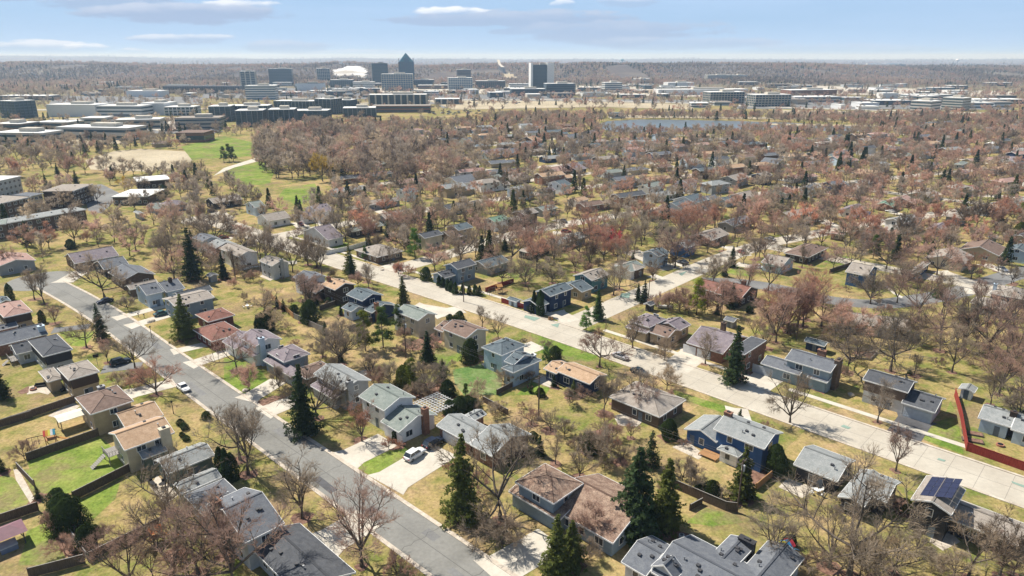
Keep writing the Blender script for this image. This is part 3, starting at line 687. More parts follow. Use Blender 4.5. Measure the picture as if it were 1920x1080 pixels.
 dict(blocks=[('m4',980,185,1140,145,(830,115),5.4,'g'),('m4',850,262,985,225,(700,180),4.6,'g')], wall='white', roof='bluegrey'),
 dict(blocks=[('m4',1150,155,1290,132,(1120,100),5.0,'g')], wall='lightblue', roof='grey'),
 dict(blocks=[('m4',1330,168,1450,145,(1290,120),3.1,'g')], wall='lightblue', roof='bluegrey'),
 dict(blocks=[('m4',1560,132,1700,92,(1430,80),4.2,'g')], wall='cream', roof='greytan'),
 dict(blocks=[('m4',1390,445,1660,375,(1270,400),3.1,'g')], wall='grey', roof='grey'),
 dict(blocks=[('m4',1150,602,1380,532,(1020,520),3.1,'g')], wall='brown', roof='greytan'),
 dict(blocks=[('m4',470,322,690,272,(400,290),3.1,'g')], wall='grey', roof='darkgrey'),
 dict(blocks=[('n3',30,362,210,325,(0,320),3.0,'g')], wall='grey', roof='grey'),
 dict(blocks=[('n3',690,712,790,690,(600,665),5.0,'g')], wall='white', roof='bluegrey'),
 dict(blocks=[('n3',110,650,340,610,(80,600),3.0,'g')], wall='tan', roof='greytan'),
 dict(blocks=[('n3',610,560,800,545,(600,510),3.0,'g')], wall='brown', roof='pink'),
 dict(blocks=[('n3',820,530,990,515,(820,470),3.0,'g')], wall='dark', roof='purple'),
 dict(blocks=[('n3',200,770,300,750,(180,720),4.6,'g')], wall='lightblue', roof='lightgrey'),
 dict(blocks=[('n3',1640,732,1860,692,(1590,700),4.4,'g')], wall='white', roof='greengrey', chim=[(0,-.8,-.8,1.2,.9,.9,'brick')]),
 dict(blocks=[('n3',1090,290,1170,275,(1060,245),3.2,'g')], wall='dark', roof='bluegrey'),
 dict(blocks=[('n3',370,215,480,205,(400,170),3.0,'g')], wall='brown', roof='tan'),
 dict(blocks=[('n3',790,190,960,175,(800,140),3.0,'g')], wall='cream', roof='grey'),
 dict(blocks=[('n3',1490,310,1660,320,(1650,290),3.0,'h')], wall='tan', roof='greytan'),
 dict(blocks=[('n3',950,120,1180,110,(960,105),3.0,'g')], wall='grey', roof='purple'),
 dict(blocks=[('n2',740,400,850,380,(700,370),3.0,'g')], wall='brown', roof='greytan'),
 dict(blocks=[('n2',900,440,1010,430,(930,400),3.0,'h')], wall='tan', roof='greytan'),
 dict(blocks=[('n2',340,300,530,280,(360,265),3.0,'g')], wall='tan', roof='grey'),
 dict(blocks=[('n2',740,795,850,765,(700,750),4.8,'g')], wall='white', roof='bluegrey', desc='with a sky-blue gable'),
 dict(blocks=[('n2',1470,485,1570,475,(1390,455),3.0,'g')], wall='brown', roof='greytan'),
 dict(blocks=[('n2',1650,372,1920,345,(1700,320),3.0,'g')], wall='lightblue', roof='purple'),
 dict(blocks=[('n2',1440,230,1560,220,(1460,185),3.0,'g')], wall='white', roof='bluegrey'),
 dict(blocks=[('n2',1240,385,1400,370,(1250,345),3.0,'g')], wall='tan', roof='greytan'),
 dict(blocks=[('n2',1330,690,1560,650,(1300,620),3.6,'g')], wall='white', roof='grey'),
 dict(blocks=[('n2',1740,630,1840,620,(1750,590),3.0,'g')], wall='white', roof='greengrey'),
 dict(blocks=[('n2',950,600,1180,590,(970,570),3.0,'g')], wall='redbrown', roof='pink'),
 dict(blocks=[('m3',1130,60,1220,40,(1100,20),3.0,'g')], wall='grey', roof='purple'),
 # ---- left beyond the end of the asphalt street
 dict(blocks=[('m7',-160,520,0,597,(430,547),3.6,'g',{'pitch':.25})], wall='purple' if 0 else 'grey', roof='pink'),
 dict(blocks=[('m7',830,560,1350,480,(750,480),3.2,'g')], wall='brown', roof='purple'),
 dict(blocks=[('m1',440,217,690,192,(380,180),3.2,'h'),('m1',300,255,400,240,(250,210),2.8,'g',{'roof':'greengrey'})], wall='greyblue', roof='purple'),
 dict(blocks=[('m1',960,187,1290,140,(900,150),3.2,'g')], wall='dark', roof='greytan'),
 dict(blocks=[('m7',-60,960,30,1000,(100,960),3.2,'g')], wall='brick', roof='bluegrey'),
 dict(blocks=[('m1',0,290,180,300,(60,270),3.0,'g')], wall='grey', roof='lightgrey'),
 dict(blocks=[('q1',1100,755,1190,757,(1225,735),3.2,'h')], wall='tan', roof='brown'),
]
house_list = [house(**h) for h in HD]
# streets and houses farther back, where only roofs show between the trees
def bendv(v):
    t = [(128,0),(205,0),(262,-4),(290,-11),(332,-21),(385,-35),(430,-49),(490,-72),(560,-100),(1200,-360)]
    for (a,x),(b,y) in zip(t, t[1:]):
        if v <= b: return x+(y-x)*max(0,(v-a))/(b-a)
    return -360
LAKEP = [(p.x,p.y) for p in [at('P',*q) for q in [(1095,260),(1095,214),(1700,222),(1710,258)]]]
PARKP = [(p.x,p.y) for p in [at('P',*q) for q in [(140,420),(140,262),(500,262),(640,330),(640,400),(480,400)]]]
def in_poly(x, y, pts):
    c = False
    for i in range(len(pts)):
        (x1, y1), (x2, y2) = pts[i], pts[i-1]
        if (y1 > y) != (y2 > y) and x < (x2-x1)*(y-y1)/(y2-y1)+x1: c = not c
    return c
rh = random.Random(3); AUTO = 0; BSTREETS = []
def clash(c, m=9.0):
    for f in FOOT:
        q = c-f[0]
        if abs(q.dot(f[1])) < f[3]+m and abs(q.dot(f[2])) < f[4]+m*.8: return True
    return False
cands_ = []
for k in range(-9, 6):
    for side in (-1, 1):
        v = 150+rh.uniform(0,8)
        while v < 1050:
            v += rh.uniform(19,25); u = 192+75*k+bendv(v)+side*17.5
            p = uv(u, v); s, sy = proj(p); D = p.y
            if not (-20 < s < 1940) or sy < 232 or sy > 470 or D < 215: continue
            if s < 640 and sy > 372: continue
            if s < 560 and sy < 420: continue
            cands_.append((D, p, v, side))
cands_.sort(key=lambda q: q[0])
for D, p, v, side in cands_:
    if AUTO >= 185: break
    if in_poly(p.x,p.y,LAKEP) or in_poly(p.x,p.y,PARKP) or clash(p): continue
    if D > 520 and rh.random() < .15: continue
    sl_ = (bendv(v+10)-bendv(v-10))/20; d = (V+U*sl_).normalized(); a2 = at('P',*proj((p.x,p.y,0)))
    L = rh.uniform(12,19); W_ = rh.uniform(7.5,9.5); two = rh.random() < .35; e = 5.1 if two else 3.0
    n = Vector((-d.y,d.x,0)); q1, q2 = p-d*L/2-n*W_/2*(1 if n.y > 0 else -1), p+d*L/2-n*W_/2*(1 if n.y > 0 else -1)
    s1, s2 = proj((q1.x,q1.y,e)), proj((q2.x,q2.y,e))
    bl = [('P',s1[0],s1[1],s2[0],s2[1],W_,e,rh.choice(('g','g','h')),{'free':1})]
    if rh.random() < .5:
        g1, g2 = q2-d*1, q2+d*rh.uniform(5,7); g1, g2 = proj((g1.x,g1.y,2.8)), proj((g2.x,g2.y,2.8)); bl.append(('P',g1[0],g1[1],g2[0],g2[1],W_*.85,2.8,'g',{'free':1}))
    house(bl, rh.choice(['white','white','cream','lightblue','grey','tan','lightgrey','brown','brick','greyblue','navy']), rh.choice(['grey','lightgrey','greytan','brown','bluegrey','greengrey','darkgrey','pink','tan','grey','greytan']), vents=0, wins=D < 430)
    AUTO += 1
print('auto houses', AUTO)
def row_of(p):
    u, v = to_uv(p)
    d = math.hypot(p.x, p.y)
    if d > 520: return 'far among the bare trees'
    if v < 50: return 'left of asphalt street'
    if v < 95: return 'right of asphalt street'
    if v < 132: return 'near side of concrete street'
    if v < 175 and u > 118 and u < 190: return 'across concrete street'
    if v < 175 and u <= 118: return 'across concrete street'
    if u > 190: return 'beyond the left side street'
    if u > 110: return 'between the two side streets'
    return 'beyond the right side street'
ORD = ['first','second','third','fourth','fifth','sixth','seventh','eighth','ninth','tenth','eleventh','twelfth','13th','14th','15th','16th','17th','18th','19th','20th']+['%dth' % i for i in range(21,400)]
for h in HOUSES:
    h['sx'] = proj(h['p'])[0]; h['row'] = row_of(h['p'])
    h['kind'] = f"{h['st']} {WN[h['wall']]} house"
    h['full'] = f"{h['kind']}, {RN[h['roof']]} {'hip' if 'h' in h['form'] else 'gable'} roof"
def count(k): return sum(1 for h in HOUSES if h.get('full') == k or h.get('kind') == k)
for h in HOUSES:
    same = sorted([q for q in HOUSES if q['row'] == h['row'] and q['full'] == h['full']], key=lambda q: q['sx'])
    if sum(1 for q in HOUSES if q['full'] == h['full']) == 1:
        h['short'] = h['full'] if sum(1 for q in HOUSES if q['kind'] == h['kind']) > 1 else h['kind']
        lab = f"{h['full']}, {h['row']}"
    elif len(same) == 1:
        h['short'] = f"{WN[h['wall']]} house {h['row']}" ; lab = f"{h['full']}, {h['row']}"
    else:
        i = same.index(h); h['short'] = f"{WN[h['wall']]} house {h['row']}"
        lab = f"{h['full']}, {ORD[i]} from left {h['row']}"
    h['o']['label'] = lab; h['o']['group'] = 'suburban houses'; h['o']['category'] = 'house'
# a few shorts may repeat; add the ordinal
for h in HOUSES:
    same = sorted([q for q in HOUSES if q['short'] == h['short']], key=lambda q: q['sx'])
    if len(same) > 1: h['short2'] = ORD[same.index(h)]+' '+h['short']
for h in HOUSES:
    if 'short2' in h: h['short'] = h['short2']
# ------------------------------------------------------------------ ground, roads, walks
g = MB(); g.poly([(-21000,-60,0),(21000,-60,0),(21000,24000,0),(-21000,24000,0)])
tag(g.build('ground', M['grass']), kind='structure')
def line_uv(pts): return [uv(a, b) for a, b in pts]
A_line = smooth_line(line_uv([(20,54.6),(60,54.4),(120,53.2),(170,52.4),(205,52.2),(235,50.8),(262,48.5)]))
strip('asphalt_road', A_line, 7.7, .030, M['asphalt'])
def offset_line(pts, off):
    out = []
    for i, p in enumerate(pts):
        a = pts[max(i-1,0)]; c = pts[min(i+1,len(pts)-1)]; d = c-a; d.z = 0; d.normalize(); out.append(p+Vector((-d.y, d.x, 0))*off)
    return out
def kerb(name, pts, w, h, z0=0.0):
    mb = MB(); a = offset_line(pts, w/2); b = offset_line(pts, -w/2)
    for i in range(len(pts)-1):
        q = [a[i], b[i], b[i+1], a[i+1]]
        mb.slab([(p.x, p.y, h) for p in q], h-z0)
    return tag(mb.build(name, M['kerb']), kind='structure')
kerb('kerb', offset_line(A_line, 4.25), .75, .11); kerb('kerb', offset_line(A_line, -4.25), .75, .11)
seam = MB(); rs = random.Random(5)
for a_, b_2 in zip(A_line, A_line[1:]):
    d_ = (b_2-a_).normalized(); n_ = Vector((-d_.y,d_.x,0)); z_ = Vector((0,0,.036))
    seam.poly([a_+n_*.05+z_, a_-n_*.05+z_, b_2-n_*.05+z_, b_2+n_*.05+z_])
for k in range(16):
    u_ = 45+k*13+rs.uniform(-3,3); v_ = to_uv(min(A_line, key=lambda q: abs(to_uv(q)[0]-u_)))[1]; pr = None
    for q in range(9):
        p_ = uv(u_+rs.uniform(-.35,.35), v_-3.8+7.6*q/8, .037)
        if pr: seam.poly([pr-U*.05, pr+U*.05, p_+U*.05, p_-U*.05])
        pr = p_
tag(seam.build('road_seams', plain('crack_sealer', (.105,.103,.098), .8)), kind='structure')
B_line = smooth_line(line_uv([(-30,135.2),(40,135.2),(100,135),(150,133.6),(200,131),(240,129.5),(280,127.8),(318,127.5)]))
strip('concrete_road', B_line, 10.0, .030, M['concrete'])
kerb('kerb', offset_line(B_line, 5.35), .6, .12); kerb('kerb', offset_line(B_line, -5.35), .6, .12)
j = MB()
for k in range(0, 74):
    u_ = -20+k*4.7; 
    p = uv(u_, 0); 
    cpt = min(B_line, key=lambda q: abs(to_uv(q)[0]-u_)); vv = to_uv(cpt)[1]
    j.poly([uv(u_,vv-4.9,.036), uv(u_+.06,vv-4.9,.036), uv(u_+.06,vv+4.9,.036), uv(u_,vv+4.9,.036)])
for a_, b_2 in zip(B_line, B_line[1:]):
    j.poly([a_+Vector((0,0,.036))+V*.04, b_2+Vector((0,0,.036))+V*.04, b_2+Vector((0,0,.036))-V*.04, a_+Vector((0,0,.036))-V*.04])
tag(j.build('road_joints', M['joint']), kind='structure')
# side streets
cross = {'left': [(192,128),(194,170),(197,205),(193,235),(188,262),(181,290),(171,332),(157,385),(143,430),(120,490),(92,560)],
         'right': [(113,138),(114,190),(115,235),(113,262),(106,290),(95,328),(80,370),(64,410),(40,470),(20,540)],
         'upper': [(267,124),(267,150),(265,184),(262,220),(255,262),(246,310),(232,360),(214,420)]}
for k, pts in cross.items(): strip('side_street', smooth_line(line_uv(pts)), 9.0 if k != 'upper' else 9.5, .024, M['concrete'])
strip('side_street', smooth_line([at('P',*p) for p in [(1318,527),(1400,531),(1480,545),(1545,561),(1640,570),(1720,562),(1790,549),(1850,531),(1920,510),(2060,476)]]), 8.2, .020, M['asphalt2'])
for pts in ([(1500,352),(1620,372),(1700,385)],[(1180,470),(1260,505)],[(640,330),(800,322),(930,318)],[(940,345),(1060,330),(1180,318),(1290,322)],[(1330,300),(1500,310),(1640,330)],[(1700,360),(1800,365),(1960,372)],
            [(980,290),(1120,300),(1260,305)],[(1560,262),(1660,272),(1700,290)]):
    strip('side_street', smooth_line([at('P',*p) for p in pts]), 8, .028+.003*rnd.random(), M['concrete'])
for k in range(-9, 6):
    pts = []
    for v in range(150, 1000, 25):
        p = uv(192+75*k+bendv(v), v); s_, sy = proj(p)
        if k in (0,1) and v < 575: continue
        if k == -1 and v < 560: continue
        if -60 < s_ < 1980 and 234 < sy < 400 and not in_poly(p.x,p.y,LAKEP) and not in_poly(p.x,p.y,PARKP) and not (s_ < 560): pts.append(p)
        elif len(pts) > 1: break
    if len(pts) > 1: strip('side_street', pts, 8.5, .022+.001*(k % 5), M['concrete']); BSTREETS.append(k)
for v0, k0, k1 in ((262,-9,-1),(420,-9,5),(600,-8,5),(760,-7,4)):
    strip('side_street', [uv(192+75*k+bendv(v0), v0) for k in range(k0, k1+1)], 8.5, .031+v0*1e-6, M['concrete'])
# cul-de-sac ends
def disc(name, c, r, z, mat, n=28, sy=1.0): return poly_ground(name, [(c.x+r*math.cos(2*math.pi*k/n), c.y+r*sy*math.sin(2*math.pi*k/n)) for k in range(n)], z, mat)
disc('turning_circle', at('m1',900,370), 11.5, .034, M['concrete']); disc('turning_circle', uv(268,48), 11, .026, M['asphalt'])
# pavement (sidewalk) along the far side of the concrete street
for a_, b_2, v0, v1 in ((-30,52,145.3,145.1),(60,104,145,144.6),(122,186,144.6,142),(202,262,139,137.5)):
    pts = line_uv([(a_,v0),((a_+b_2)/2,(v0+v1)/2),(b_2,v1)])
    tag(kerb('sidewalk', smooth_line(pts,3), 1.5, .06), kind='structure').data.materials[0] = M['concrete2']
# driveways: middle line points (tile coords) and width
DRV = [('t1',(770,425),(1120,335),3.6),('t1',(860,480),(1150,395),4.2),('t1',(1160,650),(1420,590),3.6),('t1',(1270,740),(1540,650),4.6),
 ('z6',(240,905),(620,680),5),('z6',(430,1050),(830,890),5.5),('t4',(600,300),(890,160),6.5),('t4',(870,465),(1265,225),7.6),('t6',(-150,1075),(270,830),6.5),
 ('z1',(590,480),(1010,430),4),('t1',(690,768),(960,735),4),('t1',(850,938),(1180,855),5),('t4',(440,880),(760,690),6.5),('P',(330,745),(420,715),0.1),
 ('z9',(380,160),(560,230),0.1),('z9',(1060,590),(1260,520),6),('z9',(60,180),(400,120),6.5),('z13',(740,225),(1000,245),6.5),
 ('z9',(1430,150),(1640,260),6),('z11',(1000,600),(730,800),7.5),('z14',(270,500),(20,680),7),('z15',(450,560),(330,730),6.2),
 ('m3',(180,640),(400,720),4.5),('m3',(560,540),(720,640),4.5),('m3',(830,440),(960,500),5),('m3',(1230,370),(1380,430),5),('m3',(1180,520),(1400,520),5),
 ('m4',(480,1000),(650,1050),4),('m4',(760,850),(1000,930),5),('m4',(1330,670),(1560,780),5),('m4',(1440,870),(1740,920),5),
 ('m6',(960,770),(1330,900),6),('m6',(1460,690),(1800,810),5),('m6',(1250,990),(1620,1040),6),('m5',(1130,320),(1200,400),6),('m5',(1400,290),(1620,340),5),
 ('m1',(1480,880),(1900,850),4.5),('m1',(940,590),(1180,580),4.5),('m1',(1280,670),(1450,650),4.5),('m1',(1000,280),(1060,330),7),('m2',(100,400),(180,460),6),('m2',(350,390),(450,440),6),('m2',(950,240),(1130,320),5),
 ('t1',(420,180),(560,100),6),('t3',(1060,340),(1300,380),6),('t3',(880,60),(1000,110),5),('m5',(560,360),(760,450),6),('n4',(1380,690),(1500,760),5),('n4',(280,790),(400,810),5)]
for t, a_, b_2, w in DRV:
    if w < 1: continue
    p, q = at(t,*a_), at(t,*b_2); d = (q-p).normalized(); n = Vector((-d.y,d.x,0))*w/2
    mat = M['asphalt2'] if (t,a_[0]) in (('t1',690),('z1',590)) else (M['newasphalt'] if t == 'z15' else M['concrete2'])
    poly_ground('driveway', [p+n*1.25, p-n*1.25, p+d*2-n, q-n, q+n, p+d*2+n], .045+.002*rnd.random(), mat)
# patios, beds, lawns
for name, t, pts, mat, z in [
 ('patio','z2',[(300,240),(330,150),(500,105),(600,190),(540,240),(440,215)],'patio',.03),('patio','t2',[(1010,480),(1060,400),(1210,530),(1120,600)],'patio',.03),
 ('patio','z2',[(540,480),(800,330),(900,370),(700,520)],'patio',.03),('patio','z9',[(610,740),(690,700),(850,765),(740,810)],'patio',.03),
 ('patio','z9',[(1190,930),(1290,860),(1430,920),(1390,1000)],'concrete2',.03),('patio','t6',[(1080,210),(1180,170),(1300,260),(1260,295)],'patio',.03),
 ('patio','t8',[(70,480),(130,420),(330,490),(230,555)],'patio',.03),('brick_terrace','z14',[(620,620),(640,605),(900,690),(870,715)],'brickpaving',.03),
 ('patio','t8',[(1090,850),(1110,790),(1230,780),(1300,850),(1180,910)],'patio',.03),('patio','m1',[(1480,1010),(1560,960),(1700,1010),(1600,1060)],'patio',.03),
 ('patio','z8',[(1510,930),(1560,880),(1640,900),(1600,990)],'brickpaving',.03),('patio','z5',[(620,760),(730,690),(900,800),(800,900)],'patio',.03),('patio','P',[(1150,780),(1180,772),(1210,785),(1195,800),(1160,798)],'patio',.03),
 ('flower_bed','z3',[(150,0),(210,0),(390,330),(340,380),(180,120)],'patio',.02),('flower_bed','z3',[(480,540),(620,520),(880,960),(740,990)],'mulch',.02),
 ('flower_bed','z2',[(190,210),(330,140),(320,220),(230,235)],'mulch',.035),('flower_bed','z7',[(490,830),(560,740),(740,760),(700,850),(560,870)],'mulch',.035),
 ('flower_bed','z9',[(420,690),(480,620),(640,640),(640,700),(520,740)],'mulch',.035),('flower_bed','t5',[(1430,830),(1480,780),(1640,780),(1700,840),(1560,890)],'mulch',.035),
 ('flower_bed','z6',[(310,940),(560,850),(740,860),(400,1010)],'mulch',.02),('flower_bed','t7',[(560,660),(590,640),(730,650),(690,690)],'mulch',.04),
 ('flower_bed','z13',[(960,820),(1130,760),(1180,900),(1050,1060)],'mulch',.02),('mulch','z12',[(230,560),(600,500),(1100,620),(1300,780),(1100,760),(500,620)],'mulch',.02),
 ('mulch','t3',[(980,600),(1150,540),(1240,620),(1060,640)],'mulch',.02),('mulch','t3',[(880,900),(1040,850),(1300,870),(1280,960),(1000,960)],'mulch',.02),
 
 ('lawn','z2',[(310,990),(1110,705),(1230,800),(1420,1080),(330,1080)],'green',.012),('lawn','z3',[(390,300),(230,0),(1470,0),(860,260)],'green',.013),
 ('lawn','z3',[(0,60),(150,90),(330,320),(330,380),(0,520)],'green',.012),('lawn','z3',[(300,700),(500,600),(740,980),(560,1080),(200,1080),(270,880)],'green',.012),
 ('lawn','z3',[(850,370),(1350,150),(1300,330),(1050,560),(930,500)],'green',.012),('lawn','z9',[(290,800),(600,735),(740,810),(850,900),(830,1080),(420,1090),(320,960)],'richgreen',.012),
 ('lawn','z9',[(1010,1080),(1160,940),(1390,1005),(1330,1090)],'green',.012),('lawn','t4',[(655,330),(1000,195),(1035,240),(1010,310),(800,420)],'green',.012),
 ('lawn','z9',[(120,520),(400,590),(400,680),(170,800),(60,700)],'green',.012),('lawn','t5',[(1065,895),(1500,1035),(1440,1062),(1120,960)],'green',.012),
 ('lawn','z1',[(640,480),(1080,480),(960,660),(800,650)],'green',.012),('lawn','t7',[(1200,1060),(1230,980),(1290,1080)],'green',.012),('lawn','t8',[(1050,60),(1280,0),(1320,260),(1050,160)],'green',.012),
 ('lawn','t5',[(120,480),(640,640),(520,715),(360,700),(150,640)],'green',.012),('lawn','z12',[(1000,480),(1200,310),(1560,390),(1640,480),(1300,520)],'green',.012),
 ('lawn','z6',[(0,430),(370,500),(520,720),(190,850),(0,740)],'green',.012),('lawn','m2',[(460,680),(600,620),(690,640),(620,700)],'green',.012),('lawn','m3',[(620,960),(760,900),(900,900),(1000,960),(760,1040)],'green',.012),
 ('lawn','m5',[(620,850),(800,760),(900,790),(880,890)],'green',.012),('lawn','m4',[(1300,980),(1440,910),(1640,960),(1600,1010)],'green',.012),('lawn','n5',[(1360,680),(1450,640),(1450,690)],'green',.02),
 ('playing_field','P',[(420,318),(500,300),(520,310),(505,345),(440,350)],'green',.03),('playing_field','P',[(535,352),(590,344),(605,365),(560,385),(520,370)],'green',.03),
 ('playing_field','P',[(340,275),(420,255),(480,268),(480,292),(360,300)],'green',.05),
 ('field','P',[(160,300),(215,283),(265,279),(380,286),(350,310),(280,322),(170,318)],'field',.04),
 ('garden_path','m6',[(350,900),(380,930),(480,1020),(560,1060),(540,1075),(440,1020),(360,950)],'concrete2',.03),
 ('path','P',[(420,315),(480,296),(500,294),(500,298),(440,314),(400,330)],'concrete2',.06),
 ('parking_lot','P',[(155,350),(190,345),(230,365),(190,400),(165,395)],'asphalt2',.03),('path','n1',[(480,650),(640,640),(980,570),(1000,590),(560,690)],'concrete2',.05)]:
    poly_ground(name, [at(t,*p) for p in pts], z+.0015*rnd.random(), M[mat])
# painted utility patches on the verge
for t, pts in (('t8',[(1150,285),(1200,300),(1190,310),(1140,296)]),('t8',[(1640,440),(1728,470),(1728,485),(1650,455)]),('t5',[(90,400),(190,420),(150,440),(80,415)]),('t5',[(260,465),(320,455),(310,485)]),('t5',[(735,255),(800,250),(790,285),(730,280)]),('m4',[(790,980),(890,950),(830,1005)]),('t8',[(510,60),(560,80),(540,90),(490,72)])):
    poly_ground('painted_mark', [at(t,*p) for p in pts], .075, M['mark'])
# lake
lk = [(1120,234),(1140,227),(1200,224),(1290,225),(1380,227),(1480,230),(1540,234),(1600,238),(1650,244),(1600,247),(1520,245),(1440,243),(1360,243),(1290,246),(1200,249),(1150,247),(1118,240)]
poly_ground('lake', [at('P',*p) for p in lk], .06, M['water'])

# ------------------------------------------------------------------ trees
def gen_bare(seed, twig_w=.03, lim=5, sub=5, ter=5, twn=8, spread=1.0, vase=0.5, sides=5, twl=.9, H=12.0):
    r = random.Random(seed); W = MB(); T = MB()
    up = Vector((0,0,1))
    def bend(d, amt): return (d+Vector((r.uniform(-1,1), r.uniform(-1,1), r.uniform(-1,1)))*amt).normalized()
    def twigs(p, d, ln, n):
        for _ in range(n):
            q = (d*1.0+Vector((r.gauss(0,.5), r.gauss(0,.5), r.gauss(.15,.45)))).normalized()
            l = ln*r.uniform(.5,1.2); e = p+q*l; s = q.orthogonal().normalized()*twig_w*r.uniform(.5,1)
            m = p+q*l*.5+Vector((r.gauss(0,.06), r.gauss(0,.06), r.gauss(0,.06)))*l
            s2 = q.cross(s).normalized()*twig_w*.5
            b = len(T.v); T.v += [tuple(p-s), tuple(p+s), tuple(m+s2), tuple(e), tuple(m-s2)]
            T.face([(b,b+1,b+2,b+4), (b+4,b+2,b+3)])
            q2 = (q+Vector((r.gauss(0,.6), r.gauss(0,.6), r.gauss(0,.5)))).normalized(); e2 = m+q2*l*.6
            b = len(T.v); T.v += [tuple(m-s*.6), tuple(m+s*.6), tuple(e2)]; T.face([(b,b+1,b+2)])
    def branch(p, d, ln, rad, lvl, segs):
        pts = [p.copy()]; rads = [rad]; cur = p.copy(); dd = d.copy()
        for i in range(segs):
            dd = bend(dd, .16 if lvl else .06); dd = (dd+up*(.07 if lvl < 3 else .04)).normalized()
            cur = cur+dd*(ln/segs); pts.append(cur.copy()); rads.append(max(rad*(1-.75*(i+1)/segs), .008))
        W.tube(pts, rads, max(3, sides-lvl+(2 if lvl == 0 else 0)), cap=False)
        return pts, dd
    th = H*r.uniform(.16,.26); lean = Vector((r.uniform(-.08,.08), r.uniform(-.08,.08), 1)).normalized()
    tr = H*.018
    pts, dd = branch(Vector((0,0,-.2)), lean, th, tr*1.25, 0, 3)
    top = pts[-1]
    a0 = r.uniform(0, 6.28)
    for i in range(lim):
        a = a0+i*2*math.pi/lim+r.uniform(-.4,.4); tilt = (r.uniform(.34,1.0) if i else .08)*(.6+vase)*spread
        d = Vector((math.sin(tilt)*math.cos(a), math.sin(tilt)*math.sin(a), math.cos(tilt)))
        st = top-up*r.uniform(0,.25)*th*(1 if i else 0)
        ll = H*r.uniform(.42,.60)*(1.12 if i == 0 else 1)
        lp, ld = branch(st, d, ll, tr*r.uniform(.55,.75), 1, 5)
        for jx in range(sub):
            k = r.uniform(.25, .98); idx = min(int(k*5), 4); f = k*5-idx; p = lp[idx].lerp(lp[idx+1], f)
            ax = (lp[idx+1]-lp[idx]).normalized()
            b2 = r.uniform(0,6.28); o = ax.orthogonal().normalized(); o = Matrix.Rotation(b2, 3, ax) @ o
            d2 = (ax*.75+o*r.uniform(.5,.9)*spread+up*.15).normalized(); l2 = ll*r.uniform(.28,.5)*(1.15-k*.45)
            sp, sd = branch(p, d2, l2, tr*.28*(1.3-k*.6), 2, 4)
            for q in range(ter):
                k2 = r.uniform(.2,1); i2 = min(int(k2*4),3); p2 = sp[i2].lerp(sp[i2+1], k2*4-i2); ax2 = (sp[i2+1]-sp[i2]).normalized()
                o2 = Matrix.Rotation(r.uniform(0,6.28), 3, ax2) @ ax2.orthogonal().normalized()
                d3 = (ax2*.8+o2*r.uniform(.4,.9)+up*.1).normalized(); l3 = l2*r.uniform(.3,.55)
                if twig_w < .05:
                    tp, td = branch(p2, d3, l3, tr*.10, 3, 2)
                    for pp in tp[1:]: twigs(pp, td, twl*H/12, twn//2)
                else: twigs(p2, d3, twl*1.5*H/12, twn)
            twigs(sp[-1], sd, twl*H/12, twn)
        twigs(lp[-1], ld, twl*H/12, twn)
    k = H/max(v[2] for v in T.v)
    W.v = [(x*k,y*k,z*k) for x,y,z in W.v]; T.v = [(x*k,y*k,z*k) for x,y,z in T.v]
    return W, T
BARE = []
for i, (lim, vase, spr) in enumerate([(6,.45,1.0),(5,.3,.9),(7,.55,1.1),(6,.7,1.15),(5,.15,.75),(7,.4,1.0),(6,.8,1.25)]):
    W, T = gen_bare(100+i, .030, lim, 7, 6, 9, spr*1.12, vase)
    BARE.append((W.mesh('trunk', M['bark'], True), T.mesh('crown', M['twigs'])))
SHRUB = []
for i in range(3):
    W, T = gen_bare(300+i, .024, 8, 5, 4, 8, 1.1, .5, H=4.0, twl=1.6)
    SHRUB.append((W.mesh('trunk', M['bark'], True), T.mesh('crown', M['twigs'])))
FARB = []
for i in range(5):
    W, T = gen_bare(400+i, .085, 6, 5, 3, 8, [1,.85,1.15,1,1.2][i], [.4,.3,.6,.5,.7][i], sides=4, twl=1.15)
    FARB.append((W.mesh('trunk', M['bark']), T.mesh('crown', M['twigs'])))
def leaf_tri(mb, p, n, s, r):
    a = n.orthogonal().normalized(); a = Matrix.Rotation(r.uniform(0,6.28), 3, n) @ a; b_ = n.cross(a)
    k = len(mb.v); mb.v += [tuple(p-a*s*.5), tuple(p+a*s*.5), tuple(p+b_*s*1.1+n*s*.2)]; mb.face([(k,k+1,k+2)])
def gen_spruce(seed, H=12, Rb=2.6, n=7000, ls=.30, thin=0.0, tiers=24):
    r = random.Random(seed); mb = MB(); W = MB()
    W.tube([(0,0,-.2),(0,0,H*.5),(0,0,H*.97)], [H*.016, H*.009, .02], 6)
    for t in range(tiers):
        k = (t+.5)/tiers; z = H*(.07+.93*k); rr = Rb*(1-k)**.85+.12; nb = max(4, int(12*(1-k))+4)
        a0 = r.uniform(0,6.28)
        for b_ in range(nb):
            if r.random() < thin: continue
            a = a0+b_*6.283/nb+r.uniform(-.2,.2); L_ = rr*r.uniform(.45,1.3)
            cnt = int(n/(tiers*10)*(.4+1.4*(1-k))); droop = r.uniform(.15,.35)
            if thin: W.tube([(0,0,z),(math.cos(a)*L_*.8, math.sin(a)*L_*.8, z-droop*L_*.6)], [.04,.015], 3, False)
            for q in range(cnt):
                s = r.uniform(.12,1)**.75; w_ = (1-s)*.35*L_+.08*L_+.05
                p = Vector((math.cos(a)*L_*s, math.sin(a)*L_*s, z-droop*L_*s+.12*L_*s*s))+Vector((-math.sin(a), math.cos(a), 0))*r.uniform(-w_, w_)+Vector((0,0,r.uniform(-.14,.10)*max(rr*.5,.4)))
                nn = Vector((math.cos(a)*.5+r.uniform(-.7,.7), math.sin(a)*.5+r.uniform(-.7,.7), r.uniform(.2,1))).normalized()
                leaf_tri(mb, p, nn, ls*r.uniform(.6,1.3), r)
    return W, mb
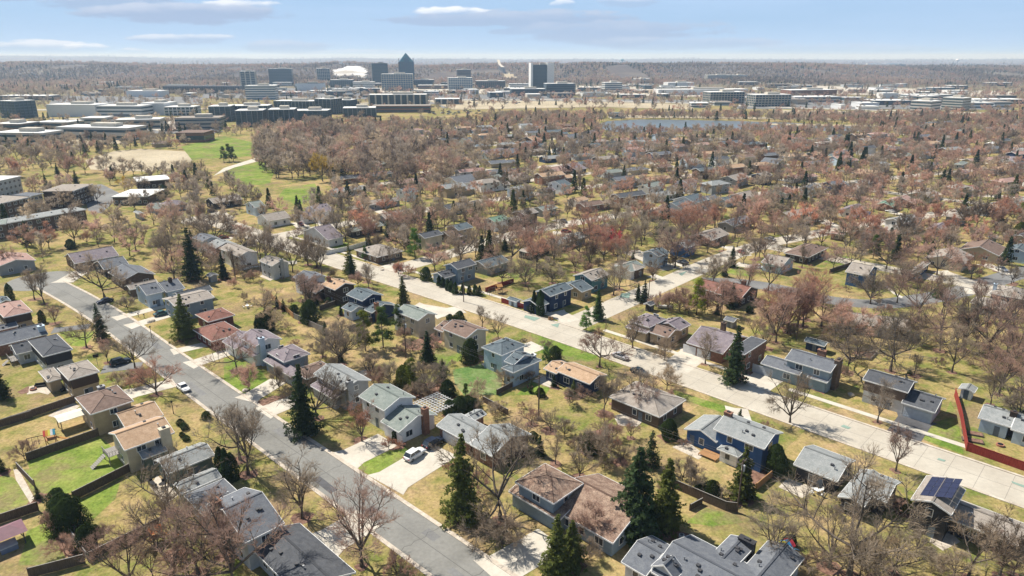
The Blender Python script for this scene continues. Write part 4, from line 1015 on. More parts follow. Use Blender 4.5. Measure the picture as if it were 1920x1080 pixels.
def gen_pine(seed, H=12, n=6000, open_=.5):
    r = random.Random(seed); mb = MB(); W = MB()
    W.tube([(0,0,-.2),(.1,0,H*.5),(0,.1,H*.95)], [H*.017, H*.011, .03], 6)
    clumps = []
    for i in range(44):
        k = r.uniform(.22,1); a = r.uniform(0,6.28); rr = H*.24*(1.08-k)**.55*r.uniform(.45,1.1)
        c = Vector((math.cos(a)*rr, math.sin(a)*rr, H*k-.2)); clumps.append(c)
        W.tube([(0,0,c.z-.6), tuple(c)], [.07,.02], 3, False)
    for c in clumps:
        s = H*.075*r.uniform(.7,1.35)
        for q in range(n//44):
            d = Vector((r.gauss(0,1), r.gauss(0,1), r.gauss(0,.55))).normalized(); p = c+d*s*r.uniform(.3,1)*Vector((1,1,.6)).length/1.5
            leaf_tri(mb, p, (d+Vector((0,0,.4))).normalized(), .26*r.uniform(.6,1.3), r)
    return W, mb
def gen_dense(seed, H, Rr, n, ls, col=False):
    """arborvitae column or clipped round evergreen"""
    r = random.Random(seed); mb = MB(); W = MB(); W.tube([(0,0,-.1),(0,0,H*.7)], [.09,.03], 5)
    lob = [(r.uniform(0,6.28), r.uniform(.1,.9), r.uniform(.05,.16)) for _ in range(14)]
    for q in range(n):
        k = r.random(); a = r.uniform(0,6.28)
        rad = Rr*(min(1, (1-k)*1.6+.06)**.7 if col else math.sqrt(max(0.02, 1-(2*k-.75)**2/1.6)))
        for la, lk_, am in lob: rad *= 1+am*max(0, math.cos(a-la))**4*math.exp(-((k-lk_)/.12)**2)*3
        rad *= r.uniform(.80,1.04)
        p = Vector((math.cos(a)*rad, math.sin(a)*rad, H*k)); nn = Vector((math.cos(a)+r.uniform(-.5,.5), math.sin(a)+r.uniform(-.5,.5), r.uniform(-.1,.9))).normalized()
        leaf_tri(mb, p, nn, ls*r.uniform(.6,1.3), r)
    return W, mb
def pair(x): return (x[0].mesh('trunk', M['bark'], True), x[1].mesh('crown', M['needles']))
SPR = [pair(gen_spruce(1, thin=.12, n=7600)), pair(gen_spruce(2, Rb=3.1, thin=.15, n=8000, tiers=20)), pair(gen_spruce(3, Rb=2.3, n=6200, thin=.2)), pair(gen_spruce(4, Rb=3.0, n=4200, thin=.3, tiers=16)), pair(gen_spruce(5, Rb=2.7, n=6000, thin=.28, tiers=18))]
PIN = [pair(gen_pine(11)), pair(gen_pine(12)), pair(gen_pine(13, n=4600))]
ARB = [pair(gen_dense(21, 5, .75, 2600, .2, True)), pair(gen_dense(22, 5, .9, 2600, .2, True))]
BSH = [pair(gen_dense(31, 4, 1.9, 4600, .22)), pair(gen_dense(32, 4, 1.7, 4200, .22))]
REFH = {'d':12,'c':4,'s':12,'p':12,'a':5,'b':4,'w':12}
TREES = []; PROTO = {}
def tree(kind, base, h, col='g', var=None, wid=1.0, far=False, rot=None):
    pool = {'d':FARB if far else BARE,'c':SHRUB,'s':SPR,'p':PIN,'a':ARB,'b':BSH,'w':FARB if far else BARE}[kind]
    vi = rnd.randrange(len(pool)) if var is None else var; W, T = pool[vi]
    nm = {'d':'bare_tree','c':'bare_shrub','s':'spruce_tree','p':'pine_tree','a':'arborvitae','b':'evergreen_shrub','w':'willow_tree'}[kind]
    key = (nm, vi, far)
    if key not in PROTO:
        r_ = empty(nm, (0,0,0)); PROTO[key] = (r_, link('trunk', W, r_), link('crown', T, r_)); rr, a, b_ = PROTO[key]
    else:
        s, sa, sb = PROTO[key]; rr = s.copy(); a = sa.copy(); b_ = sb.copy()
        for o in (rr, a, b_): C.objects.link(o)
        a.parent = rr; b_.parent = rr
    rr.location = (base.x, base.y, 0); k = h/REFH[kind]; rr.scale = (k*wid, k*wid, k); rr.rotation_euler = (0,0,rnd.uniform(0,6.28) if rot is None else rot)
    c = CROWN.get(col) if kind in 'dcw' else NEED[kind]
    j_ = rnd.uniform(.88,1.12); hue = rnd.uniform(-.04,.04)
    if kind == 'w': c = CROWN['w']
    c = (c[0]*j_*(1+hue), c[1]*j_, c[2]*j_*(1-hue))
    if kind in 'spab' and col == 'y': c = (c[0]*2.2, c[1]*1.7, c[2]*1.1)
    if kind in 'spab' and col == 'G': c = (c[0]*1.1, c[1]*1.35, c[2]*1.1)
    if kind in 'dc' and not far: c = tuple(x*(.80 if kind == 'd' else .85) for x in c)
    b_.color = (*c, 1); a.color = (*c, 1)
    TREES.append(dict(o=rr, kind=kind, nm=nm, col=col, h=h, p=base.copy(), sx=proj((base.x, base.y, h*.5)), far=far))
    return rr
TD = """m7 390 970 580 d g|m7 500 1020 560 d g|m7 1180 950 420 d g|m7 490 540 370 d g|m7 980 350 190 d r|m7 800 400 290 b k|m7 300 260 110 d t|m7 560 300 150 d p|m7 1320 230 40 d g
z1 620 400 160 d p|z1 975 670 240 d g|z1 1150 590 170 s k|t1 1255 560 255 s y|z1 1215 840 540 d p|z1 1520 900 470 d g|t1 1058 935 660 d r|t1 880 885 750 c t|t1 800 870 760 c t|t1 960 860 730 c p
z1 1440 250 60 c g|z1 480 390 250 a k|m7 120 980 790 a k|t1 10 960 700 s k|m1 740 1050 460 s k|m1 1080 1040 740 s k|m1 720 680 470 s k|m1 520 1040 620 d p|m1 950 1010 720 d g|m1 1190 940 640 d g|m1 1410 1060 920 c p
t1 1600 775 480 d p|z6 290 800 450 c p|z6 620 800 480 c g|P 572 815 682 s k|P 594 785 672 d k|z6 1340 880 740 a k|z6 1260 930 800 b k|z6 1290 510 60 d g|z6 1120 410 200 d g
t3 15 500 400 a k|t3 45 505 385 a k|t3 78 508 390 a k|t3 105 500 400 a k|t3 130 500 330 c t|t3 60 390 180 d g|t3 370 450 300 b k|t3 330 440 290 s k|t3 145 350 265 s k|t3 190 370 285 s k|t3 260 385 330 b k|t3 490 325 280 b k
t3 370 340 90 d p|t3 330 300 70 d g|t3 410 80 -70 d g|t3 350 60 -90 d g|t3 995 335 135 s y|z8 600 240 -20 s k|z8 790 360 70 d g|z8 670 340 150 c p|z8 100 100 -180 d g|z8 215 120 -170 d g
t3 560 740 400 d g|t3 450 690 530 c g|t3 770 825 590 d g|t3 740 640 370 p y|t3 860 620 345 p k|t3 960 500 330 p k|t3 575 400 320 s k|t3 1160 730 505 s k|t3 1160 945 670 d g|t3 1050 900 690 p y|t3 905 860 690 c t|t3 830 870 720 c p|t3 1000 880 740 b y
t3 1450 720 560 b k|z8 1435 270 125 b k|z8 1580 330 220 a k|z8 1625 350 235 a k|z8 1680 385 260 a k|z8 1720 400 280 a k|z8 1765 425 295 a k|t3 1440 262 200 a k|t3 1480 265 192 a k|t3 1510 265 200 a k|t3 1395 255 185 a k
z9 625 330 50 d g|z9 805 450 110 d g|z9 260 245 175 b k|z9 320 240 185 b k|z9 375 235 140 b k|z9 575 1080 870 c t|z9 870 980 760 c t|z9 1160 940 790 c g|z9 1340 740 530 p G|z9 1480 700 590 c g|z9 230 1060 910 p k|z9 440 1090 950 p k|z9 1430 990 850 s k|z9 1650 1090 910 s y
z7 230 765 290 d r|P 868 975 812 s y|z7 1220 470 300 b k|z7 1330 460 270 b k|z7 1420 410 255 b k|z7 1200 255 80 b k|z7 1400 235 110 p k|z7 610 770 630 a k|z7 660 850 740 c r|z7 530 850 700 c r|z7 960 280 140 c g|z7 850 260 120 c g|z7 980 230 20 d g
P 466 890 742 d g|P 450 862 740 d g|t4 310 690 215 d g|t4 715 1015 470 d p|P 938 975 815 d g|t4 1660 890 670 c g|t4 1300 375 300 c r|t4 950 1090 900 c p|z5 860 960 600 d p|P 372 1075 940 d p
t2 1150 650 215 d g|t2 1190 930 480 d k|t2 1040 1110 830 d g|P 440 1110 930 d p|P 330 1105 950 d g|P 250 1108 960 d p|t2 400 625 495 b k|t2 440 705 530 b k|t2 485 765 570 b k|t2 595 890 745 b k|t2 260 560 465 s k|t2 700 835 720 c p|t2 650 800 740 b k|t2 20 380 265 s k|t2 165 290 165 c p
t2 1500 400 212 a k|t2 1540 440 220 a k|t2 1575 430 250 a k|t2 1220 60 20 b k|t2 1245 90 45 b k|t2 1230 140 108 b k|t2 1260 165 130 b k|t2 440 930 780 c p|t2 340 780 640 c p|t2 1395 20 -30 b k
t6 830 800 205 s k|t6 1030 745 285 s y|z10 850 300 -60 d g|z10 1120 460 60 d g|t6 300 1085 660 s y|t6 400 1010 700 s y|t6 555 835 550 c p|t6 520 960 800 c g|t6 935 345 95 s k|t6 1060 150 25 b k|t6 1545 560 210 s y|t6 1345 552 440 b k|t6 1260 520 465 b k|t6 1150 435 270 c g|t6 1210 490 320 c g|t6 1405 565 450 c g|t6 740 780 650 b y
z13 1270 890 570 b k|t8 40 985 560 d g|t6 450 260 110 c g|t6 520 240 110 b k|t6 600 310 50 c g|t6 640 250 90 c r|t6 730 310 140 d g|t6 680 160 30 c p|t6 590 120 0 d g|t6 800 150 10 d p
t5 590 748 430 d r|t5 815 622 335 d g|t5 1030 705 540 c g|t5 1305 728 470 d g|t5 1490 860 465 s k|t5 1045 903 715 c t|t5 580 430 225 s G|t5 500 500 340 p G|t5 148 385 235 a k|t5 190 400 232 a k|t5 850 300 182 s k|t5 892 315 155 s k|t5 1480 350 180 s k|t5 1245 400 145 p y|t5 1360 175 -25 d g|t5 685 265 10 d g|t5 725 225 -30 d g|t5 950 165 60 d p
t5 270 185 60 d g|t5 90 205 40 d g|t5 290 705 610 b k|t5 620 1065 760 d g|t5 390 1010 880 c g|t5 985 355 225 c p|t5 1055 365 215 c p|t5 1130 375 205 c p|t5 1190 392 215 c p|t5 1300 385 250 c p|t5 1710 625 430 d g|t5 1640 560 380 d p|t5 230 640 560 c g|t5 750 1000 850 d g|t5 880 1075 830 d p|t5 480 960 870 c p
t7 130 520 215 d r|t7 312 330 75 d r|t7 690 322 55 d g|t7 912 195 5 d g|t7 530 785 395 d g|t7 825 778 315 d g|t7 1240 785 410 d t|t7 1160 640 380 d p|t7 985 805 640 d g|t7 1500 1005 740 d g|P 1645 792 700 d g|P 1481 793 688 d g|t7 1140 275 150 s G|t7 70 70 8 a k|t7 1400 600 340 d p|t7 1550 100 -5 d p|t7 1640 190 40 d g|t7 40 530 190 d r|t7 95 480 150 d r|t7 200 470 140 d p|t7 250 430 120 d r|t7 1600 705 480 d p|t7 1690 660 470 d p|t7 1730 900 700 d p|t7 1300 640 400 d g
t8 860 372 45 d p|t8 548 1080 250 d g|t8 410 1020 590 d g|t8 720 1090 690 d t|t8 850 1060 750 d t|t8 620 1080 800 c t|t8 1560 1080 630 d k|t8 1350 1090 730 d g|t8 1650 1070 790 d p|t8 1000 920 740 c g|t8 1250 1080 900 c t|t8 920 640 560 b y|t8 820 640 500 c p|t8 650 640 560 c g|t8 480 600 500 c g
t5 850 985 760 d g|t5 930 1010 840 d p|t5 700 1000 800 d g|t5 1060 1010 880 d p|t6 130 60 -80 d p|t6 260 100 -60 d g|t4 1700 250 20 d g|t6 60 260 90 d g|t4 1500 520 330 c p|P 1455 642 535 d p|P 1478 622 520 d p|P 1505 612 515 d r|P 1540 612 530 d p|P 1762 640 535 d p|P 1805 655 540 d g|P 1852 672 556 d p|P 1893 692 590 d p|P 1722 602 512 d p|P 1765 590 505 d t|P 1832 600 515 d p|P 1900 612 525 d g|P 1682 568 495 d p|P 1400 562 478 d p|P 1440 545 465 d p|P 1350 585 515 c p|P 1590 640 560 c p|P 1700 640 580 c g|P 1872 740 640 d p|P 1905 790 700 c g|P 52 472 418 d p|P 92 466 412 d r|P 140 456 398 d g|P 182 450 392 d p|P 60 432 392 d t|P 30 332 288 d r|P 130 332 288 d p|P 232 332 290 d g|P 70 300 265 d g|P 215 455 400 d g|P 255 470 410 d g|P 20 505 455 d p|P 160 325 285 d p|P 195 318 280 d g|m2 225 885 490 d g|m2 330 905 510 d g|m2 95 605 440 d p|m2 310 465 180 d g|m2 610 345 50 d g|m2 860 325 50 d g|m2 1110 305 60 d r|m2 1500 505 50 d t|m2 1730 425 180 d g|m2 1230 635 290 d g|m2 1150 875 590 d g|m2 1430 805 470 p G|m2 870 825 665 p G|m2 700 970 650 s y|m2 1130 600 360 s k|m2 905 655 545 a k|m2 890 1075 830 d g|m2 1250 1010 815 c r|m2 1360 1015 855 c p|m2 1760 865 690 c t|m2 1820 705 530 d g|m2 1010 690 500 c g
m3 610 1085 710 d g|m3 870 1085 750 d g|m3 1170 1085 780 d g|m3 1590 935 550 d k|m3 1430 965 690 d p|m3 1050 605 370 d g|m3 910 615 460 c g|m3 790 505 190 d g|m3 420 575 350 d g|m3 640 725 540 s k|m3 1110 435 240 d g|m3 1340 345 150 d g|m3 1590 575 210 d r|m4 60 765 430 d R|m3 550 705 520 c g|m3 480 765 640 c t|m3 695 465 360 a k|m4 110 830 520 c r
m4 300 755 430 d g|m4 820 595 200 d r|m4 590 555 275 s k|m4 500 255 50 d g|m4 1110 105 -50 d g|m4 1240 115 -50 d g|m4 1430 105 -40 d p|m4 340 295 170 d g|m4 1690 375 90 d g|m4 1860 285 50 d p|m4 1300 725 530 d k|m4 1650 825 510 d g|m4 1760 835 550 d g|m4 1700 800 540 d p|m4 1180 1085 730 d g|m4 500 1055 820 d g|m4 1390 905 670 s k|m4 870 925 830 c g|m4 280 810 720 s k|m4 1450 680 430 d p|m4 1700 640 380 d p|m4 700 900 740 c k
m5 210 685 290 d g|m5 690 505 210 d g|m5 1200 525 290 d r|m5 1700 425 140 d r|m5 1880 430 150 d r|m5 1400 795 450 d g|m5 930 905 550 d g|m5 1180 810 540 p k|m5 1000 385 170 d g|m5 600 175 0 d g|m5 60 285 70 d g|m5 1570 735 640 b k|m5 1830 765 615 a k|m5 1770 645 505 s G|m5 1520 1075 790 d p|m5 120 775 640 d g|m5 380 910 620 d g|m5 130 945 800 a k
m6 1070 425 90 d r|m6 1320 465 240 d g|m6 1520 125 10 d p|m6 1630 775 590 d g|m6 1800 905 700 d g|m6 1410 845 730 c g|m6 950 1075 860 s G|m6 560 935 690 d g|m6 210 1065 790 d g|m6 1880 185 -10 p y|m6 1860 405 220 b y|m6 1650 305 180 b k
n1 630 650 480 s k|n1 760 620 470 s k|n1 880 480 230 s k|n1 650 290 150 s k|n1 1400 470 285 w w|n1 1100 600 370 d t|n1 1270 820 560 d g|n1 1640 620 440 d k|n1 1850 530 400 b k|n1 300 720 600 d p|n1 1240 400 180 d p|n1 1500 290 100 d g|n1 1600 280 110 d g|n1 1780 280 150 d g|n1 740 440 250 d p|n1 200 320 140 d r
q3 500 1040 810 w w|P 430 303 270 p k|P 420 304 274 p k|P 438 303 275 p k|P 600 311 284 w w"""
ntree_limit = 0
for line in TD.strip().split('\n'):
    for it in line.split('|'):
        t, bx, by, ty, k, c = it.split()
        X, Y = px(t, float(bx), float(by)); _, TY = px(t, 0, float(ty))
        b_ = land(X, Y); h = height_to(b_, TY); d_ = math.hypot(b_.x, b_.y)
        wid = 1.0
        if k == 'a': wid = min(1.3, max(.8, 5/h*1.2))
        if k == 'b': wid = .62 if h > 5.5 else (.8 if h > 3.2 else 1)
        if k == 'c': wid = 1.05
        if k == 'd': wid = 1.06
        if k == 's': wid = {'P':.85,'z1':.95,'m1':.9,'t5':1.0}.get(t, 1.12)
        tree(k, b_, max(.8, min(h, 26)), c, wid=wid, far=d_ > 300)
r_ = random.Random(77)
for T_ in TREES:
    if T_['kind'] in 'dsb' and T_['p'].y < 260 and T_['h'] > 2:
        v0 = to_uv(T_['p'])[1]
        if 49 < v0 < 60 or 129 < v0 < 141: continue
        q = r_.uniform(.9,2.1)*(1.2 if T_['kind'] != 'd' else 1); c_ = T_['p']
        poly_ground('leaf_litter', [(c_.x+q*r_.uniform(.65,1.25)*math.cos(a*.524), c_.y+q*r_.uniform(.65,1.25)*math.sin(a*.524)) for a in range(12)], .016+.003*r_.random(), M['mulch'])
for u_, v_, a_, b_, m_ in ((72,56,3,1.6,'asphalt2'),(96,51.5,6,1.5,'newasphalt'),(118,55,4,1.8,'asphalt2'),(150,51,9,1.3,'asphalt2'),(84,53,1.6,1.6,'newasphalt'),(182,54,5,1.6,'asphalt2'),(132,52.6,1.2,1.2,'newasphalt'),(60,53,8,1.2,'asphalt2')):
    poly_ground('road_patch', [uv(u_-a_/2,v_-b_/2), uv(u_+a_/2,v_-b_/2), uv(u_+a_/2,v_+b_/2), uv(u_-a_/2,v_+b_/2)], .034, M[m_])
# clear ground test for the trees placed between
def blocked(p, m=1.5):
    u_, v_ = to_uv(p)
    if v_ < 62 and v_ > 46 and u_ < 275: return True
    if 124 < v_ < 147 and u_ < 325: return True
    for k, pts in cross.items():
        for (a1, b1), (a2, b2) in zip(pts, pts[1:]):
            if b1-3 <= v_ <= b2+3:
                f = (v_-b1)/(b2-b1) if b2 != b1 else 0
                if abs(u_-(a1+(a2-a1)*f)) < 6.5: return True
    for k in BSTREETS:
        if abs(u_-(192+75*k+bendv(v_))) < 6 and v_ > 200: return True
    for c, X, Y, hx, hy in FOOT:
        q = p-c
        if abs(q.dot(X)) < hx+m and abs(q.dot(Y)) < hy+m: return True
    return False
OPEN = [[at('P',*p) for p in q] for q in ([(160,305),(215,285),(265,280),(385,286),(500,296),(525,310),(610,335),(620,375),(560,395),(500,380),(440,350),(350,316),(280,330),(170,318)], lk,
        [(340,275),(420,255),(480,268),(480,300),(360,300)], [(150,340),(240,340),(240,400),(150,400)])]
OPENP = [[(p.x, p.y) for p in q] for q in OPEN]
def is_open(p): return any(in_poly(p.x, p.y, q) for q in OPENP)
# ------------------------------------------------------------------ trees between the surveyed ones
def tone(p):
    """pinks and reds prevail to the right and far, grey-browns elsewhere"""
    s = proj((p.x, p.y, 5))[0]/1920
    r = rnd.random()
    if r < .24+.38*s: return rnd.choice('prp' if s > .5 else 'ppr')
    if r < .93: return rnd.choice('gggt')
    return 'k'
tree_xy = [(t['p'].x, t['p'].y, t['h']) for t in TREES if t['kind'] in 'dsp']
def far_enough(p, dmin):
    return all((p.x-x)**2+(p.y-y)**2 > dmin*dmin for x, y, h in tree_xy)
n_bare = sum(1 for t in TREES if t['kind'] == 'd')
cand = []
for _ in range(2600):
    y = rnd.uniform(0,1)**.7*300+135; half = y*.80
    p = Vector((rnd.uniform(-half, half), y, 0))
    sx, sy = proj(p)
    if not (-30 < sx < 1950 and sy < 1090): continue
    if y < 230 and rnd.random() < .93: continue
    if sx < 300 and sy > 330: continue
    if sx < 560 and y > 330: continue
    cand.append(p)
cand.sort(key=lambda p: p.y)
for p in cand:
    if n_bare >= 300: break
    if blocked(p, 2.5) or is_open(p) or not far_enough(p, 8.5): continue
    h = rnd.uniform(10, 16.5); tree('d', p, h, tone(p), wid=rnd.uniform(.95,1.15), far=math.hypot(p.x,p.y) > 300); tree_xy.append((p.x, p.y, h)); n_bare += 1
YLAST = p.y
CLEAR = [[(a.x,a.y) for a in [at(t,*q) for q in pp]] for t, pp in (('z9',[(240,760),(600,700),(880,800),(900,1000),(860,1150),(300,1150)]),('t2',[(0,60),(1000,60),(1000,600),(500,640),(0,640)]),('z12',[(700,200),(1700,200),(1800,800),(900,700)]),('t4',[(600,150),(1330,100),(1330,700),(600,500)]),('z13',[(500,700),(1000,750),(900,1080),(300,1080)]))]
# low shrubs and hedging along the back fences between the two streets and in gardens
k = 0
for _ in range(2600):
    if k >= 165: break
    u_ = rnd.uniform(25, 250); v_ = rnd.choice((rnd.gauss(94,7), rnd.gauss(94,9), rnd.gauss(192,16), rnd.uniform(60,230))); p = uv(u_, v_)
    sx, sy = proj(p)
    if not (0 < sx < 1920 and 300 < sy < 1080) or blocked(p, .6) or any(in_poly(p.x,p.y,q) for q in CLEAR): continue
    q = rnd.random()
    if q < .80: tree('c', p, rnd.uniform(1.6,4.4), rnd.choice('gpgtpg'), wid=1.05)
    elif q < .92: tree('b', p, rnd.uniform(.9,2.2), 'k')
    else: tree('s', p, rnd.uniform(3,7), 'k')
    k += 1

# ------------------------------------------------------------------ hills
def hill(x, y):
    """wooded bluff about three kilometres off and the far range to the left"""
    s = 960+1280*x/max(y, 1)
    def bell(c, w): return math.exp(-((s-c)/w)**2)
    crest = 33+4*math.sin(x*.0021)+3*math.sin(x*.0057+1)+13*bell(668, 55)+3*bell(860,60)+5*bell(1130,90)-10*max(0,(s-1420)/500)
    if s < 300: crest += 2
    a = min(max((y-2350)/(2950-2350), 0), 1); a = a*a*(3-2*a)
    b = 1-min(max((y-3300)/1500, 0), 1); b = b*b*(3-2*b)
    z = crest*a*b
    f = min(max((y-9500)/3500, 0), 1)*(1-min(max((y-15000)/5000,0),1))
    z += f*(40+48*math.exp(-((s-60)/330)**2)+8*math.sin(s*.011)+5*math.sin(s*.031)-14*min(max((s-700)/900,0),1))
    return z
hm = MB(); ys = [2300+70*i for i in range(38)]+[5000+500*i for i in range(9)]+[9500+350*i for i in range(32)]
NX = 150
for y in ys:
    for i in range(NX+1):
        s = -120+2160*i/NX; x = (s-960)/1280*y; hm.v.append((x, y, hill(x, y)-.5+ (mnoise.noise((x*.004, y*.004, 0))*3 if hill(x,y) > 4 else 0)))
for j_ in range(len(ys)-1):
    for i in range(NX):
        a = j_*(NX+1)+i; hm.face([(a, a+1, a+NX+2, a+NX+1)])
tag(hm.build('hills', M['grass'], smooth=True), kind='structure')
def draped(name, poly, mat, z=1.6, step=14):
    xs = [p[0] for p in poly]; ys_ = [p[1] for p in poly]; mb = MB()
    nx = int((max(xs)-min(xs))/step)+1; ny = int((max(ys_)-min(ys_))/step)+1
    for i in range(nx):
        for k in range(ny):
            x0 = min(xs)+i*step; y0 = min(ys_)+k*step
            if in_poly(x0+step/2, y0+step/2, poly):
                mb.poly([(x, y, hill(x, y)+z+ mnoise.noise((x*.004, y*.004, 0))*3) for x, y in ((x0,y0),(x0+step,y0),(x0+step,y0+step),(x0,y0+step))])
    return tag(mb.build(name, mat, smooth=True), kind='structure')
def S2(s, y): return ((s-960)/1280*y, y)
SNOW = [[S2(641,2560),S2(655,2480),S2(672,2500),S2(690,2440),S2(706,2470),S2(697,2560),S2(702,2680),S2(690,2830),S2(668,2820),S2(655,2740),S2(640,2700)], [S2(722,2480),S2(750,2480),S2(764,2560),S2(748,2650),S2(735,2620)], [S2(950,2400),S2(975,2400),S2(962,2560),S2(950,2640),S2(942,2560)]]
draped('ski_slope', SNOW[0], M['snow']); draped('ski_slope', SNOW[1], M['snow']); draped('ski_slope', SNOW[2], M['field'])

# ------------------------------------------------------------------ office district
def city(s0, s1, yb, yt, depth, style, rot=12, name='office_building', label='', cat='office building', crown=None, roof='whiteflat', floors=None, penthouse=True, dist=None):
    base = land((s0+s1)/2, yb); D = base.y; depth = min(depth, 26 if 'warehouse' != name else 34)
    if dist: D = dist; base = Vector(((((s0+s1)/2)-960)/1280*D, D, 0))
    wm = (s1-s0)/1280*math.hypot(D, 72)/math.cos(0)*1.0; wm = (s1-s0)/1280*D*1.04
    h = max(3.2, height_to(base, yt)); a = R(rot); 
    L = (wm-depth*abs(math.sin(a)))/math.cos(a)
    if L < wm*.35: depth = wm*.5; L = (wm-depth*abs(math.sin(a)))/math.cos(a)
    root = empty(name, base+Vector((0, depth/2, 0)), a)
    wall, glass, mode = style
    MB().box((0,0,h/2-.2), (L,depth,h+.4)).build('wall', wall, root)
    fl = floors or max(1, round(h/3.8)); fh = h/fl
    if mode != 'none':
        for k in range(min(fl, 26)):
            z = fh*(k+.5); mb = MB(); hh = fh*(.42 if mode == 'band' else .72)
            mb.box((0,0,z), (L+.3 if mode != 'inset' else L+.2, depth+.3, hh)); 
            if mode == 'grid':
                pass
            mb.build('window_band', glass, root)
    if mode in ('grid','piers'):
        mb = MB(); n = max(2, int(L/(5 if mode == 'grid' else 9))); m_ = max(2, int(depth/(5 if mode == 'grid' else 9)))
        w_ = .8 if mode == 'grid' else 2.4
        for i in range(n+1):
            for s_ in (-1,1): mb.box((-L/2+L*i/n, s_*(depth/2+.25), h/2), (w_,.7,h))
        for i in range(1, m_):
            for s_ in (-1,1): mb.box((s_*(L/2+.25), -depth/2+depth*i/m_, h/2), (.7,w_,h))
        mb.build('facade_piers', (greyp if wall is darkm else wall) if mode == 'grid' else M['concrete2'], root)
    MB().box((0,0,h+.3), (L+.6,depth+.6,.6)).build('roof', roofmat(roof), root)
    if penthouse and h > 9:
        MB().box((L*.08,0,h+2.1), (L*.35,depth*.4,3.2)).build('roof_plant', M['concrete2'], root)
    elif penthouse and L > 25:
        for k in range(min(5, int(L/14))): MB().box((-L/2+7+14*k+rnd.uniform(-3,3), rnd.uniform(-.3,.3)*depth, h+1.2), (2.6,2.2,1.4)).build('roof_plant', M['metal'], root)
    if crown:
        crown(root, L, depth, h)
    tag(root, label, cat, 'office district buildings')
    FOOT.append((root.location.copy(), Vector((math.cos(a), math.sin(a), 0)), Vector((-math.sin(a), math.cos(a), 0)), L/2+4, depth/2+4))
    return root
greyp = plain('grey_balcony_piers', (.20,.215,.225), .7); dkglass = plain('tinted_glass_dark', (.03,.07,.09), .25, spec=.5); blglass = plain('tinted_glass_blue', (.05,.12,.19), .2, spec=.6)
beige = plain('precast_beige', (.46,.42,.35), .8); beige2 = plain('precast_pale', (.56,.54,.50), .8); darkm = plain('dark_cladding', (.05,.07,.085), .6); redb = brickmat('brick'); bluem = plain('blue_steel', (.05,.09,.13), .4)
slate = plain('slate_cladding', (.075,.10,.125), .7); whitew = plain('white_cladding', (.68,.69,.69), .7); brown_ = plain('brown_precast', (.17,.13,.11), .8)
def pyramid(root, L, d, h):
    mb = MB(); w = L/2; q = d/2; t = h+L*.62
    b = 0; mb.v += [(-w,-q,h+.6),(w,-q,h+.6),(w,q,h+.6),(-w,q,h+.6),(0,0,t)]
    mb.face([(0,1,4),(1,2,4),(2,3,4),(3,0,4)]); mb.build('pyramid_roof', plain('pyramid_glass', (.07,.20,.24), .2, spec=.6), root)
    g_ = MB()
    for s_ in (-1,1):
        g_.box((0, s_*(q+.1), h+L*.12), (L*.34,.8,L*.28)); g_.box((s_*(w+.1),0,h+L*.12), (.8,L*.34,L*.28))
    g_.build('gable_glazing', blglass, root)
def white_cores(root, L, d, h):
    for x, w_ in ((-.52,.10),(.40,.34)): MB().box((L*x, 0, h/2+2), (L*w_, d*1.12, h+5)).build('stair_core', whitew, root)
G1 = (bluem, blglass, 'piers0'); 
city(748,776,163,107,36,(bluem,blglass,'grid'),14,'office_tower','tallest blue glass office tower with pyramid roof, standing on the skyline left of centre','tower',pyramid,'grey',24,False)
city(697,727,160,119,38,(darkm,dkglass,'band'),14,'office_tower','dark flat-topped slab tower just left of the pyramid-roofed tower','tower',roof='grey')
city(717,772,170,139,30,(beige,blglass,'grid'),6,label='beige framed office block with blue glass directly in front of the pyramid-roofed tower')
city(506,546,160,129,30,(slate,dkglass,'band'),8,label='wide dark blue slab office block left of the two-tone block, its top above the woods')
city(593,618,156,129,26,(beige2,dkglass,'grid'),16,label='two-tone pale and dark mid-rise block midway between slab block and pyramid-roofed tower')
city(450,479,171,134,28,(beige,dkglass,'piers'),16,'apartment_tower','tan mid-rise tower with pale stair columns, leftmost tower of the skyline','tower')
city(840,884,168,146,26,(beige2,blglass,'grid'),10,label='pale open-framed office block right of the pyramid-roofed tower')
city(856,882,158,131,24,(brown_,dkglass,'band'),10,label='brown tower rising behind the pale open-framed block')
city(996,1034,172,122,34,(darkm,dkglass,'band'),8,'office_tower','black tower with two white concrete stair cores right of centre','tower',white_cores,'grey',20)
city(1022,1076,179,157,30,(slate,dkglass,'band'),10,label='dark blue block attached right below the black tower with white cores')
city(958,1020,180,167,34,(darkm,dkglass,'band'),8,label='long low black podium building at the foot of the black tower')
city(1131,1165,173,155,34,(beige2,dkglass,'band'),10,label='small striped office block with four window bands right of the black tower')
city(1326,1394,194,173,40,(beige,dkglass,'grid'),10,label='beige gridded office block behind the lake, left of its twin')
city(1410,1481,200,178,40,(beige,dkglass,'grid'),10,label='beige gridded office block behind the lake, right twin')
city(1717,1769,212,190,48,(beige2,dkglass,'band'),38,label='striped cream office cube at right, nearer of the two cubes')
city(1777,1825,208,184,48,(beige2,dkglass,'band'),38,label='striped cream office cube at right, farther of the two cubes')
city(1474,1570,181,169,70,(redb,dkglass,'none'),14,'warehouse','big red-brown brick warehouse with flat pale roof behind the striped blocks','warehouse')
city(1235,1398,178,168,110,(whitew,dkglass,'none'),6,'warehouse','widest white flat-roofed warehouse behind the beige gridded offices','warehouse')
city(1483,1575,192,182,70,(beige2,dkglass,'band'),10,'warehouse','white low building in front of the red-brown warehouse','warehouse')
city(1702,1785,185,178,50,(whitew,dkglass,'band'),4,'warehouse','long thin grey-white building above the striped cubes','warehouse')
city(1825,1919,195,187,60,(slate,dkglass,'band'),2,'warehouse','long low building with white roof at the right edge','warehouse')
city(1640,1705,197,189,40,(slate,dkglass,'band'),2,'warehouse','grey low office left of the striped cubes','warehouse')
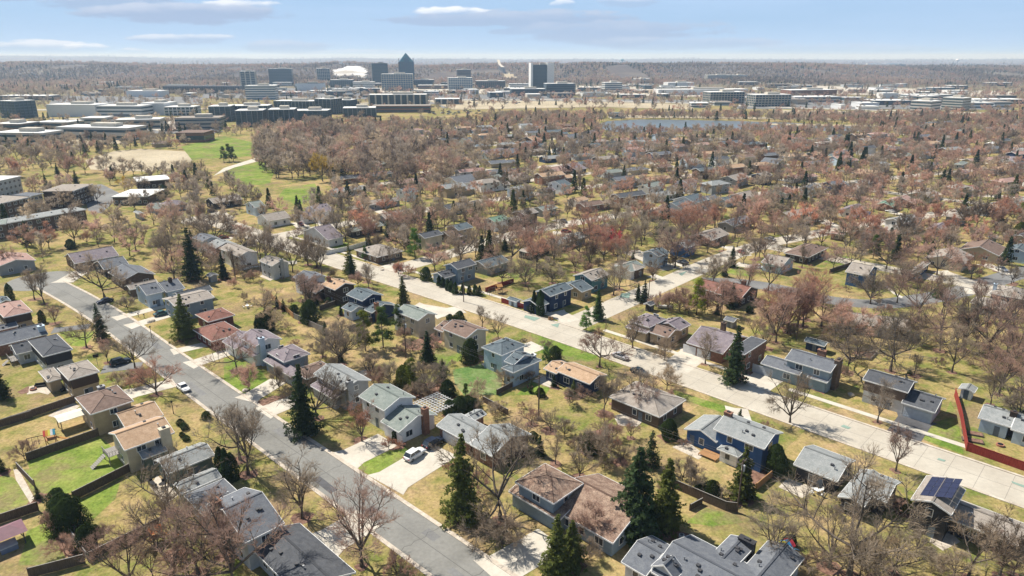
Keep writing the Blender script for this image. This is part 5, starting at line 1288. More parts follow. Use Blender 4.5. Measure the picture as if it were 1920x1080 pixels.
city(1325,1372,152,141,40,(beige,dkglass,'band'),8,label='small beige striped block among far woods, upper right')
city(1372,1400,151,141,36,(beige,dkglass,'band'),8,label='small beige block adjoining another beneath the far ridge')
city(1190,1218,157,148,36,(whitew,dkglass,'band'),8,label='white office with stepped top in the woods right of centre')
city(1250,1300,163,155,50,(whitew,dkglass,'none'),8,'warehouse','white box store right of the stepped white office','warehouse')
city(695,796,201,178,44,(darkm,dkglass,'piers'),5,'apartment_block','dark apartment block with white vertical strips in centre left','apartment block',floors=6)
city(641,702,220,203,40,(darkm,dkglass,'grid'),10,'apartment_block','low dark apartment wing in front of the block with white strips','apartment block',floors=5)
city(700,803,211,199,44,(redb,dkglass,'band'),4,'parking_garage','red brick parking garage in front of the block with white strips','garage',roof='greytan',penthouse=False)
city(516,592,210,190,50,(darkm,dkglass,'grid'),-8,'apartment_block','dark apartment block with white roof, rear left one of the complex','apartment block',floors=6)
city(592,634,214,186,60,(darkm,dkglass,'grid'),-20,'apartment_block','tallest dark apartment wing in the middle of the complex','apartment block',floors=7)
city(630,662,206,188,50,(slate,dkglass,'grid'),-8,'apartment_block','slate apartment wing at the right end of the complex','apartment block',floors=6)
city(501,551,236,206,50,(darkm,dkglass,'grid'),10,'apartment_block','nearest dark apartment block with rounded front beside bare trees','apartment block',floors=7)
city(551,612,226,208,46,(slate,dkglass,'grid'),4,'apartment_block','low apartment wing right of the nearest dark block','apartment block',floors=5)
city(390,432,228,200,46,(darkm,dkglass,'grid'),10,'apartment_block','dark apartment block at the left end of the complex','apartment block',floors=6)
city(424,500,224,199,46,(darkm,dkglass,'grid'),6,'apartment_block','long dark apartment block second from left in the complex','apartment block',floors=6)
city(440,492,238,208,40,(darkm,dkglass,'grid'),10,'apartment_block','dark front wing of the apartment complex left of the rounded block','apartment block',floors=7)
city(462,514,187,161,40,(whitew,blglass,'band'),6,label='pale glass building with dark sides right of the tan skyline tower')
city(555,605,170,157,36,(whitew,blglass,'none'),6,label='white building with twin pale blue roofs beneath the two-tone block',roof='bluegrey')
city(620,660,164,150,34,(slate,dkglass,'grid'),6,label='slate five-storey block under the ski slope')
city(662,700,166,154,34,(whitew,dkglass,'band'),6,label='white low block under the ski slope')
city(772,812,163,150,30,(slate,dkglass,'grid'),6,label='dark low block right of the beige framed office')
city(785,842,167,160,30,(redb,dkglass,'band'),4,'store','long red-brown store in front of the pale open-framed block','store')
city(893,945,166,152,30,(brown_,dkglass,'grid'),6,'apartment_block','dark red and slate apartment row left of the black tower','apartment block')
city(815,860,196,186,40,(darkm,dkglass,'piers'),6,'parking_garage','open dark parking deck right of the block with white strips','garage',penthouse=False)
city(0,49,222,190,60,(bluem,dkglass,'grid'),-20,'hotel','dark blue hotel with white panels at the left edge','hotel',floors=6)
city(92,182,219,197,60,(whitew,dkglass,'none'),-3,'warehouse','big white warehouse with flat roof on the left','warehouse')
city(180,268,219,199,60,(whitew,dkglass,'band'),-3,label='white office with two dark window bands beside the big white warehouse',floors=3)
city(268,312,216,194,60,(whitew,dkglass,'none'),-3,'warehouse','white annex right of the office with two dark bands','warehouse')
city(309,362,217,201,50,(whitew,dkglass,'grid'),6,'apartment_block','pale curved block in front of the apartment complex, left of dark blocks','apartment block')
city(329,409,243,222,34,(beige,dkglass,'band'),8,'apartment_block','tan three-storey block with balconies beside the car park','apartment block',floors=3,roof='greytan')
city(215,294,242,225,34,(beige,dkglass,'band'),14,label='low pale office with white roof left of the tan balconied block',floors=2)
city(107,252,262,240,30,(beige2,dkglass,'band'),-8,label='long grey two-storey office with white roof, left middle distance',floors=2)
city(150,194,236,222,30,(beige2,dkglass,'band'),8,label='small grey office with pale roof behind the long grey one',floors=2)
city(68,132,246,230,40,(beige,dkglass,'band'),-5,label='low white-roofed office among bare trees on the left',floors=2)
city(-10,45,251,233,50,(brown_,dkglass,'band'),-5,label='brown low building cut by the left edge, farther one',floors=2)
city(-10,88,270,250,50,(beige2,dkglass,'band'),-5,label='low grey building cut by the left edge, nearer one',floors=2)
city(0,90,188,180,50,(brown_,dkglass,'band'),-3,'warehouse','thin brown warehouse at far left under the woods','warehouse')
city(312,445,175,162,30,(brown_,dkglass,'grid'),0,'townhouse_row','long row of grey-roofed townhouses left of the tan tower','townhouses',roof='grey',penthouse=False)
city(240,300,182,171,50,(whitew,dkglass,'none'),-2,'warehouse','white warehouse left of the townhouse row','warehouse')
city(332,382,267,250,24,(redb,dkglass,'band'),2,'park_pavilion','red-brown park pavilion beside the playing fields','pavilion',roof='brown',penthouse=False,floors=1)
city(1144,1168,222,213,14,(whitew,dkglass,'band'),8,'lake_house','small white house on the far shore of the lake','house',roof='bluegrey',penthouse=False,floors=1)
city(1677,1697,131,121,60,(bluem,dkglass,'none'),6,'warehouse','dark blue box on the far plain, upper right','warehouse',roof='bluegrey')
city(1697,1730,131,126,70,(whitew,dkglass,'none'),2,'warehouse','white shed right of the dark blue box','warehouse')
for k, (a, b_, y) in enumerate([(1628,1668,121.5),(1662,1690,120.5),(1540,1570,121),(1820,1850,122),(1860,1905,123),(1300,1330,118.5),(1240,1262,118),(330,338,113)]):
    city(a, b_, y, y-2.4, 60, (whitew,dkglass,'none'), 2, 'warehouse', f'tiny white building on the hazy plain, {ORD[k]} of eight', 'warehouse', penthouse=False)
# low commercial buildings strewn over the district
WORDS = []
for k in range(125):
    for _ in range(30):
        s = rnd.choice((rnd.uniform(120,700), rnd.uniform(880,1300), rnd.uniform(1080,1900), rnd.uniform(500,1000))); y = rnd.uniform(160,184) if s < 1300 else rnd.uniform(158,206)
        c = land(s, y); w_ = rnd.uniform(12,46)
        if all((c-f[0]).length > max(f[3], f[4])+20 for f in FOOT[-200:]): break
    st = rnd.choice([(whitew,dkglass,'none'),(beige2,dkglass,'band'),(slate,dkglass,'band'),(beige,dkglass,'none'),(brown_,dkglass,'band'),(whitew,dkglass,'band')])
    h_ = rnd.uniform(4,9); D_ = c.y; yt = proj((c.x, c.y, h_))[1]
    r_ = city(s-w_/2, s+w_/2, y, yt, rnd.uniform(18,38), st, rnd.choice((0,8,14,-6)), 'store', 'x', 'store', None, rnd.choice(['whiteflat','whiteflat','lightgrey','greytan']), 1 if h_ < 6 else 2)
    WORDS.append((r_, {id(whitew):'white',id(beige2):'cream',id(slate):'slate',id(beige):'beige',id(brown_):'brown'}[id(st[0])], s, y))
import collections
grp = collections.defaultdict(list)
for r_, cw, s, y in WORDS: grp[(cw, 'left' if s < 640 else ('centre' if s < 1280 else 'right'))].append((s, r_))
for (cw, side), l in grp.items():
    l.sort(key=lambda q: q[0])
    for i, (s, r_) in enumerate(l): r_['label'] = f'low flat-roofed {cw} store, {ORD[i]} from left in the {side} third of the commercial strip'.replace('the commercial','commercial')
# apartments at the left
def flat_block(name, t, p1, p2, depth, h, wall, roofc, label, cat, rows, label2=None, many=2.9):
    a_, b_ = at(t,*p1,h), at(t,*p2,h); d = b_-a_; d.z = 0; L = d.length; a = math.atan2(d.y,d.x); X = d.normalized(); Y = Vector((-X.y,X.x,0))
    if Y.y < 0: Y = -Y
    c = (a_+b_)/2+Y*depth/2; c.z = 0; root = empty(name, c, a)
    MB().box((0,0,h/2-.1), (L,depth,h+.2)).build('wall', wall, root)
    rf = MB().box((0,0,h+.15), (L+.9,depth+.9,.3)).build('roof', roofmat(roofc), root)
    MB().box((0,-depth/2-.5,h+.1), (L+1.06,.08,.42)).box((0,depth/2+.5,h+.1), (L+1.06,.08,.42)).build('fascia', M['trim'], rf)
    for q in range(int(L/9)): v_ = link('roof_vent', vent_mesh(), rf); v_.location = (-L/2+4+9*q+rnd.uniform(-2,2), rnd.uniform(-.3,.3)*depth, h+.3)
    n = int(L/many); cnt = 0
    for r_ in range(rows):
        for k in range(n):
            if cnt >= 96: break
            fm, pm = window_meshes(1.5, 1.3, 'trim', 1); w = link('window', fm, root); w.location = (-L/2+L*(k+.5)/n, -depth/2-.02, 1.6+r_*2.9); g_ = link('pane', pm, w); g_.location = (0,-.005,0); cnt += 1
    for sx in (-1,1):
        for r_ in range(rows):
            fm, pm = window_meshes(1.5, 1.3, 'trim', 1); w = link('window', fm, root); w.location = (sx*(L/2+.02), 0, 1.6+r_*2.9); w.rotation_euler = (0,0,sx*math.pi/2); g_ = link('pane', pm, w); g_.location = (0,-.005,0)
    tag(root, label, cat); FOOT.append((c, X, Y, L/2, depth/2)); return root
flat_block('townhouse_row','n1',(60,838),(960,680),9,6.0,wallmat('brown'),'lightgrey','long two-storey brown townhouse row with pale roof and white windows, left','townhouses',2,many=3.4)
flat_block('townhouse_row','n1',(-220,870),(55,842),9,6.2,wallmat('brown'),'greengrey','short townhouse end section cut by the left edge, green-grey roof','townhouses',2,many=3.4)
flat_block('apartment_block','n1',(-80,632),(330,540),15,8.6,wallmat('brown'),'greytan','brown brick apartment block with tan flat roof, left wing by the portico','apartment block',3)
flat_block('apartment_block','n1',(480,478),(715,400),14,8.6,wallmat('darkbrown'),'greytan','brown apartment wing with balconies right of the entrance portico','apartment block',3)
flat_block('apartment_portico','n1',(330,530),(470,500),9,8.9,wallmat('tan'),'grey','grey-roofed entrance portico with tall windows between the brown apartment wings','portico',3,many=2)
flat_block('apartment_block','n1',(-80,372),(225,305),14,9.2,wallmat('lightgrey'),'whiteflat','white-roofed three-storey apartment block at the left edge','apartment block',3)
flat_block('institute_building','n1',(1265,537),(1660,533),20,4.2,wallmat('brown'),'whiteflat','nearer of two white flat-roofed brown buildings beside the golden willow','school building',1)
flat_block('institute_building','n1',(1540,368),(1905,338),17,4.6,wallmat('darkbrown'),'whiteflat','farther of two white flat-roofed brown buildings beside the golden willow','school building',1)
# parking lots and tan ground of the district
for pts in ([(120,222),(330,220),(430,238),(300,246)],[(380,160),(700,170),(690,186),(380,184)],[(800,176),(1000,178),(1120,186),(800,196)],[(1040,160),(1330,166),(1330,182),(1040,176)],[(1400,180),(1720,186),(1900,196),(1900,206),(1380,204)],[(100,180),(380,182),(380,196),(90,200)],[(560,164),(960,168),(960,176),(560,172)],[(820,196),(1110,186),(1320,188),(1330,194),(1120,192),(830,203)],[(1500,160),(1900,172),(1900,182),(1480,176)],[(240,226),(420,240),(400,252),(250,250)]):
    poly_ground('parking_lot', [at('P',*p) for p in pts], .22+.05*rnd.random(), M['asphalt2'] if rnd.random() < .45 else M['concrete'])
for pts in ([(80,262),(220,262),(240,270),(60,274)],[(800,188),(1100,190),(1300,196),(1300,206),(1130,201),(850,206)],[(1450,206),(1900,214),(1900,224),(1450,214)],[(440,196),(520,200),(520,206),(440,204)],[(1180,168),(1320,170),(1320,178),(1180,176)],[(1140,216),(1500,220),(1620,226),(1500,224),(1140,221)],[(1440,232),(1690,236),(1700,239),(1440,235)]):
    poly_ground('field', [at('P',*p) for p in pts], .32+.05*rnd.random(), M['field'])
# motorway: long pale line crossing the district
strip('motorway', smooth_line([at('P',*p) for p in [(-60,206),(300,206),(600,197),(900,187),(1200,191),(1500,203),(1980,216)]]), 16, .42, M['concrete2'])
# water towers
def water_tower(s, yb, yt, col, label):
    b_ = land(s, yb); h = height_to(b_, yt); h = min(h, 60); root = empty('water_tower', b_)
    MB().tube([(0,0,0),(0,0,h*.6),(0,0,h*.72)], [h*.10,h*.09,h*.12], 12).build('stem', col, root, True)
    MB().tube([(0,0,h*.6),(0,0,h*.7),(0,0,h*.8),(0,0,h*.95),(0,0,h)], [h*.12,h*.24,h*.30,h*.27,h*.12], 16).build('tank', col, root, True)
    tag(root, label, 'water tower')
water_tower(1166.5,122,110.5,plain('teal_paint',(.10,.32,.36),.5),'teal water tower on the horizon right of centre')
water_tower(1794,124,110.5,plain('white_tank_paint',(.8,.8,.8),.5),'white water tower on the horizon at far right')
# ski jump
sj = empty('ski_jump', Vector((*S2(946,2560),0))); x0, y0 = S2(946,2560)
jt = [Vector((*S2(935.5,2790), 0)), Vector((*S2(938,2700), 0)), Vector((*S2(944,2600), 0))]
zt = [62, 47, 38]
mbj = MB()
for i in range(2):
    a_, b_ = jt[i], jt[i+1]
    mbj.slab([(a_.x-5-x0,a_.y-y0,zt[i]),(b_.x-5-x0,b_.y-y0,zt[i+1]),(b_.x+5-x0,b_.y-y0,zt[i+1]),(a_.x+5-x0,a_.y-y0,zt[i])], 2)
mbj.build('inrun', M['concrete2'], sj)
mbl = MB()
for k in range(5):
    f = k/4; a_ = jt[0].lerp(jt[2], f); z_ = zt[0]+(zt[2]-zt[0])*f
    for sx in (-4,4): mbl.tube([(a_.x+sx-x0,a_.y-y0,hill(a_.x,a_.y)-2),(a_.x+sx*.7-x0,a_.y-y0,z_-1)], .9, 5)
mbl.build('scaffold', M['metal'], sj); tag(sj, 'pale ski jump ramp rising above the wooded ridge right of the towers', 'ski jump')

# ------------------------------------------------------------------ woods nobody could count
def low_crown(seed, col, n=420, H=12, con=False, name='clump'):
    r = random.Random(seed); mb = MB()
    if not con:
        W_, T_m = gen_bare(seed*7, .12, 5, 5, 2, 7, 1.0, r.uniform(.3,.7), sides=4, twl=1.3, H=H)
        mb.v = W_.v+T_m.v; o_ = len(W_.v); mb.f = W_.f+[tuple(i+o_ for i in f) for f in T_m.f]; mb.m = [0]*len(W_.f)+[1]*len(T_m.f)
    elif False:
        for i in range(4):
            a = r.uniform(0,6.28); mb.tube([(0,0,0),(0,0,H*.2),(math.cos(a)*H*.2, math.sin(a)*H*.2, H*.75)], [H*.02,H*.016,.04], 3, False)
        mb.mi = 1
        for i in range(n):
            a = r.uniform(0,6.28); k = r.random()**.6; rr = H*.36*k*r.uniform(.7,1.1); z = H*(.5+.5*math.sqrt(max(0,1-k*k))*r.uniform(.35,1))-H*.06*r.random()
            p = Vector((math.cos(a)*rr, math.sin(a)*rr, z)); d = (Vector((p.x, p.y, z-H*.3))).normalized()+Vector((r.gauss(0,.35), r.gauss(0,.35), r.gauss(0,.35))); d.normalize()
            e = p+d*H*.14; s = d.orthogonal().normalized()*H*.0075; s = Matrix.Rotation(r.uniform(0,6.28),3,d) @ s
            q = p-d*H*.06; b = len(mb.v); mb.v += [tuple(q-s), tuple(q+s), tuple(e+s*.3)]; mb.face([(b,b+1,b+2)])
    else:
        mb.tube([(0,0,0),(0,0,H*.4)], .2, 3, False); mb.mi = 1
        for i in range(n):
            k = r.random()**1.3; a = r.uniform(0,6.28); rr = H*.21*(1-k)*r.uniform(.55,1.1)+.1; p = Vector((math.cos(a)*rr, math.sin(a)*rr, H*(.08+.92*k)))
            leaf_tri(mb, p, Vector((math.cos(a)+r.gauss(0,.4), math.sin(a)+r.gauss(0,.4), .6)).normalized(), H*.07, r)
    me = mb.mesh(name, [M['bark'], treemat('crown_'+name, col, .3, False)])
    return bpy.data.objects.new(name, me)
srcs = bpy.data.collections.new('tree_kinds')
KINDS = [('a_grey',CROWN['g'],0),('b_grey2',(.44,.37,.30),0),('c_pink',CROWN['p'],0),('d_red',(.52,.33,.25),0),('e_tan',CROWN['t'],0),('f_dark',(.24,.19,.155),0),('g_conifer',(.045,.065,.03),1),('h_conifer2',(.07,.085,.03),1)]
for i, (n_, c_, con) in enumerate(KINDS): srcs.objects.link(low_crown(60+i, c_, 520 if not con else 420, con=bool(con), name=n_))
pts = []
def pick(s):
    s = s/1920; r = rnd.random()
    if r < .10: return rnd.choice((6,6,7))
    if r < .15+.42*s: return rnd.choice((2,3,2))
    if r < .9: return rnd.choice((0,1,0,4 if rnd.random() < .4 else 1))
    return 5
city_foot = FOOT
cells = collections.defaultdict(list)
for f in FOOT:
    cells[(int(f[0].x//60), int(f[0].y//60))].append(f)
def hit(p, m):
    cx, cy = int(p.x//60), int(p.y//60)
    for i in (-1,0,1):
        for j_ in (-1,0,1):
            for c, X, Y, hx, hy in cells.get((cx+i, cy+j_), []):
                q = p-c
                if abs(q.dot(X)) < hx+m and abs(q.dot(Y)) < hy+m: return True
    return False
def scatter(n, y0, y1, test, size=(7.5,12), power=1.0, smax=2050, smin=-130):
    for _ in range(n):
        y = y0+(y1-y0)*rnd.random()**power; s = rnd.uniform(smin, smax); x = (s-960)/1280*y*1.0; p = Vector((x, y, 0))
        s, sy = proj((x, y, 0))
        if not test(p, s, sy): continue
        if hit(p, 1.0) or is_open(p): continue
        z = hill(x, y) if y > 2300 else 0
        pts.append((x, y, z, pick(s) if y < 1500 else (rnd.choice((6,7,6)) if rnd.random() < .08+.5*max(0, mnoise.noise((x*.0035, y*.0016, 9))) else rnd.choice(((5,5,0),(0,1,2),(2,1,4))[int(2.99*min(1,max(0,.5+.8*mnoise.noise((x*.002, y*.001, 5)))))])), rnd.uniform(*size)/12*(1 if y < 1500 else 1+.5*mnoise.noise((x*.004, y*.002, 1)))))
def t_near(p, s, sy):
    if blocked(p, 2): return False
    if s < 310 and sy > 300 and rnd.random() < .72: return False
    # denser on the right
    if 1090 < s < 1700 and 243 < sy < 256 and rnd.random() < .3: return False
    if 380 < s < 640 and sy < 250 and rnd.random() < .6: return False
    if s > 1150 and sy < 300: return rnd.random() < .9
    if s < 560 and sy > 260: return rnd.random() < .5
    return rnd.random() < .76
NEAR0 = min(YLAST, 435)
occ = {}
def spaced(test, dmin):
    def f(p, s, sy):
        if not test(p, s, sy): return False
        k = (int(p.x//dmin), int(p.y//dmin))
        if k in occ: return False
        occ[k] = 1; return True
    return f
scatter(8000, NEAR0-60, 560, spaced(lambda p,s,sy: t_near(p,s,sy) and far_enough(p, 6.5), 8.8))
scatter(14000, 520, 900, spaced(lambda p,s,sy: (sy > 232+ (s > 900)*-14 or (s > 1050 and sy > 205) or s > 1500) and not (s < 480 and sy < 262 and rnd.random() < .8) and t_near(p,s,sy), 9.0))
def t_city(p, s, sy):
    if sy < 200 or s > 1100: return rnd.random() < (.30 if sy < 196 or s < 1100 else .6)
    if s < 450: return rnd.random() < .15
    return rnd.random() < .2
scatter(9000, 800, 1500, spaced(t_city, 11))
scatter(9000, 1350, 2300, spaced(lambda p,s,sy: rnd.random() < ((.75 if sy < 150+12*math.sin(s*.013) else .16) if s < 1000 else (.8 if sy < 160 else .22)) if not (s < 450) else rnd.random() < (.95 if sy < 178 else .15), 12), (9,13))
def t_hill(p, s, sy):
    for q in SNOW:
        if in_poly(p.x, p.y, q) or in_poly(p.x, p.y-25, q): return False
    return mnoise.noise((p.x*.006, p.y*.0025, 2)) < .30
scatter(34000, 1950, 3350, spaced(t_hill, 10), (8,13), .8)
scatter(16000, 3300, 6500, lambda p,s,sy: mnoise.noise((p.x*.002, p.y*.001, 3)) > -.3, (9,17), 1.0)
scatter(5000, 6500, 15000, lambda p,s,sy: mnoise.noise((p.x*.0012, p.y*.0006, 3)) > -.12, (14,30), 1.0)
WOODP = [(p.x,p.y) for p in [at('P',*q) for q in [(488,335),(486,268),(560,250),(700,256),(860,300),(850,345),(700,350),(600,335)]]]
for _ in range(420):
    s = rnd.uniform(480,870); yy = rnd.uniform(250,348); p = land(s, yy)
    if not in_poly(p.x,p.y,WOODP) or hit(p,1): continue
    k = (int(p.x//7), int(p.y//7), 'w')
    if k in occ: continue
    occ[k] = 1; pts.append((p.x, p.y, 0, rnd.choice((0,1,0,4,2,5)), rnd.uniform(13,20)/12))
# white-barked thicket and understory left of the field
me = bpy.data.meshes.new('woodland'); me.from_pydata([(a,b_,c) for a,b_,c,_,_ in pts], [], [])
at1 = me.attributes.new('kind', 'INT', 'POINT'); at1.data.foreach_set('value', [q[3] for q in pts])
at2 = me.attributes.new('size', 'FLOAT', 'POINT'); at2.data.foreach_set('value', [q[4] for q in pts])
at3 = me.attributes.new('turn', 'FLOAT', 'POINT'); at3.data.foreach_set('value', [rnd.uniform(0,6.28) for q in pts])
wood = bpy.data.objects.new('woodland', me); C.objects.link(wood); tag(wood, 'bare and evergreen woods and street trees running out to the horizon', 'woodland', kind='stuff')
ng = bpy.data.node_groups.new('plant_trees', 'GeometryNodeTree')
ng.interface.new_socket('Geometry', in_out='INPUT', socket_type='NodeSocketGeometry'); ng.interface.new_socket('Geometry', in_out='OUTPUT', socket_type='NodeSocketGeometry')
N = ng.nodes; L = ng.links
gi = N.new('NodeGroupInput'); go = N.new('NodeGroupOutput'); iop = N.new('GeometryNodeInstanceOnPoints'); ci = N.new('GeometryNodeCollectionInfo')
ci.inputs['Collection'].default_value = srcs; ci.inputs['Separate Children'].default_value = True; ci.inputs['Reset Children'].default_value = True
def named(n_, ty):
    a = N.new('GeometryNodeInputNamedAttribute'); a.data_type = ty; a.inputs['Name'].default_value = n_; return a.outputs['Attribute']
iop.inputs['Pick Instance'].default_value = True
L.new(gi.outputs[0], iop.inputs['Points']); L.new(ci.outputs[0], iop.inputs['Instance']); L.new(named('kind','INT'), iop.inputs['Instance Index'])
cx_ = N.new('ShaderNodeCombineXYZ'); L.new(named('turn','FLOAT'), cx_.inputs[2])
L.new(cx_.outputs[0], iop.inputs['Rotation']); L.new(named('size','FLOAT'), iop.inputs['Scale']); L.new(iop.outputs[0], go.inputs[0])
wood.modifiers.new('plant', 'NODES').node_group = ng
print('woodland points', len(pts), 'bare', n_bare, 'trees', len(TREES))
# ------------------------------------------------------------------ cars
def car_proto(suv):
    L, Wd = (4.75, 1.9) if suv else (4.65, 1.82); hb = 1.02 if suv else .9; hr = 1.68 if suv else 1.42
    body = MB(); r = [(-L/2,.42,.55,.62),(-L/2+.12,.30,hb-.12,.82),(-L/2+.6,.24,hb+.0,.90),(-L*.12,.22,hb+.03,.93),(L*.20,.22,hb,.93),(L/2-.55,.24,hb-.10,.90),(L/2-.12,.30,hb-.28,.82),(L/2,.42,.60,.66)]
    prof = []
    for x, z0, z1, w in r:
        w = w*Wd/1.86; b = len(body.v)
        body.v += [(x,-w*.92,z0),(x,-w,z0+.2),(x,-w,z1-.14),(x,-w*.86,z1),(x,w*.86,z1),(x,w,z1-.14),(x,w,z0+.2),(x,w*.92,z0)]; prof.append(b)
    for a, b in zip(prof, prof[1:]): body.face([(a+k, b+k, b+(k+1) % 8, a+(k+1) % 8) for k in range(8)])
    body.face([tuple(prof[0]+k for k in range(8)), tuple(prof[-1]+k for k in range(7,-1,-1))])
    # cabin: roof panel and pillars over glass
    xs = (-L*.44, -L*.34, L*.06, L*.22) if suv else (-L*.36, -L*.20, L*.06, L*.22)
    gl = MB(); w0, w1 = Wd*.43, Wd*.36; b = 0
    gl.v += [(xs[0],-w0,hb-.03),(xs[3],-w0,hb-.03),(xs[3],w0,hb-.03),(xs[0],w0,hb-.03),(xs[1],-w1,hr-.05),(xs[2],-w1,hr-.05),(xs[2],w1,hr-.05),(xs[1],w1,hr-.05)]
    gl.face([(0,1,5,4),(1,2,6,5),(2,3,7,6),(3,0,4,7),(4,5,6,7)])
    rf = MB(); rf.slab([(xs[1]-.05,-w1-.03,hr),(xs[2]+.05,-w1-.03,hr),(xs[2]+.05,w1+.03,hr),(xs[1]-.05,w1+.03,hr)], .06)
    for sy in (-1,1):
        for (xa, xb) in ((xs[0],xs[1]),(xs[3],xs[2]),((xs[0]+xs[3])/2-.1,(xs[1]+xs[2])/2-.1)):
            rf.tube([(xa,sy*(w0+.01),hb-.02),(xb,sy*(w1+.01),hr-.03)], .045, 4)
    wh = MB(); wh.tube([(0,-.12,0),(0,.12,0)], .34, 14)
    ri = MB(); ri.tube([(0,-.135,0),(0,.135,0)], .2, 8)
    lt = MB(); lt.box((0,0,0), (.10,.36,.15)); mi = MB(); mi.box((0,0,0), (.18,.2,.13))
    pl = MB(); pl.box((0,0,0), (.03,.5,.12))
    return dict(L=L, W=Wd, hb=hb, xs=xs, m={'glass':gl,'wheel':wh.mesh('wheel',M['rubber']),'rim':ri.mesh('rim',M['metal']),'light':lt,'mirror':mi}, body=body, roof=rf)
CP = {}
for suv in (0,1):
    c_ = car_proto(suv); c_['glassm'] = c_['m']['glass'].mesh('windows', M['glass']); CP[suv] = c_
head = plain('headlight_lens', (.75,.78,.8), .15); tailm = plain('tail_light_red', (.35,.02,.02), .25)
CARM = {}
def car(p, ang, col, label, suv=0, group='parked and driving cars'):
    c_ = CP[suv]; key = (suv, col)
    if key not in CARM:
        mat = plain('car_paint_%02d' % len(CARM), col, .28, spec=.5); CARM[key] = (c_['body'].mesh('body', mat, False), c_['roof'].mesh('cabin_roof', mat), c_['m']['light'].mesh('headlight', head), c_['m']['light'].mesh('tail_light', tailm), c_['m']['mirror'].mesh('mirror', mat))
    B, Rf, H_, T_, Mi = CARM[key]; root = empty('car', (p.x,p.y,.06), ang); root.name = 'parked_car'
    bd = link('body', B, root); link('cabin_roof', Rf, root); link('windows', c_['glassm'], root)
    for sx in (-1,1):
        for sy in (-1,1):
            w = link('wheel', c_['m']['wheel'], root); w.location = (sx*c_['L']*.31, sy*(c_['W']/2-.13), .34); link('rim', c_['m']['rim'], w)
    for sy in (-1,1):
        a = link('headlight', H_, root); a.location = (c_['L']/2-.10, sy*c_['W']*.33, .66)
        a = link('tail_light', T_, root); a.location = (-c_['L']/2+.05, sy*c_['W']*.34, .72)
        a = link('mirror', Mi, root); a.location = (c_['L']*.16, sy*(c_['W']/2+.06), c_['hb']+.02)
    tag(root, label, 'car', group); return root
AUD, AVD = R(136), R(46)
def carat(t, x, y, ang, col, label, suv=0): return car(at(t, x, y, .7), ang, col, label, suv)
WH, BK = (.72,.73,.74), (.015,.016,.02)
carat('z7',825,905,AVD+R(8),WH,'white car parked nearer the street on the pale concrete driveway',1)
carat('z7',1035,775,AVD+R(2),(.012,.018,.035),'black sport utility car parked by the garage on the concrete driveway',1)
carat('t1',1236,884,AUD+math.pi,WH,'white sedan driving on the grey asphalt street')
carat('z1',1350,825,AVD,(.01,.018,.03),'black car on the asphalt driveway left of the asphalt street',1)
carat('z1',1180,140,AVD+math.pi,(.03,.03,.045),'dark car at the kerb end of a driveway under the leaning tree')
carat('t5',733,673,AUD+math.pi,(.34,.33,.34),'silver sedan parked along the concrete street')
carat('t5',860,778,AUD+math.pi,(.01,.03,.045),'dark teal sedan on the concrete street below the silver one')
carat('m4',1670,897,R(150),WH,'white car parked on a driveway beyond the bare trees, right of centre')
carat('m4',840,845,AUD,(.03,.04,.06),'dark car parked beside the pale blue house')
carat('m2',930,253,AUD,(.03,.05,.14),'dark blue car in front of the tan house, upper left of centre')
carat('m1',948,272,AVD,(.012,.012,.015),'black car at the head of the turning circle',1)
carat('m1',1580,570,AVD,(.05,.055,.07),'dark car on the side street corner, left')
carat('m5',1378,272,AUD,WH,'white car beside the green-roofed house')
carat('m4',895,50,AVD,(.03,.04,.06),'dark car on the drive of the white two-storey house, far')
carat('m5',730,172,AVD,(.06,.22,.36),'bright blue car under the dark evergreen, right',1)
carat('m2',1570,760,AUD,(.10,.02,.03),'dark red car partly behind the big green pine')
carat('m3',150,635,AUD,(.14,.04,.10),'maroon car in front of the brown garage')
carat('z4',740,640,AVD,(.03,.10,.10),'teal car parked by the tan-roofed house driveway')
carat('m4',1820,585,AUD,(.4,.41,.42),'grey car among bare trees by the side street')
carat('t8',1640,820,AVD,(.08,.08,.09),'dark car half hidden by bare branches at lower right')
rc = random.Random(12); usedp = [o.location.copy() for o in bpy.data.objects if o.name.startswith('parked_car')]
for t, a_, b_2, w in DRV:
    if w < 1: continue
    p, q = at(t,*a_), at(t,*b_2); c = p.lerp(q, rc.uniform(.45,.8)); d = q-p
    if proj(c)[1] > 515 or rc.random() < .35 or any((c-u).length < 9 for u in usedp): continue
    h_ = min([h for h in HOUSES if 'short' in h], key=lambda h: (h['p']-c).length); cn, cc = rc.choice([('white',WH),('black',BK),('silver',(.36,.37,.38)),('dark grey',(.07,.075,.08)),('dark red',(.2,.02,.02)),('blue',(.04,.09,.2))]); usedp.append(c)
    car(c, math.atan2(d.y,d.x), cc, ' '.join(f"{cn} car on the driveway by the {h_['short']}".replace('single-storey ','').replace(' roof','').split()[:16]), rc.choice((0,1)))
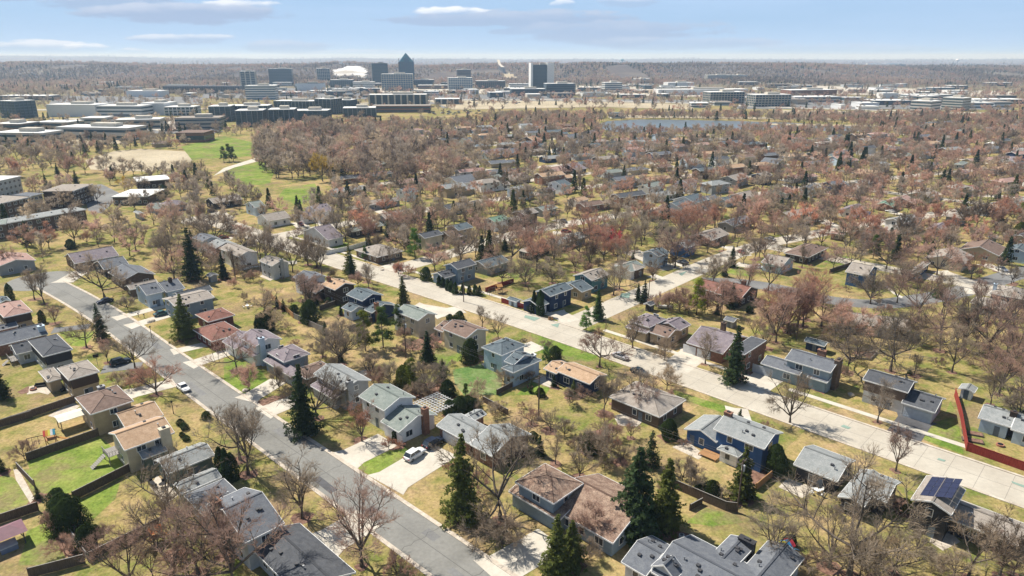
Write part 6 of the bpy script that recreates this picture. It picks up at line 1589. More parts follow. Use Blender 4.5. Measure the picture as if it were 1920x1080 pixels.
# tiny cars on the car parks
cols = [WH, BK, (.3,.3,.31), (.12,.14,.18), (.25,.03,.03)]
def mini(col):
    mb = MB(); mb.box((0,0,.62), (4.5,1.8,.7)); mb.mi = 1; mb.v += []; mb.box((-.2,0,1.2), (2.5,1.55,.5))
    return mb.mesh('parked_car', [plain('far_car_%d' % cols.index(col), col, .3), M['glass']])
mm = [mini(c) for c in cols]; nfar = 0
for s0, s1, y0, y1 in ((310,425,228,249),(880,990,181,196),(1040,1180,160,170),(1390,1470,194,200),(1180,1320,176,188),(560,700,168,176),(100,180,232,242),(800,900,209,216)):
    for k in range(40):
        s, y = rnd.uniform(s0,s1), rnd.uniform(y0,y1); p = land(s,y)
        if hit(p, 3) or nfar > 230: continue
        o = link('parked_car', rnd.choice(mm)); o.location = (p.x,p.y,.45); o.rotation_euler = (0,0,rnd.choice((R(46),R(136)))); nfar += 1
        tag(o, 'tiny parked car on the crowded car parks of the commercial district', 'car', 'cars on the far car parks')

# ------------------------------------------------------------------ fences
def fence(pts, h, mat, label, step=2.44, rail=False, name='wooden_fence', cat='fence', lay=None):
    P_ = [at(*q) for q in pts]; root = empty(name, P_[0]); o = P_[0]; mb = MB(); posts = 0; cap = MB()
    for a, b in zip(P_, P_[1:]):
        d = b-a; L = d.length; n = Vector((-d.y, d.x, 0)).normalized()*.03
        if rail:
            for z in (.35,.75,1.1): mb.slab([tuple(a-o+n+Vector((0,0,z))), tuple(b-o+n+Vector((0,0,z))), tuple(b-o-n+Vector((0,0,z))), tuple(a-o-n+Vector((0,0,z)))], .13)
        else:
            k = max(1, int(L/step))
            for i in range(k):
                p, q = a.lerp(b, i/k), a.lerp(b, (i+1)/k); z = h+rnd.uniform(-.03,.03); q = q-d.normalized()*.02
                mb.slab([tuple(p-o+n+Vector((0,0,z))), tuple(q-o+n+Vector((0,0,z))), tuple(q-o-n+Vector((0,0,z))), tuple(p-o-n+Vector((0,0,z)))], z-.04)
            c = n*2.2; cap.slab([tuple(a-o+c+Vector((0,0,h+.08))), tuple(b-o+c+Vector((0,0,h+.08))), tuple(b-o-c+Vector((0,0,h+.08))), tuple(a-o-c+Vector((0,0,h+.08)))], .04)
        k = max(1, int(L/step))
        for i in range(k+1):
            if posts > 60: break
            q = a.lerp(b, i/k)-o; pm = cached(('post',round(h,1),mat), lambda: MB().box((0,0,h/2+.06), (.13,.13,h+.12)).mesh('post', M[mat])); w = link('post', pm, root); w.location = q+n*2.6; posts += 1
    mb.build('rail' if rail else 'boards', M[mat], root)
    if not rail: cap.build('top_rail', M['greywood'] if mat == 'wood' else M[mat], root)
    tag(root, label, cat, 'garden fences'); return root
F_ = [
 ([('z2',-40,625),('z2',850,330)],1.7,'wood','dark board fence behind the fire pit patio, farthest at left'),
 ([('z2',310,990),('z2',1115,705)],1.7,'wood','dark board fence behind the rainbow canopy playset'),
 ([('t2',500,572),('t2',975,330)],1.75,'wood','dark board fence between the bright lawn and bare-tree yard'),
 ([('t2',118,360),('t2',236,485)],1.5,'wood','short board fence beside the stone path at left'),
 ([('t2',-20,735),('t2',262,640)],1.7,'wood','dark board fence above the purple-roofed gazebo'),
 ([('t2',200,1095),('t2',575,998)],1.7,'wood','dark board fence at the bottom left lawn edge'),
 ([('t2',470,800),('t2',600,985)],1.5,'greywood','pale weathered fence beside the tall evergreen clump'),
 ([('t2',600,985),('t2',760,905),('t2',1100,735)],1.6,'wood','fence behind the orange slide, under bare branches'),
 ([('t2',-20,85),('t2',220,10)],1.6,'wood','dark board fence in the upper left yard by the canopy'),
 ([('z8',-360,430),('z8',-60,700)],1.6,'cedar','orange cedar fence running toward the evergreen clump'),
 ([('z8',-50,705),('z8',300,870)],1.6,'greywood','grey board fence continuing past the wide evergreen clump'),
 ([('z8',240,615),('z8',500,525)],1.5,'wood','dark fence behind the navy house with three roofs'),
 ([('z8',570,850),('z8',890,720)],1.5,'wood','dark fence beneath the brick chimney of the navy house'),
 ([('t6',1060,475),('t6',1440,640),('t6',1520,650)],1.8,'wood','brown board fence ending at the utility pole, lower right'),
 ([('z9',840,45),('z9',1100,118)],1.5,'redfence','red-brown fence left of the navy two-storey house'),
 ([('P',1789,742),('P',1800,782),('P',1811,845),('P',1860,862),('P',1925,885),('P',1990,906)],1.75,'redfence','bright red board fence turning a corner beside the white shed'),
 ([('m2',425,768),('m2',700,712),('m2',895,655)],1.6,'trim','white panel fence beside the left side street'),
 ([('t7',420,612),('t7',700,662),('t7',1130,715)],1.1,'greywood','grey split-rail fence behind the two-storey grey houses','r'),
 ([('z9',790,1085),('z9',1150,900)],1.3,'wood','dark fence between the green lawn and striped lawn'),
 ([('z13',1060,1085),('z13',1280,900)],1.5,'cedar','orange-tan fence right of the navy house lawn'),
 ([('t3',1530,985),('t3',1700,1075)],1.4,'wood','low board fence at the lower edge of the bright green lawn'),
 ([('m5',690,975),('m5',930,895)],1.5,'dark' if 0 else 'wood','dark fence behind the deep blue house'),
 ([('t3',1550,245),('t3',1740,180)],1.5,'redfence','red-brown fence behind the clipped hedge by the concrete street'),
 ([('z12',1040,345),('z12',1180,270)],1.2,'wood','short gate-like fence beside the thin pine'),
 ([('m4',1160,255),('m4',1330,290)],1.5,'cedar','orange cedar fence beside the big white house'),
 ([('t7',560,695),('t7',690,705),('t7',735,655)],.5,'greywood','low timber edging of the rectangular garden bed'),
]
for f in F_: fence(f[0], f[1], f[2], f[3], rail=len(f) > 4)

# ------------------------------------------------------------------ poles and lines
PV = 95.0; PU = [39.6, 84, 129, 175, 222]; ptop = []
for i, u_ in enumerate(PU):
    b_ = uv(u_, PV+(0 if i < 3 else -1)); root = empty('utility_pole', b_, AVD); h = 10.2
    MB().tube([(0,0,-.2),(0,0,h)], [.17,.12], 8).build('pole', M['wood'], root)
    ca = MB().box((0,0,h-.5), (2.3,.12,.14)).build('crossarm', M['wood'], root)
    for x in (-1.05,0.35,1.05): MB().tube([(x,0,h-.43),(x,0,h-.2)], .06, 6).build('insulator', M['metal'], ca)
    if i in (0,2): MB().tube([(0.32,0,h-2.2),(0.32,0,h-1.2)], .28, 10).build('transformer', plain('transformer_grey',(.45,.47,.5),.4), root)
    tag(root, ['wooden utility pole with grey transformer beside the brown fence, nearest pole','wooden utility pole among thickets, second nearest','wooden utility pole behind the cream houses, third from the front','wooden utility pole among pines, fourth from the front','wooden utility pole in the left back yards, farthest'][i], 'utility pole', 'utility poles'); ptop.append((b_, h))
for x, nm in ((-1.05,'left'),(.35,'middle'),(1.05,'right')):
    mb = MB(); P2 = [(uv(-6, PV), 10.2)]+ptop+[(uv(275, PV-3), 10.2)]
    for (a, ha), (b, hb) in zip(P2, P2[1:]):
        q = []
        for k in range(13):
            f = k/12; p = a.lerp(b, f)+V*x; q.append((p.x, p.y, ha-.2-4*.9*f*(1-f)))
        mb.tube(q, .022, 3, False)
    tag(mb.build('power_line', M['metal']), f'thin overhead wire, {nm} of three, strung between the back-yard poles', 'power line', 'overhead wires')
for t, x, y, h, lab in (('t7',190,570,8.5,'wooden pole left of the navy garden shed'),('z11',1270,235,9,'wooden pole between the brick house and grey shed'),('m1',1060,410,8.5,'slim pole beside the turning circle'),('m3',1248,405,6,'dark post at the side street corner, centre'),('n5',1410,910,9,'wooden pole by the driveway at far right'),('t5',918,330,8,'wooden pole right of the two dark spruces'),('t3',1402,310,9.5,'wooden pole right of the clipped hedge by the concrete street')):
    root = empty('utility_pole', at(t,x,y)); MB().tube([(0,0,-.2),(0,0,h)], [.15,.1], 7).build('pole', M['wood'], root); MB().box((0,0,h-.4), (1.6,.1,.12)).build('crossarm', M['wood'], root); tag(root, lab, 'utility pole', 'utility poles')
def lamp(t, x, y, h, lab, name='street_lamp'):
    root = empty(name, at(t,x,y)); MB().tube([(0,0,0),(0,0,h)], [.09,.05], 8).build('post', M['black'], root); MB().tube([(0,0,h),(0,0,h+.35),(0,0,h+.5)], [.12,.24,.05], 8).build('lamp_head', M['black'], root); tag(root, lab, 'lamp', 'garden lamps')
lamp('t1',1026,558,3.2,'thin black lamp post on the lawn beside the asphalt street')
lamp('z2',1190,1000-0,2.4,'small lamp post by the tan-roofed house') if 0 else None
lamp('t1',1172,1065,2.6,'green-grey lamp post beside the asphalt street, lower left')
# basketball hoop, mailboxes, bins
def hoop(t, x, y, lab):
    root = empty('basketball_hoop', at(t,x,y), R(20)); MB().tube([(0,0,0),(0,0,2.9)], .06, 6).build('pole', M['metal'], root); MB().box((0,-.2,3.1), (1.2,.05,.8)).build('backboard', M['black'], root); MB().tube([(0,-.24,2.85),(0,-.65,2.85)], .03, 5).build('rim', M['cedar'], root); tag(root, lab, 'basketball hoop')
hoop('z1',1105,890,'basketball hoop with double board beside the asphalt driveway')
for i, (t, x, y, lab) in enumerate([('z4',480,690,'dark mailbox on the verge strip between two driveways'),('z4',545,700,'second mailbox right of the first between two driveways'),('t2',1395,30,'mailbox by the topiary shrubs'),('t5',865,850,'red and white mailbox by the concrete street')]):
    root = empty('mailbox', at(t,x,y), AVD); MB().box((0,0,.5), (.1,.1,1.0)).build('post', M['wood'], root); MB().box((0,0,1.12), (.25,.5,.24)).tube([(0,-.25,1.22),(0,.25,1.22)], .125, 8).build('box', M['black'], root); tag(root, lab, 'mailbox', 'mailboxes')
# construction cones/bins near the navy house
for i, (t, x, y, lab) in enumerate([('z9',1380,240,'brown yard bin by the navy house driveway, left of two'),('z9',1410,245,'brown yard bin by the navy house driveway, right of two')]):
    root = empty('yard_bin', at(t,x,y), R(40)); MB().tube([(0,0,0),(0,0,1.0)], [.3,.36], 10).build('bin', M['cedar'], root); MB().tube([(0,0,1.0),(0,0,1.08)], .4, 10).build('lid', M['wood'], root); tag(root, lab, 'bin', 'yard bins')
o = empty('rubbish_bin', at('m5',1122,325), R(20)); MB().prism([(-.9,-.7),(.9,-.7),(1,.7),(-1,.7)],0,1.7).build('bin', plain('blue_plastic',(.05,.24,.45),.5), o); MB().box((0,0,1.76),(2.1,1.6,.1)).build('lid', plain('blue_plastic_lid',(.08,.30,.55),.5), o); tag(o,'bright blue bin on the driveway at right','bin')

# ------------------------------------------------------------------ garden structures
def posts4(root, lx, ly, h, mat, w=.14):
    for sx in (-1,1):
        for sy in (-1,1): p = link('post', cached(('p4',h,mat,w), lambda: MB().box((0,0,h/2),(w,w,h)).mesh('post', M[mat])), root); p.location = (sx*lx, sy*ly, 0)
root = empty('pergola', at('z7',1035,350,2.7)*1.0, R(46)); root.location.z = 0
posts4(root, 3.6, 3.0, 2.6, 'trim', .18)
for k in range(11): MB().box((-3.9+.78*k,0,2.78),(.09,7.2,.2)).build('rafter', M['trim'], root)
for k in range(9): MB().box((0,-3.3+.82*k,2.93),(8.3,.07,.09)).build('slat', M['trim'], root)
for sy in (-1,1): MB().box((0,sy*3.0,2.6),(8.0,.12,.18)).build('beam', M['trim'], root)
tag(root,'white lattice pergola attached behind the white two-level house','pergola')
root = empty('patio_canopy', at('z2',805,465,2.6)*1.0, R(46)); root.location.z = 0
posts4(root, 2.4, 1.6, 2.5, 'darktrim'); MB().slab([(-2.8,-1.9,2.6),(2.8,-1.9,2.6),(2.8,0,2.95),(-2.8,0,2.95)],.1).slab([(-2.8,0,2.95),(2.8,0,2.95),(2.8,1.9,2.6),(-2.8,1.9,2.6)],.1).build('canopy_roof', plain('cream_canvas',(.66,.62,.52),.8), root)
tag(root,'cream flat canopy over the patio of the brown hip-roofed house','canopy')
root = empty('gazebo', at('z3',60,700,2.4)*1.0, R(46)); root.location.z = 0
posts4(root, 1.9, 1.6, 2.3, 'darktrim'); mb = MB(); mb.v += [(-2.5,-2.1,2.3),(2.5,-2.1,2.3),(2.5,2.1,2.3),(-2.5,2.1,2.3),(-.6,0,3.3),(.6,0,3.3)]; mb.face([(0,1,5,4),(1,2,5),(2,3,4,5),(3,0,4),(3,2,1,0)]); mb.build('canopy_roof', plain('plum_metal_roof',(.24,.13,.15),.5), root)
tag(root,'plum-coloured hip-roofed gazebo at the lower left edge','gazebo')
root = empty('hot_tub', at('z3',95,870,.4)*1.0, R(46)); root.location.z = 0; MB().prism([(-1.1,-1),(1.1,-1),(1.1,1),(-1.1,1)],0,.85).build('shell', plain('tub_shell',(.16,.2,.3),.5), root); MB().box((0,0,.92),(2.3,2.1,.12)).build('cover', plain('tub_cover',(.45,.47,.5),.7), root); tag(root,'grey-blue hot tub under the plum gazebo','hot tub')
def deck(t, x, y, lx, ly, h, mat, lab, rail=True, steps=True):
    root = empty('wooden_deck', at(t,x,y,h)*1.0, R(46)); root.location.z = 0; mb = MB()
    for k in range(int(lx/.3)): mb.box((-lx/2+.15+.3*k,0,h),(.27,ly,.07))
    mb.build('boards', M[mat], root); posts4(root, lx/2-.1, ly/2-.1, h, mat)
    if rail:
        r_ = MB(); r_.box((0,-ly/2,h+.95),(lx,.08,.06)).box((-lx/2,0,h+.95),(.08,ly,.06)).box((lx/2,0,h+.95),(.08,ly,.06))
        for k in range(int(lx/.5)): r_.box((-lx/2+.25+.5*k,-ly/2,h+.48),(.05,.05,.9))
        for k in range(int(ly/.5)):
            for s_ in (-1,1): r_.box((s_*lx/2,-ly/2+.25+.5*k,h+.48),(.05,.05,.9))
        r_.build('railing', M[mat], root)
    if steps:
        s_ = MB()
        for k in range(max(2,int(h/.2))): s_.box((-lx/2-.3-.28*k,0,h-.2*(k+1)),(.3,1.4,.06))
        s_.build('steps', M[mat], root)
    tag(root, lab, 'deck', 'garden decks')
deck('z2',1290,870,3.2,3.6,1.9,'greywood','raised grey deck with stairs beside the cream tan-roofed house')
deck('z13',560,660,3.4,3.6,.45,'cedar','bright orange wooden deck beside the sunroom of the deep blue house',False,False)
deck('z6',1560,600,3.0,2.6,.9,'greywood','small pale deck behind the grey house with grey chimney')
deck('z1',165,790,2.4,4.2,1.0,'greywood','pale wooden deck beside the flat wing of the mansard house, upper left')
deck('m4',1095,270,3.5,2.5,2.4,'greywood','white railed balcony deck behind the big white house')
deck('z16',640,560,3,2.2,.9,'greywood','dark deck under the solar-panelled house')
def playset(t, x, y, cols_, lab, slide):
    root = empty('playset', at(t,x,y)*1.0, R(30)); posts4(root, .8,.8,2.2,'cedar',.12)
    mb = MB(); mb.box((0,0,1.2),(1.8,1.8,.1)); mb.build('platform', M['cedar'], root)
    for k, c_ in enumerate(cols_):
        w = 2.0/len(cols_); x0 = -1+k*w
        MB().slab([(x0,-1,2.3),(x0+w-.01,-1,2.3),(x0+w-.01,0,3.1),(x0,0,3.1)],.04).slab([(x0,0,3.1),(x0+w-.01,0,3.1),(x0+w-.01,1,2.3),(x0,1,2.3)],.04).build('canopy_strip', plain('canopy_%s_%d' % (t,k), c_, .7), root)
    MB().tube([(-1,0,2.2),(-3.8,0,2.2)],.07,6).tube([(-3.8,0,2.2),(-3.9,.9,0)],.06,6).tube([(-3.8,0,2.2),(-3.9,-.9,0)],.06,6).build('swing_frame', M['wood'], root)
    for k in (-2,-3): MB().tube([(k,-.2,2.2),(k,-.2,.6)],.02,3).tube([(k,.2,2.2),(k,.2,.6)],.02,3).box((k,0,.58),(.2,.5,.04)).build('swing', M['black'], root)
    MB().slab([(.9,-.3,1.3),(3.2,-.3,.1),(3.2,.3,.1),(.9,.3,1.3)],.08).build('slide', plain('slide_'+t, slide, .4), root)
    tag(root, lab, 'playset', 'garden playsets')
playset('z2',585,790,[(.6,.08,.06),(.75,.35,.05),(.8,.7,.1),(.75,.75,.7),(.05,.3,.4)],'playset with rainbow striped canopy and swing frame behind the dark fence',(.5,.25,.08))
playset('t8',110,950,[(.7,.6,.1),(.05,.25,.5),(.6,.05,.08)],'colourful playset with blue, red and yellow panels, lower right',(.05,.3,.55))
playset('t2',1060,850,[(.5,.15,.05)],'orange playset with slide beneath the big bare tree, lower left',(.75,.3,.06))
playset('t3',1640,250,[(.6,.3,.1)],'orange wooden playset behind the red-brown fence',(.7,.35,.1))
# sheds as small houses
def shed(t, p1, p2, third, eave, form, wall, roof, label, extra=None, upright=None):
    h = house([(t,*p1,*p2,third,eave,form)], wall, roof, 'garden_shed', wins=False, vents=0, doors=[(0,'f',0)], label=label, cat='shed', group='garden sheds'); return h
shed('t7',(1285,895),(1395,920),3.2,2.3,'gx','white','lightgrey','white garden shed with dark red door beside the red fence')
shed('t7',(240,575),(385,608),3.4,2.3,'g','navy','bluegrey','navy garden shed with pale double doors behind the grey house')
shed('m6',(1505,385),(1620,395),3.4,2.6,'g','green','greengrey','small green garden shed with grey roof at far right')
shed('t5',(935,330),(975,325),2.2,2.2,'g','dark','darkgrey','little dark shed under the pair of dark spruces')
shed('t5',(1425,430),(1500,445),3.4,2.2,'g','grey','grey','grey weathered shed beneath bare shrubs behind the brick house')
shed('m1',(845,1000),(950,1005),3,2.3,'g','grey','darkgrey','grey shed between two tall spruces, left')
shed('t3',(1690,290),(1760,310),2.6,2.0,'g','lightblue','bluegrey','small blue-grey shed beside the orange playset')
shed('m2',(1240,505),(1340,500),3,2.3,'g','brown','lightgrey','small brown shed with pale roof under bare trees, centre left')
shed('m1',(1450,570),(1560,560),2.5,2.2,'g','tan','purple','tan shed') if 0 else None
# small yard things
def unit(t,x,y,lab):
    root = empty('air_conditioner', at(t,x,y)*1.0, R(20)); MB().prism([(.42*math.cos(k*.785),.42*math.sin(k*.785)) for k in range(8)],0,.85).build('casing', plain('ac_grey',(.5,.53,.56),.5), root); MB().prism([(.3*math.cos(k*.785),.3*math.sin(k*.785)) for k in range(8)],.85,.9).build('fan_grille', M['darktrim'], root); tag(root, lab, 'air conditioner', 'air conditioners')
unit('z13',1080,800,'round grey air conditioner at the right corner of the deep blue house')
unit('z12',945,665,'grey air conditioner behind the blue-grey roofed house, bottom')
unit('z9',350,570,'air conditioner behind the cream house with brown roof')
def fireplace(t,x,y,lab):
    root = empty('fire_pit', at(t,x,y)*1.0); MB().tube([(0,0,0),(0,0,.4)], .7, 12).build('stone_ring', M['brickpaving'], root); MB().tube([(0,0,.38),(0,0,.43)], .5, 12).build('ash_bowl', M['black'], root); tag(root, lab,'fire pit','fire pits')
fireplace('z2',375,185,'round fire pit on the pale curved patio at left'); fireplace('z9',1160,1000,'pale fire pit ring on the striped lawn'); fireplace('z15',1160,800,'pale stone fire pit ring inside the red fence')
def sofa(t,x,y,a,lab):
    root = empty('patio_sofa', at(t,x,y)*1.0, a); MB().box((0,0,.25),(2.2,.8,.3)).build('seat', M['black'], root); MB().box((0,.38,.6),(2.2,.15,.5)).build('backrest', M['black'], root)
    for s_ in (-1,1): MB().box((s_*1.1,0,.45),(.12,.8,.4)).build('armrest', M['black'], root)
    tag(root, lab,'sofa','patio sofas')
sofa('z2',460,150,R(20),'dark patio sofa beside the fire pit'); sofa('t2',1030,465,R(136),'dark patio bench on the terrace under bare branches'); sofa('z13',470,560,R(-44),'small bench against the deep blue wall'); sofa('z2',700,190,R(-44),'dark garden bench by the tan mansard house wall')
def tableset(t,x,y,lab,col='trim'):
    root = empty('patio_table', at(t,x,y)*1.0); MB().tube([(0,0,.70),(0,0,.74)], .6, 12).build('tabletop', M[col], root); MB().tube([(0,0,0),(0,0,.7)], .06, 6).build('stem', M[col], root); tag(root, lab,'table','patio tables')
    for k in range(4):
        a = k*1.571+.4; c = empty('garden_chair', root.location+Vector((math.cos(a)*1.1, math.sin(a)*1.1,0)), a+1.57); MB().box((0,0,.42),(.45,.45,.06)).build('seat', M[col], c); MB().box((0,-.22,.68),(.45,.05,.5)).build('backrest', M[col], c)
        for sx in (-1,1):
            for sy in (-1,1): MB().box((sx*.19,sy*.19,.2),(.04,.04,.4)).build('leg', M[col], c)
        tag(c, 'chair round the '+lab, 'chair', 'chairs round the '+lab)
tableset('z4',1705,580,'white garden table on the far lawn left of centre'); tableset('t8',330,520,'white table on the stone patio, lower right'); tableset('t2',1100,480,'dark table on the terrace under bare branches','black')
b2 = empty('rowing_boat', at('z11',640,110)*1.0, R(-10)); MB().prism([(-2.4,-.1),(-2.0,-.6),(1.2,-.65),(2.5,0),(1.2,.65),(-2.0,.6),(-2.4,.1)],.35,.95).build('hull', plain('boat_cover',(.55,.54,.5),.6), b2); MB().box((-1.4,0,.2),(1.6,1.2,.1)).build('trailer', M['metal'], b2); tag(b2,'covered boat on a trailer beside the little dark shed','boat')
# raised beds inside the red fence
for i, (x, y) in enumerate(((925,700),(925,760))):
    o = empty('raised_bed', at('z15',x,y)*1.0, R(-25)); MB().box((0,0,.15),(3.6,1.6,.3)).build('frame', M['wood'], o); MB().box((0,0,.31),(3.3,1.3,.06)).build('soil', M['mulch'], o); tag(o, ('upper' if i == 0 else 'lower')+' of two raised garden beds beside the red fence','garden bed','raised beds')
# boulders round the big conifer bed
for i, (t,x,y) in enumerate([('z4',640,735),('z4',600,745),('z8',940,160),('t7',560,940),('z6',240,800),('t4',1430,740)]):
    r = random.Random(i); mb = MB(); bm_ = bmesh.new(); bmesh.ops.create_icosphere(bm_, subdivisions=2, radius=.7)
    for v in bm_.verts: v.co = v.co*(1+.25*mnoise.noise(v.co*1.7+Vector((i,0,0)))); v.co.z *= .6
    me = bpy.data.meshes.new('boulder'); bm_.to_mesh(me); bm_.free(); me.materials.append(M['patio']); o = link('boulder', me); o.location = at(t,x,y)*1.0+Vector((0,0,.2)); tag(o, ['boulder at the edge of the round lawn bed by the driveways, right one','boulder at the lawn bed by the driveways, left one','pale boulder on the street corner lawn','boulder beside the patio of the grey two-storey house','dark boulder in the lawn by the asphalt street','pale boulder beside the spruces at lower centre'][i],'boulder','boulders')

# ------------------------------------------------------------------ words for every tree
KN = {'bare_tree':'bare tree','bare_shrub':'bare shrub','spruce_tree':'spruce','pine_tree':'pine','arborvitae':'column evergreen','evergreen_shrub':'round evergreen','willow_tree':'willow'}
cnt = collections.defaultdict(list)
for T_ in TREES:
    best = min([h for h in HOUSES if 'short' in h], key=lambda h: (h['p']-T_['p']).length)
    d = (best['p']-T_['p']).length
    hs = proj(best['p']); ts = proj(T_['p']); dx = (ts[0]-hs[0]); dy = (ts[1]-hs[1])*1.8
    rel = ('right of' if dx > 0 else 'left of') if abs(dx) > abs(dy) else ('in front of' if dy > 0 else 'behind')
    col = {'g':'grey-brown','p':'pinkish','r':'reddish','t':'pale tan','k':'dark','R':'bright red','w':'golden','y':'yellow-green','G':'bright green'}[T_['col']]
    T_['key'] = (KN[T_['nm']], col, rel, best['short']); cnt[T_['key']].append(T_)
for key, l in cnt.items():
    l.sort(key=lambda q: q['sx'][0]); kn, col, rel, sh = key
    sh = sh.replace('single-storey ','').replace(' roof','')
    for i, T_ in enumerate(l):
        o_ = '' if len(l) == 1 else (('left ','right ')[i] if len(l) == 2 else ORD[i]+' ')
        lab = f"{o_}{col} {kn} {rel} {sh}"
        w = lab.split(); lab = ' '.join(w[:16]); T_['o']['label'] = lab; T_['o']['category'] = {'bare shrub':'shrub','round evergreen':'shrub'}.get(kn,'tree'); T_['o']['group'] = {'bare tree':'bare trees of the neighbourhood','bare shrub':'bare shrubs','spruce':'spruces','pine':'pines','column evergreen':'column evergreens','round evergreen':'round evergreens','willow':'willows'}[kn]
seen = collections.Counter()
for o in bpy.data.objects:
    if o.parent is None and o.get('label') and o.get('category') in ('tree','shrub','house'):
        seen[o['label']] += 1
for o in list(bpy.data.objects):
    if o.parent is None and o.get('label') and seen[o['label']] > 1:
        lab = o['label']; seen[lab] -= 1
        w = lab.split()
        if len(w) < 15: o['label'] = lab+f", number {seen[lab]+1}" if False else ('further ' if seen[lab] % 2 else 'nearer ')+lab

# ------------------------------------------------------------------ air
hz = MB(); hz.box((0, 11950, 73), (44000, 24200, 148)); hz = hz.build('haze', None) if False else link('haze', MB().box((0,11950,73),(44000,24200,150)).mesh('haze', bpy.data.materials.new('haze_air')))
hm_ = hz.data.materials[0]; hm_.use_nodes = True; t_ = hm_.node_tree; t_.nodes.clear()
pv = t_.nodes.new('ShaderNodeVolumePrincipled'); mo = t_.nodes.new('ShaderNodeOutputMaterial'); t_.links.new(pv.outputs[0], mo.inputs['Volume'])
pv.inputs['Color'].default_value = (.50,.71,1,1); pv.inputs['Absorption Color'].default_value = (1,1,1,1); pv.inputs['Density'].default_value = HAZE; pv.inputs['Anisotropy'].default_value = .1
tag(hz, 'pale blue air between the houses and the far hills', 'haze', kind='stuff')

# ------------------------------------------------------------------ sky, sun, camera
scene = bpy.context.scene
SUN_AZ, SUN_EL = R(145), R(52)
sd = Vector((math.cos(SUN_AZ)*math.cos(SUN_EL), math.sin(SUN_AZ)*math.cos(SUN_EL), math.sin(SUN_EL)))
sl = bpy.data.lights.new('sun', 'SUN'); sl.energy = SUNP; sl.angle = R(.53); sl.color = (1,.94,.84); so = bpy.data.objects.new('sun', sl); C.objects.link(so); so.rotation_euler = sd.to_track_quat('Z','Y').to_euler(); so.location = (0,0,200)
w = bpy.data.worlds.new('World'); scene.world = w; w.use_nodes = True; t_ = w.node_tree; N = t_.nodes; L = t_.links; bg = N['Background']
sky = N.new('ShaderNodeTexSky'); sky.sky_type = 'NISHITA'; sky.sun_disc = False; sky.sun_elevation = SUN_EL; sky.sun_rotation = math.atan2(sd.x, sd.y); sky.altitude = 300; sky.air_density = 1; sky.dust_density = .7; sky.ozone_density = 1.5
tc = N.new('ShaderNodeTexCoord'); sp = N.new('ShaderNodeSeparateXYZ'); L.new(tc.outputs['Generated'], sp.inputs[0])
# fair-weather clouds standing low over the horizon, each at its bearing and elevation
def mth(op, a, b=None, clamp=False):
    m = N.new('ShaderNodeMath'); m.operation = op; m.use_clamp = clamp
    for i, q in enumerate((a, b)):
        if q is None: continue
        if isinstance(q, (int, float)): m.inputs[i].default_value = q
        else: L.new(q, m.inputs[i])
    return m.outputs[0]
def nz3(scale, loc, det=6, ro=.6):
    mp = N.new('ShaderNodeMapping'); mp.inputs['Scale'].default_value = scale; mp.inputs['Location'].default_value = loc; L.new(tc.outputs['Generated'], mp.inputs[0])
    n = N.new('ShaderNodeTexNoise'); n.inputs['Scale'].default_value = 1; n.inputs['Detail'].default_value = det; n.inputs['Roughness'].default_value = ro; L.new(mp.outputs[0], n.inputs[0]); return n.outputs['Fac']
brg = mth('DIVIDE', sp.outputs['X'], mth('MAXIMUM', sp.outputs['Y'], .05)); elv = mth('DIVIDE', sp.outputs['Z'], mth('MAXIMUM', sp.outputs['Y'], .05))
edge = nz3((16,16,70), (1,2,3), 7, .62); edge2 = nz3((40,40,150), (4,1,7), 5, .6)
wob = mth('ADD', mth('MULTIPLY', mth('SUBTRACT', edge, .5), 2.6), mth('MULTIPLY', mth('SUBTRACT', edge2, .5), 1.1))
grey = None; white = None
for cx, cy, hw, hh, g_, w_ in CLOUDS:
    hw *= 1.3; hh *= 1.4; g_ = min(.95, g_*1.35)
    da = mth('DIVIDE', mth('SUBTRACT', brg, (cx-960)/1280), hw/1280); de = mth('DIVIDE', mth('SUBTRACT', elv, (107-cy)/1280), hh/1280)
    r2 = mth('ADD', mth('MULTIPLY', da, da), mth('MULTIPLY', de, de)); m0 = mth('SUBTRACT', mth('ADD', 1.0, wob), r2)
    ms = N.new('ShaderNodeMapRange'); ms.interpolation_type = 'SMOOTHSTEP'; ms.inputs[1].default_value = -.05; ms.inputs[2].default_value = .5; L.new(m0, ms.inputs[0])
    g1 = mth('MULTIPLY', ms.outputs[0], g_)
    up_ = N.new('ShaderNodeMapRange'); up_.interpolation_type = 'SMOOTHSTEP'; up_.inputs[1].default_value = -.15; up_.inputs[2].default_value = .75; L.new(mth('ADD', de, mth('MULTIPLY', wob, .5)), up_.inputs[0])
    w1 = mth('MULTIPLY', mth('MULTIPLY', ms.outputs[0], up_.outputs[0]), w_)
    grey = g1 if grey is None else mth('MAXIMUM', grey, g1); white = w1 if white is None else mth('MAXIMUM', white, w1)
thin = nz3((2.5,2.5,24), (5.1,2.2,1.0), 5)
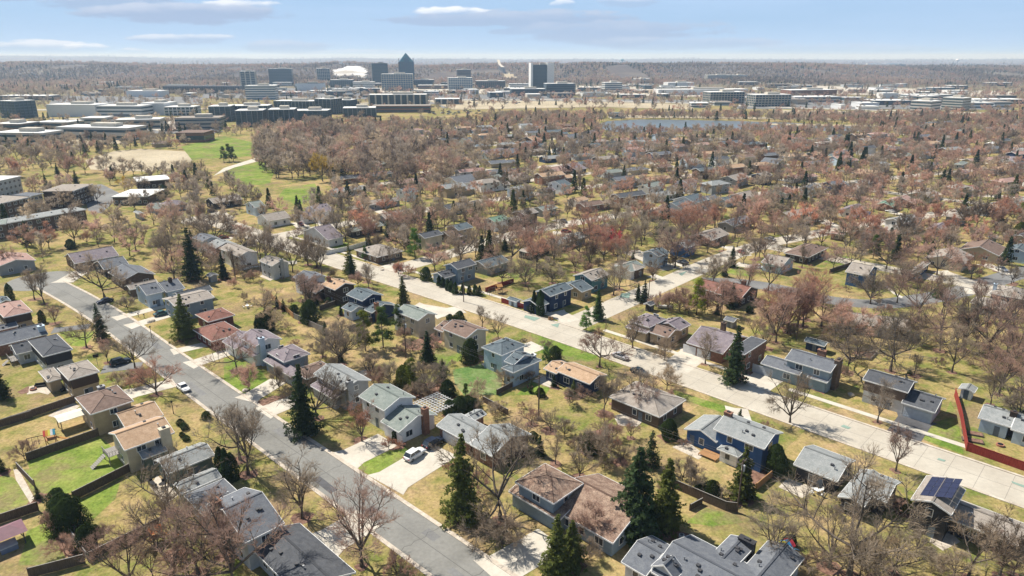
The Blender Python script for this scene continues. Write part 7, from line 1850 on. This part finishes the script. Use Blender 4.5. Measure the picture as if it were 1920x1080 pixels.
def wmix(a, b, f):
    x = N.new('ShaderNodeMix'); x.data_type = 'RGBA'; L.new(f, x.inputs[0]) if not isinstance(f, float) else setattr(x.inputs[0], 'default_value', f)
    for s, i in ((a,6),(b,7)):
        if isinstance(s, tuple): x.inputs[i].default_value = (*s,1)
        else: L.new(s, x.inputs[i])
    return x.outputs[2]
def mul(a, k):
    m = N.new('ShaderNodeMath'); m.operation = 'MULTIPLY'; L.new(a, m.inputs[0])
    if isinstance(k, float): m.inputs[1].default_value = k
    else: L.new(k, m.inputs[1])
    return m.outputs[0]
el = N.new('ShaderNodeMapRange'); el.interpolation_type = 'SMOOTHSTEP'; el.inputs[1].default_value = .08; el.inputs[2].default_value = .16; el.inputs[3].default_value = .85; el.inputs[4].default_value = 0; L.new(sp.outputs['Z'], el.inputs[0])
base = wmix(sky.outputs[0], SKYTINT, el.outputs[0])
tm = N.new('ShaderNodeMapRange'); tm.inputs[1].default_value = .38; tm.inputs[2].default_value = .7; tm.inputs[4].default_value = .5; L.new(thin, tm.inputs[0])
hzn = N.new('ShaderNodeMapRange'); hzn.interpolation_type = 'SMOOTHSTEP'; hzn.inputs[1].default_value = 0; hzn.inputs[2].default_value = .06; hzn.inputs[3].default_value = .75; hzn.inputs[4].default_value = 0; L.new(sp.outputs['Z'], hzn.inputs[0])
s1 = wmix(base, CLOUDTHIN, mth('MAXIMUM', tm.outputs[0], hzn.outputs[0])); s2 = wmix(s1, CLOUDGREY, grey); s3 = wmix(s2, CLOUDWHITE, white)
L.new(s3, bg.inputs[0]); bg.inputs[1].default_value = SKYSTR
cam = bpy.data.cameras.new('camera'); co = bpy.data.objects.new('camera', cam); C.objects.link(co); co.location = (0,0,CAM_H); co.rotation_euler = (math.pi/2-PITCH, 0, 0)
cam.sensor_width = 36; cam.lens = 36*FOC/1920; cam.clip_start = .5; cam.clip_end = 60000; scene.camera = co
scene.view_settings.view_transform = 'Standard'; scene.view_settings.look = 'None'; scene.view_settings.exposure = EXPO; scene.view_settings.gamma = 1
scene.render.resolution_x = 1024; scene.render.resolution_y = 576
scene.cycles.volume_bounces = 1; scene.cycles.max_bounces = 5; scene.cycles.diffuse_bounces = 2; scene.cycles.transparent_max_bounces = 4
bpy.data.collections.remove  # tree_kinds stays out of the scene on purpose
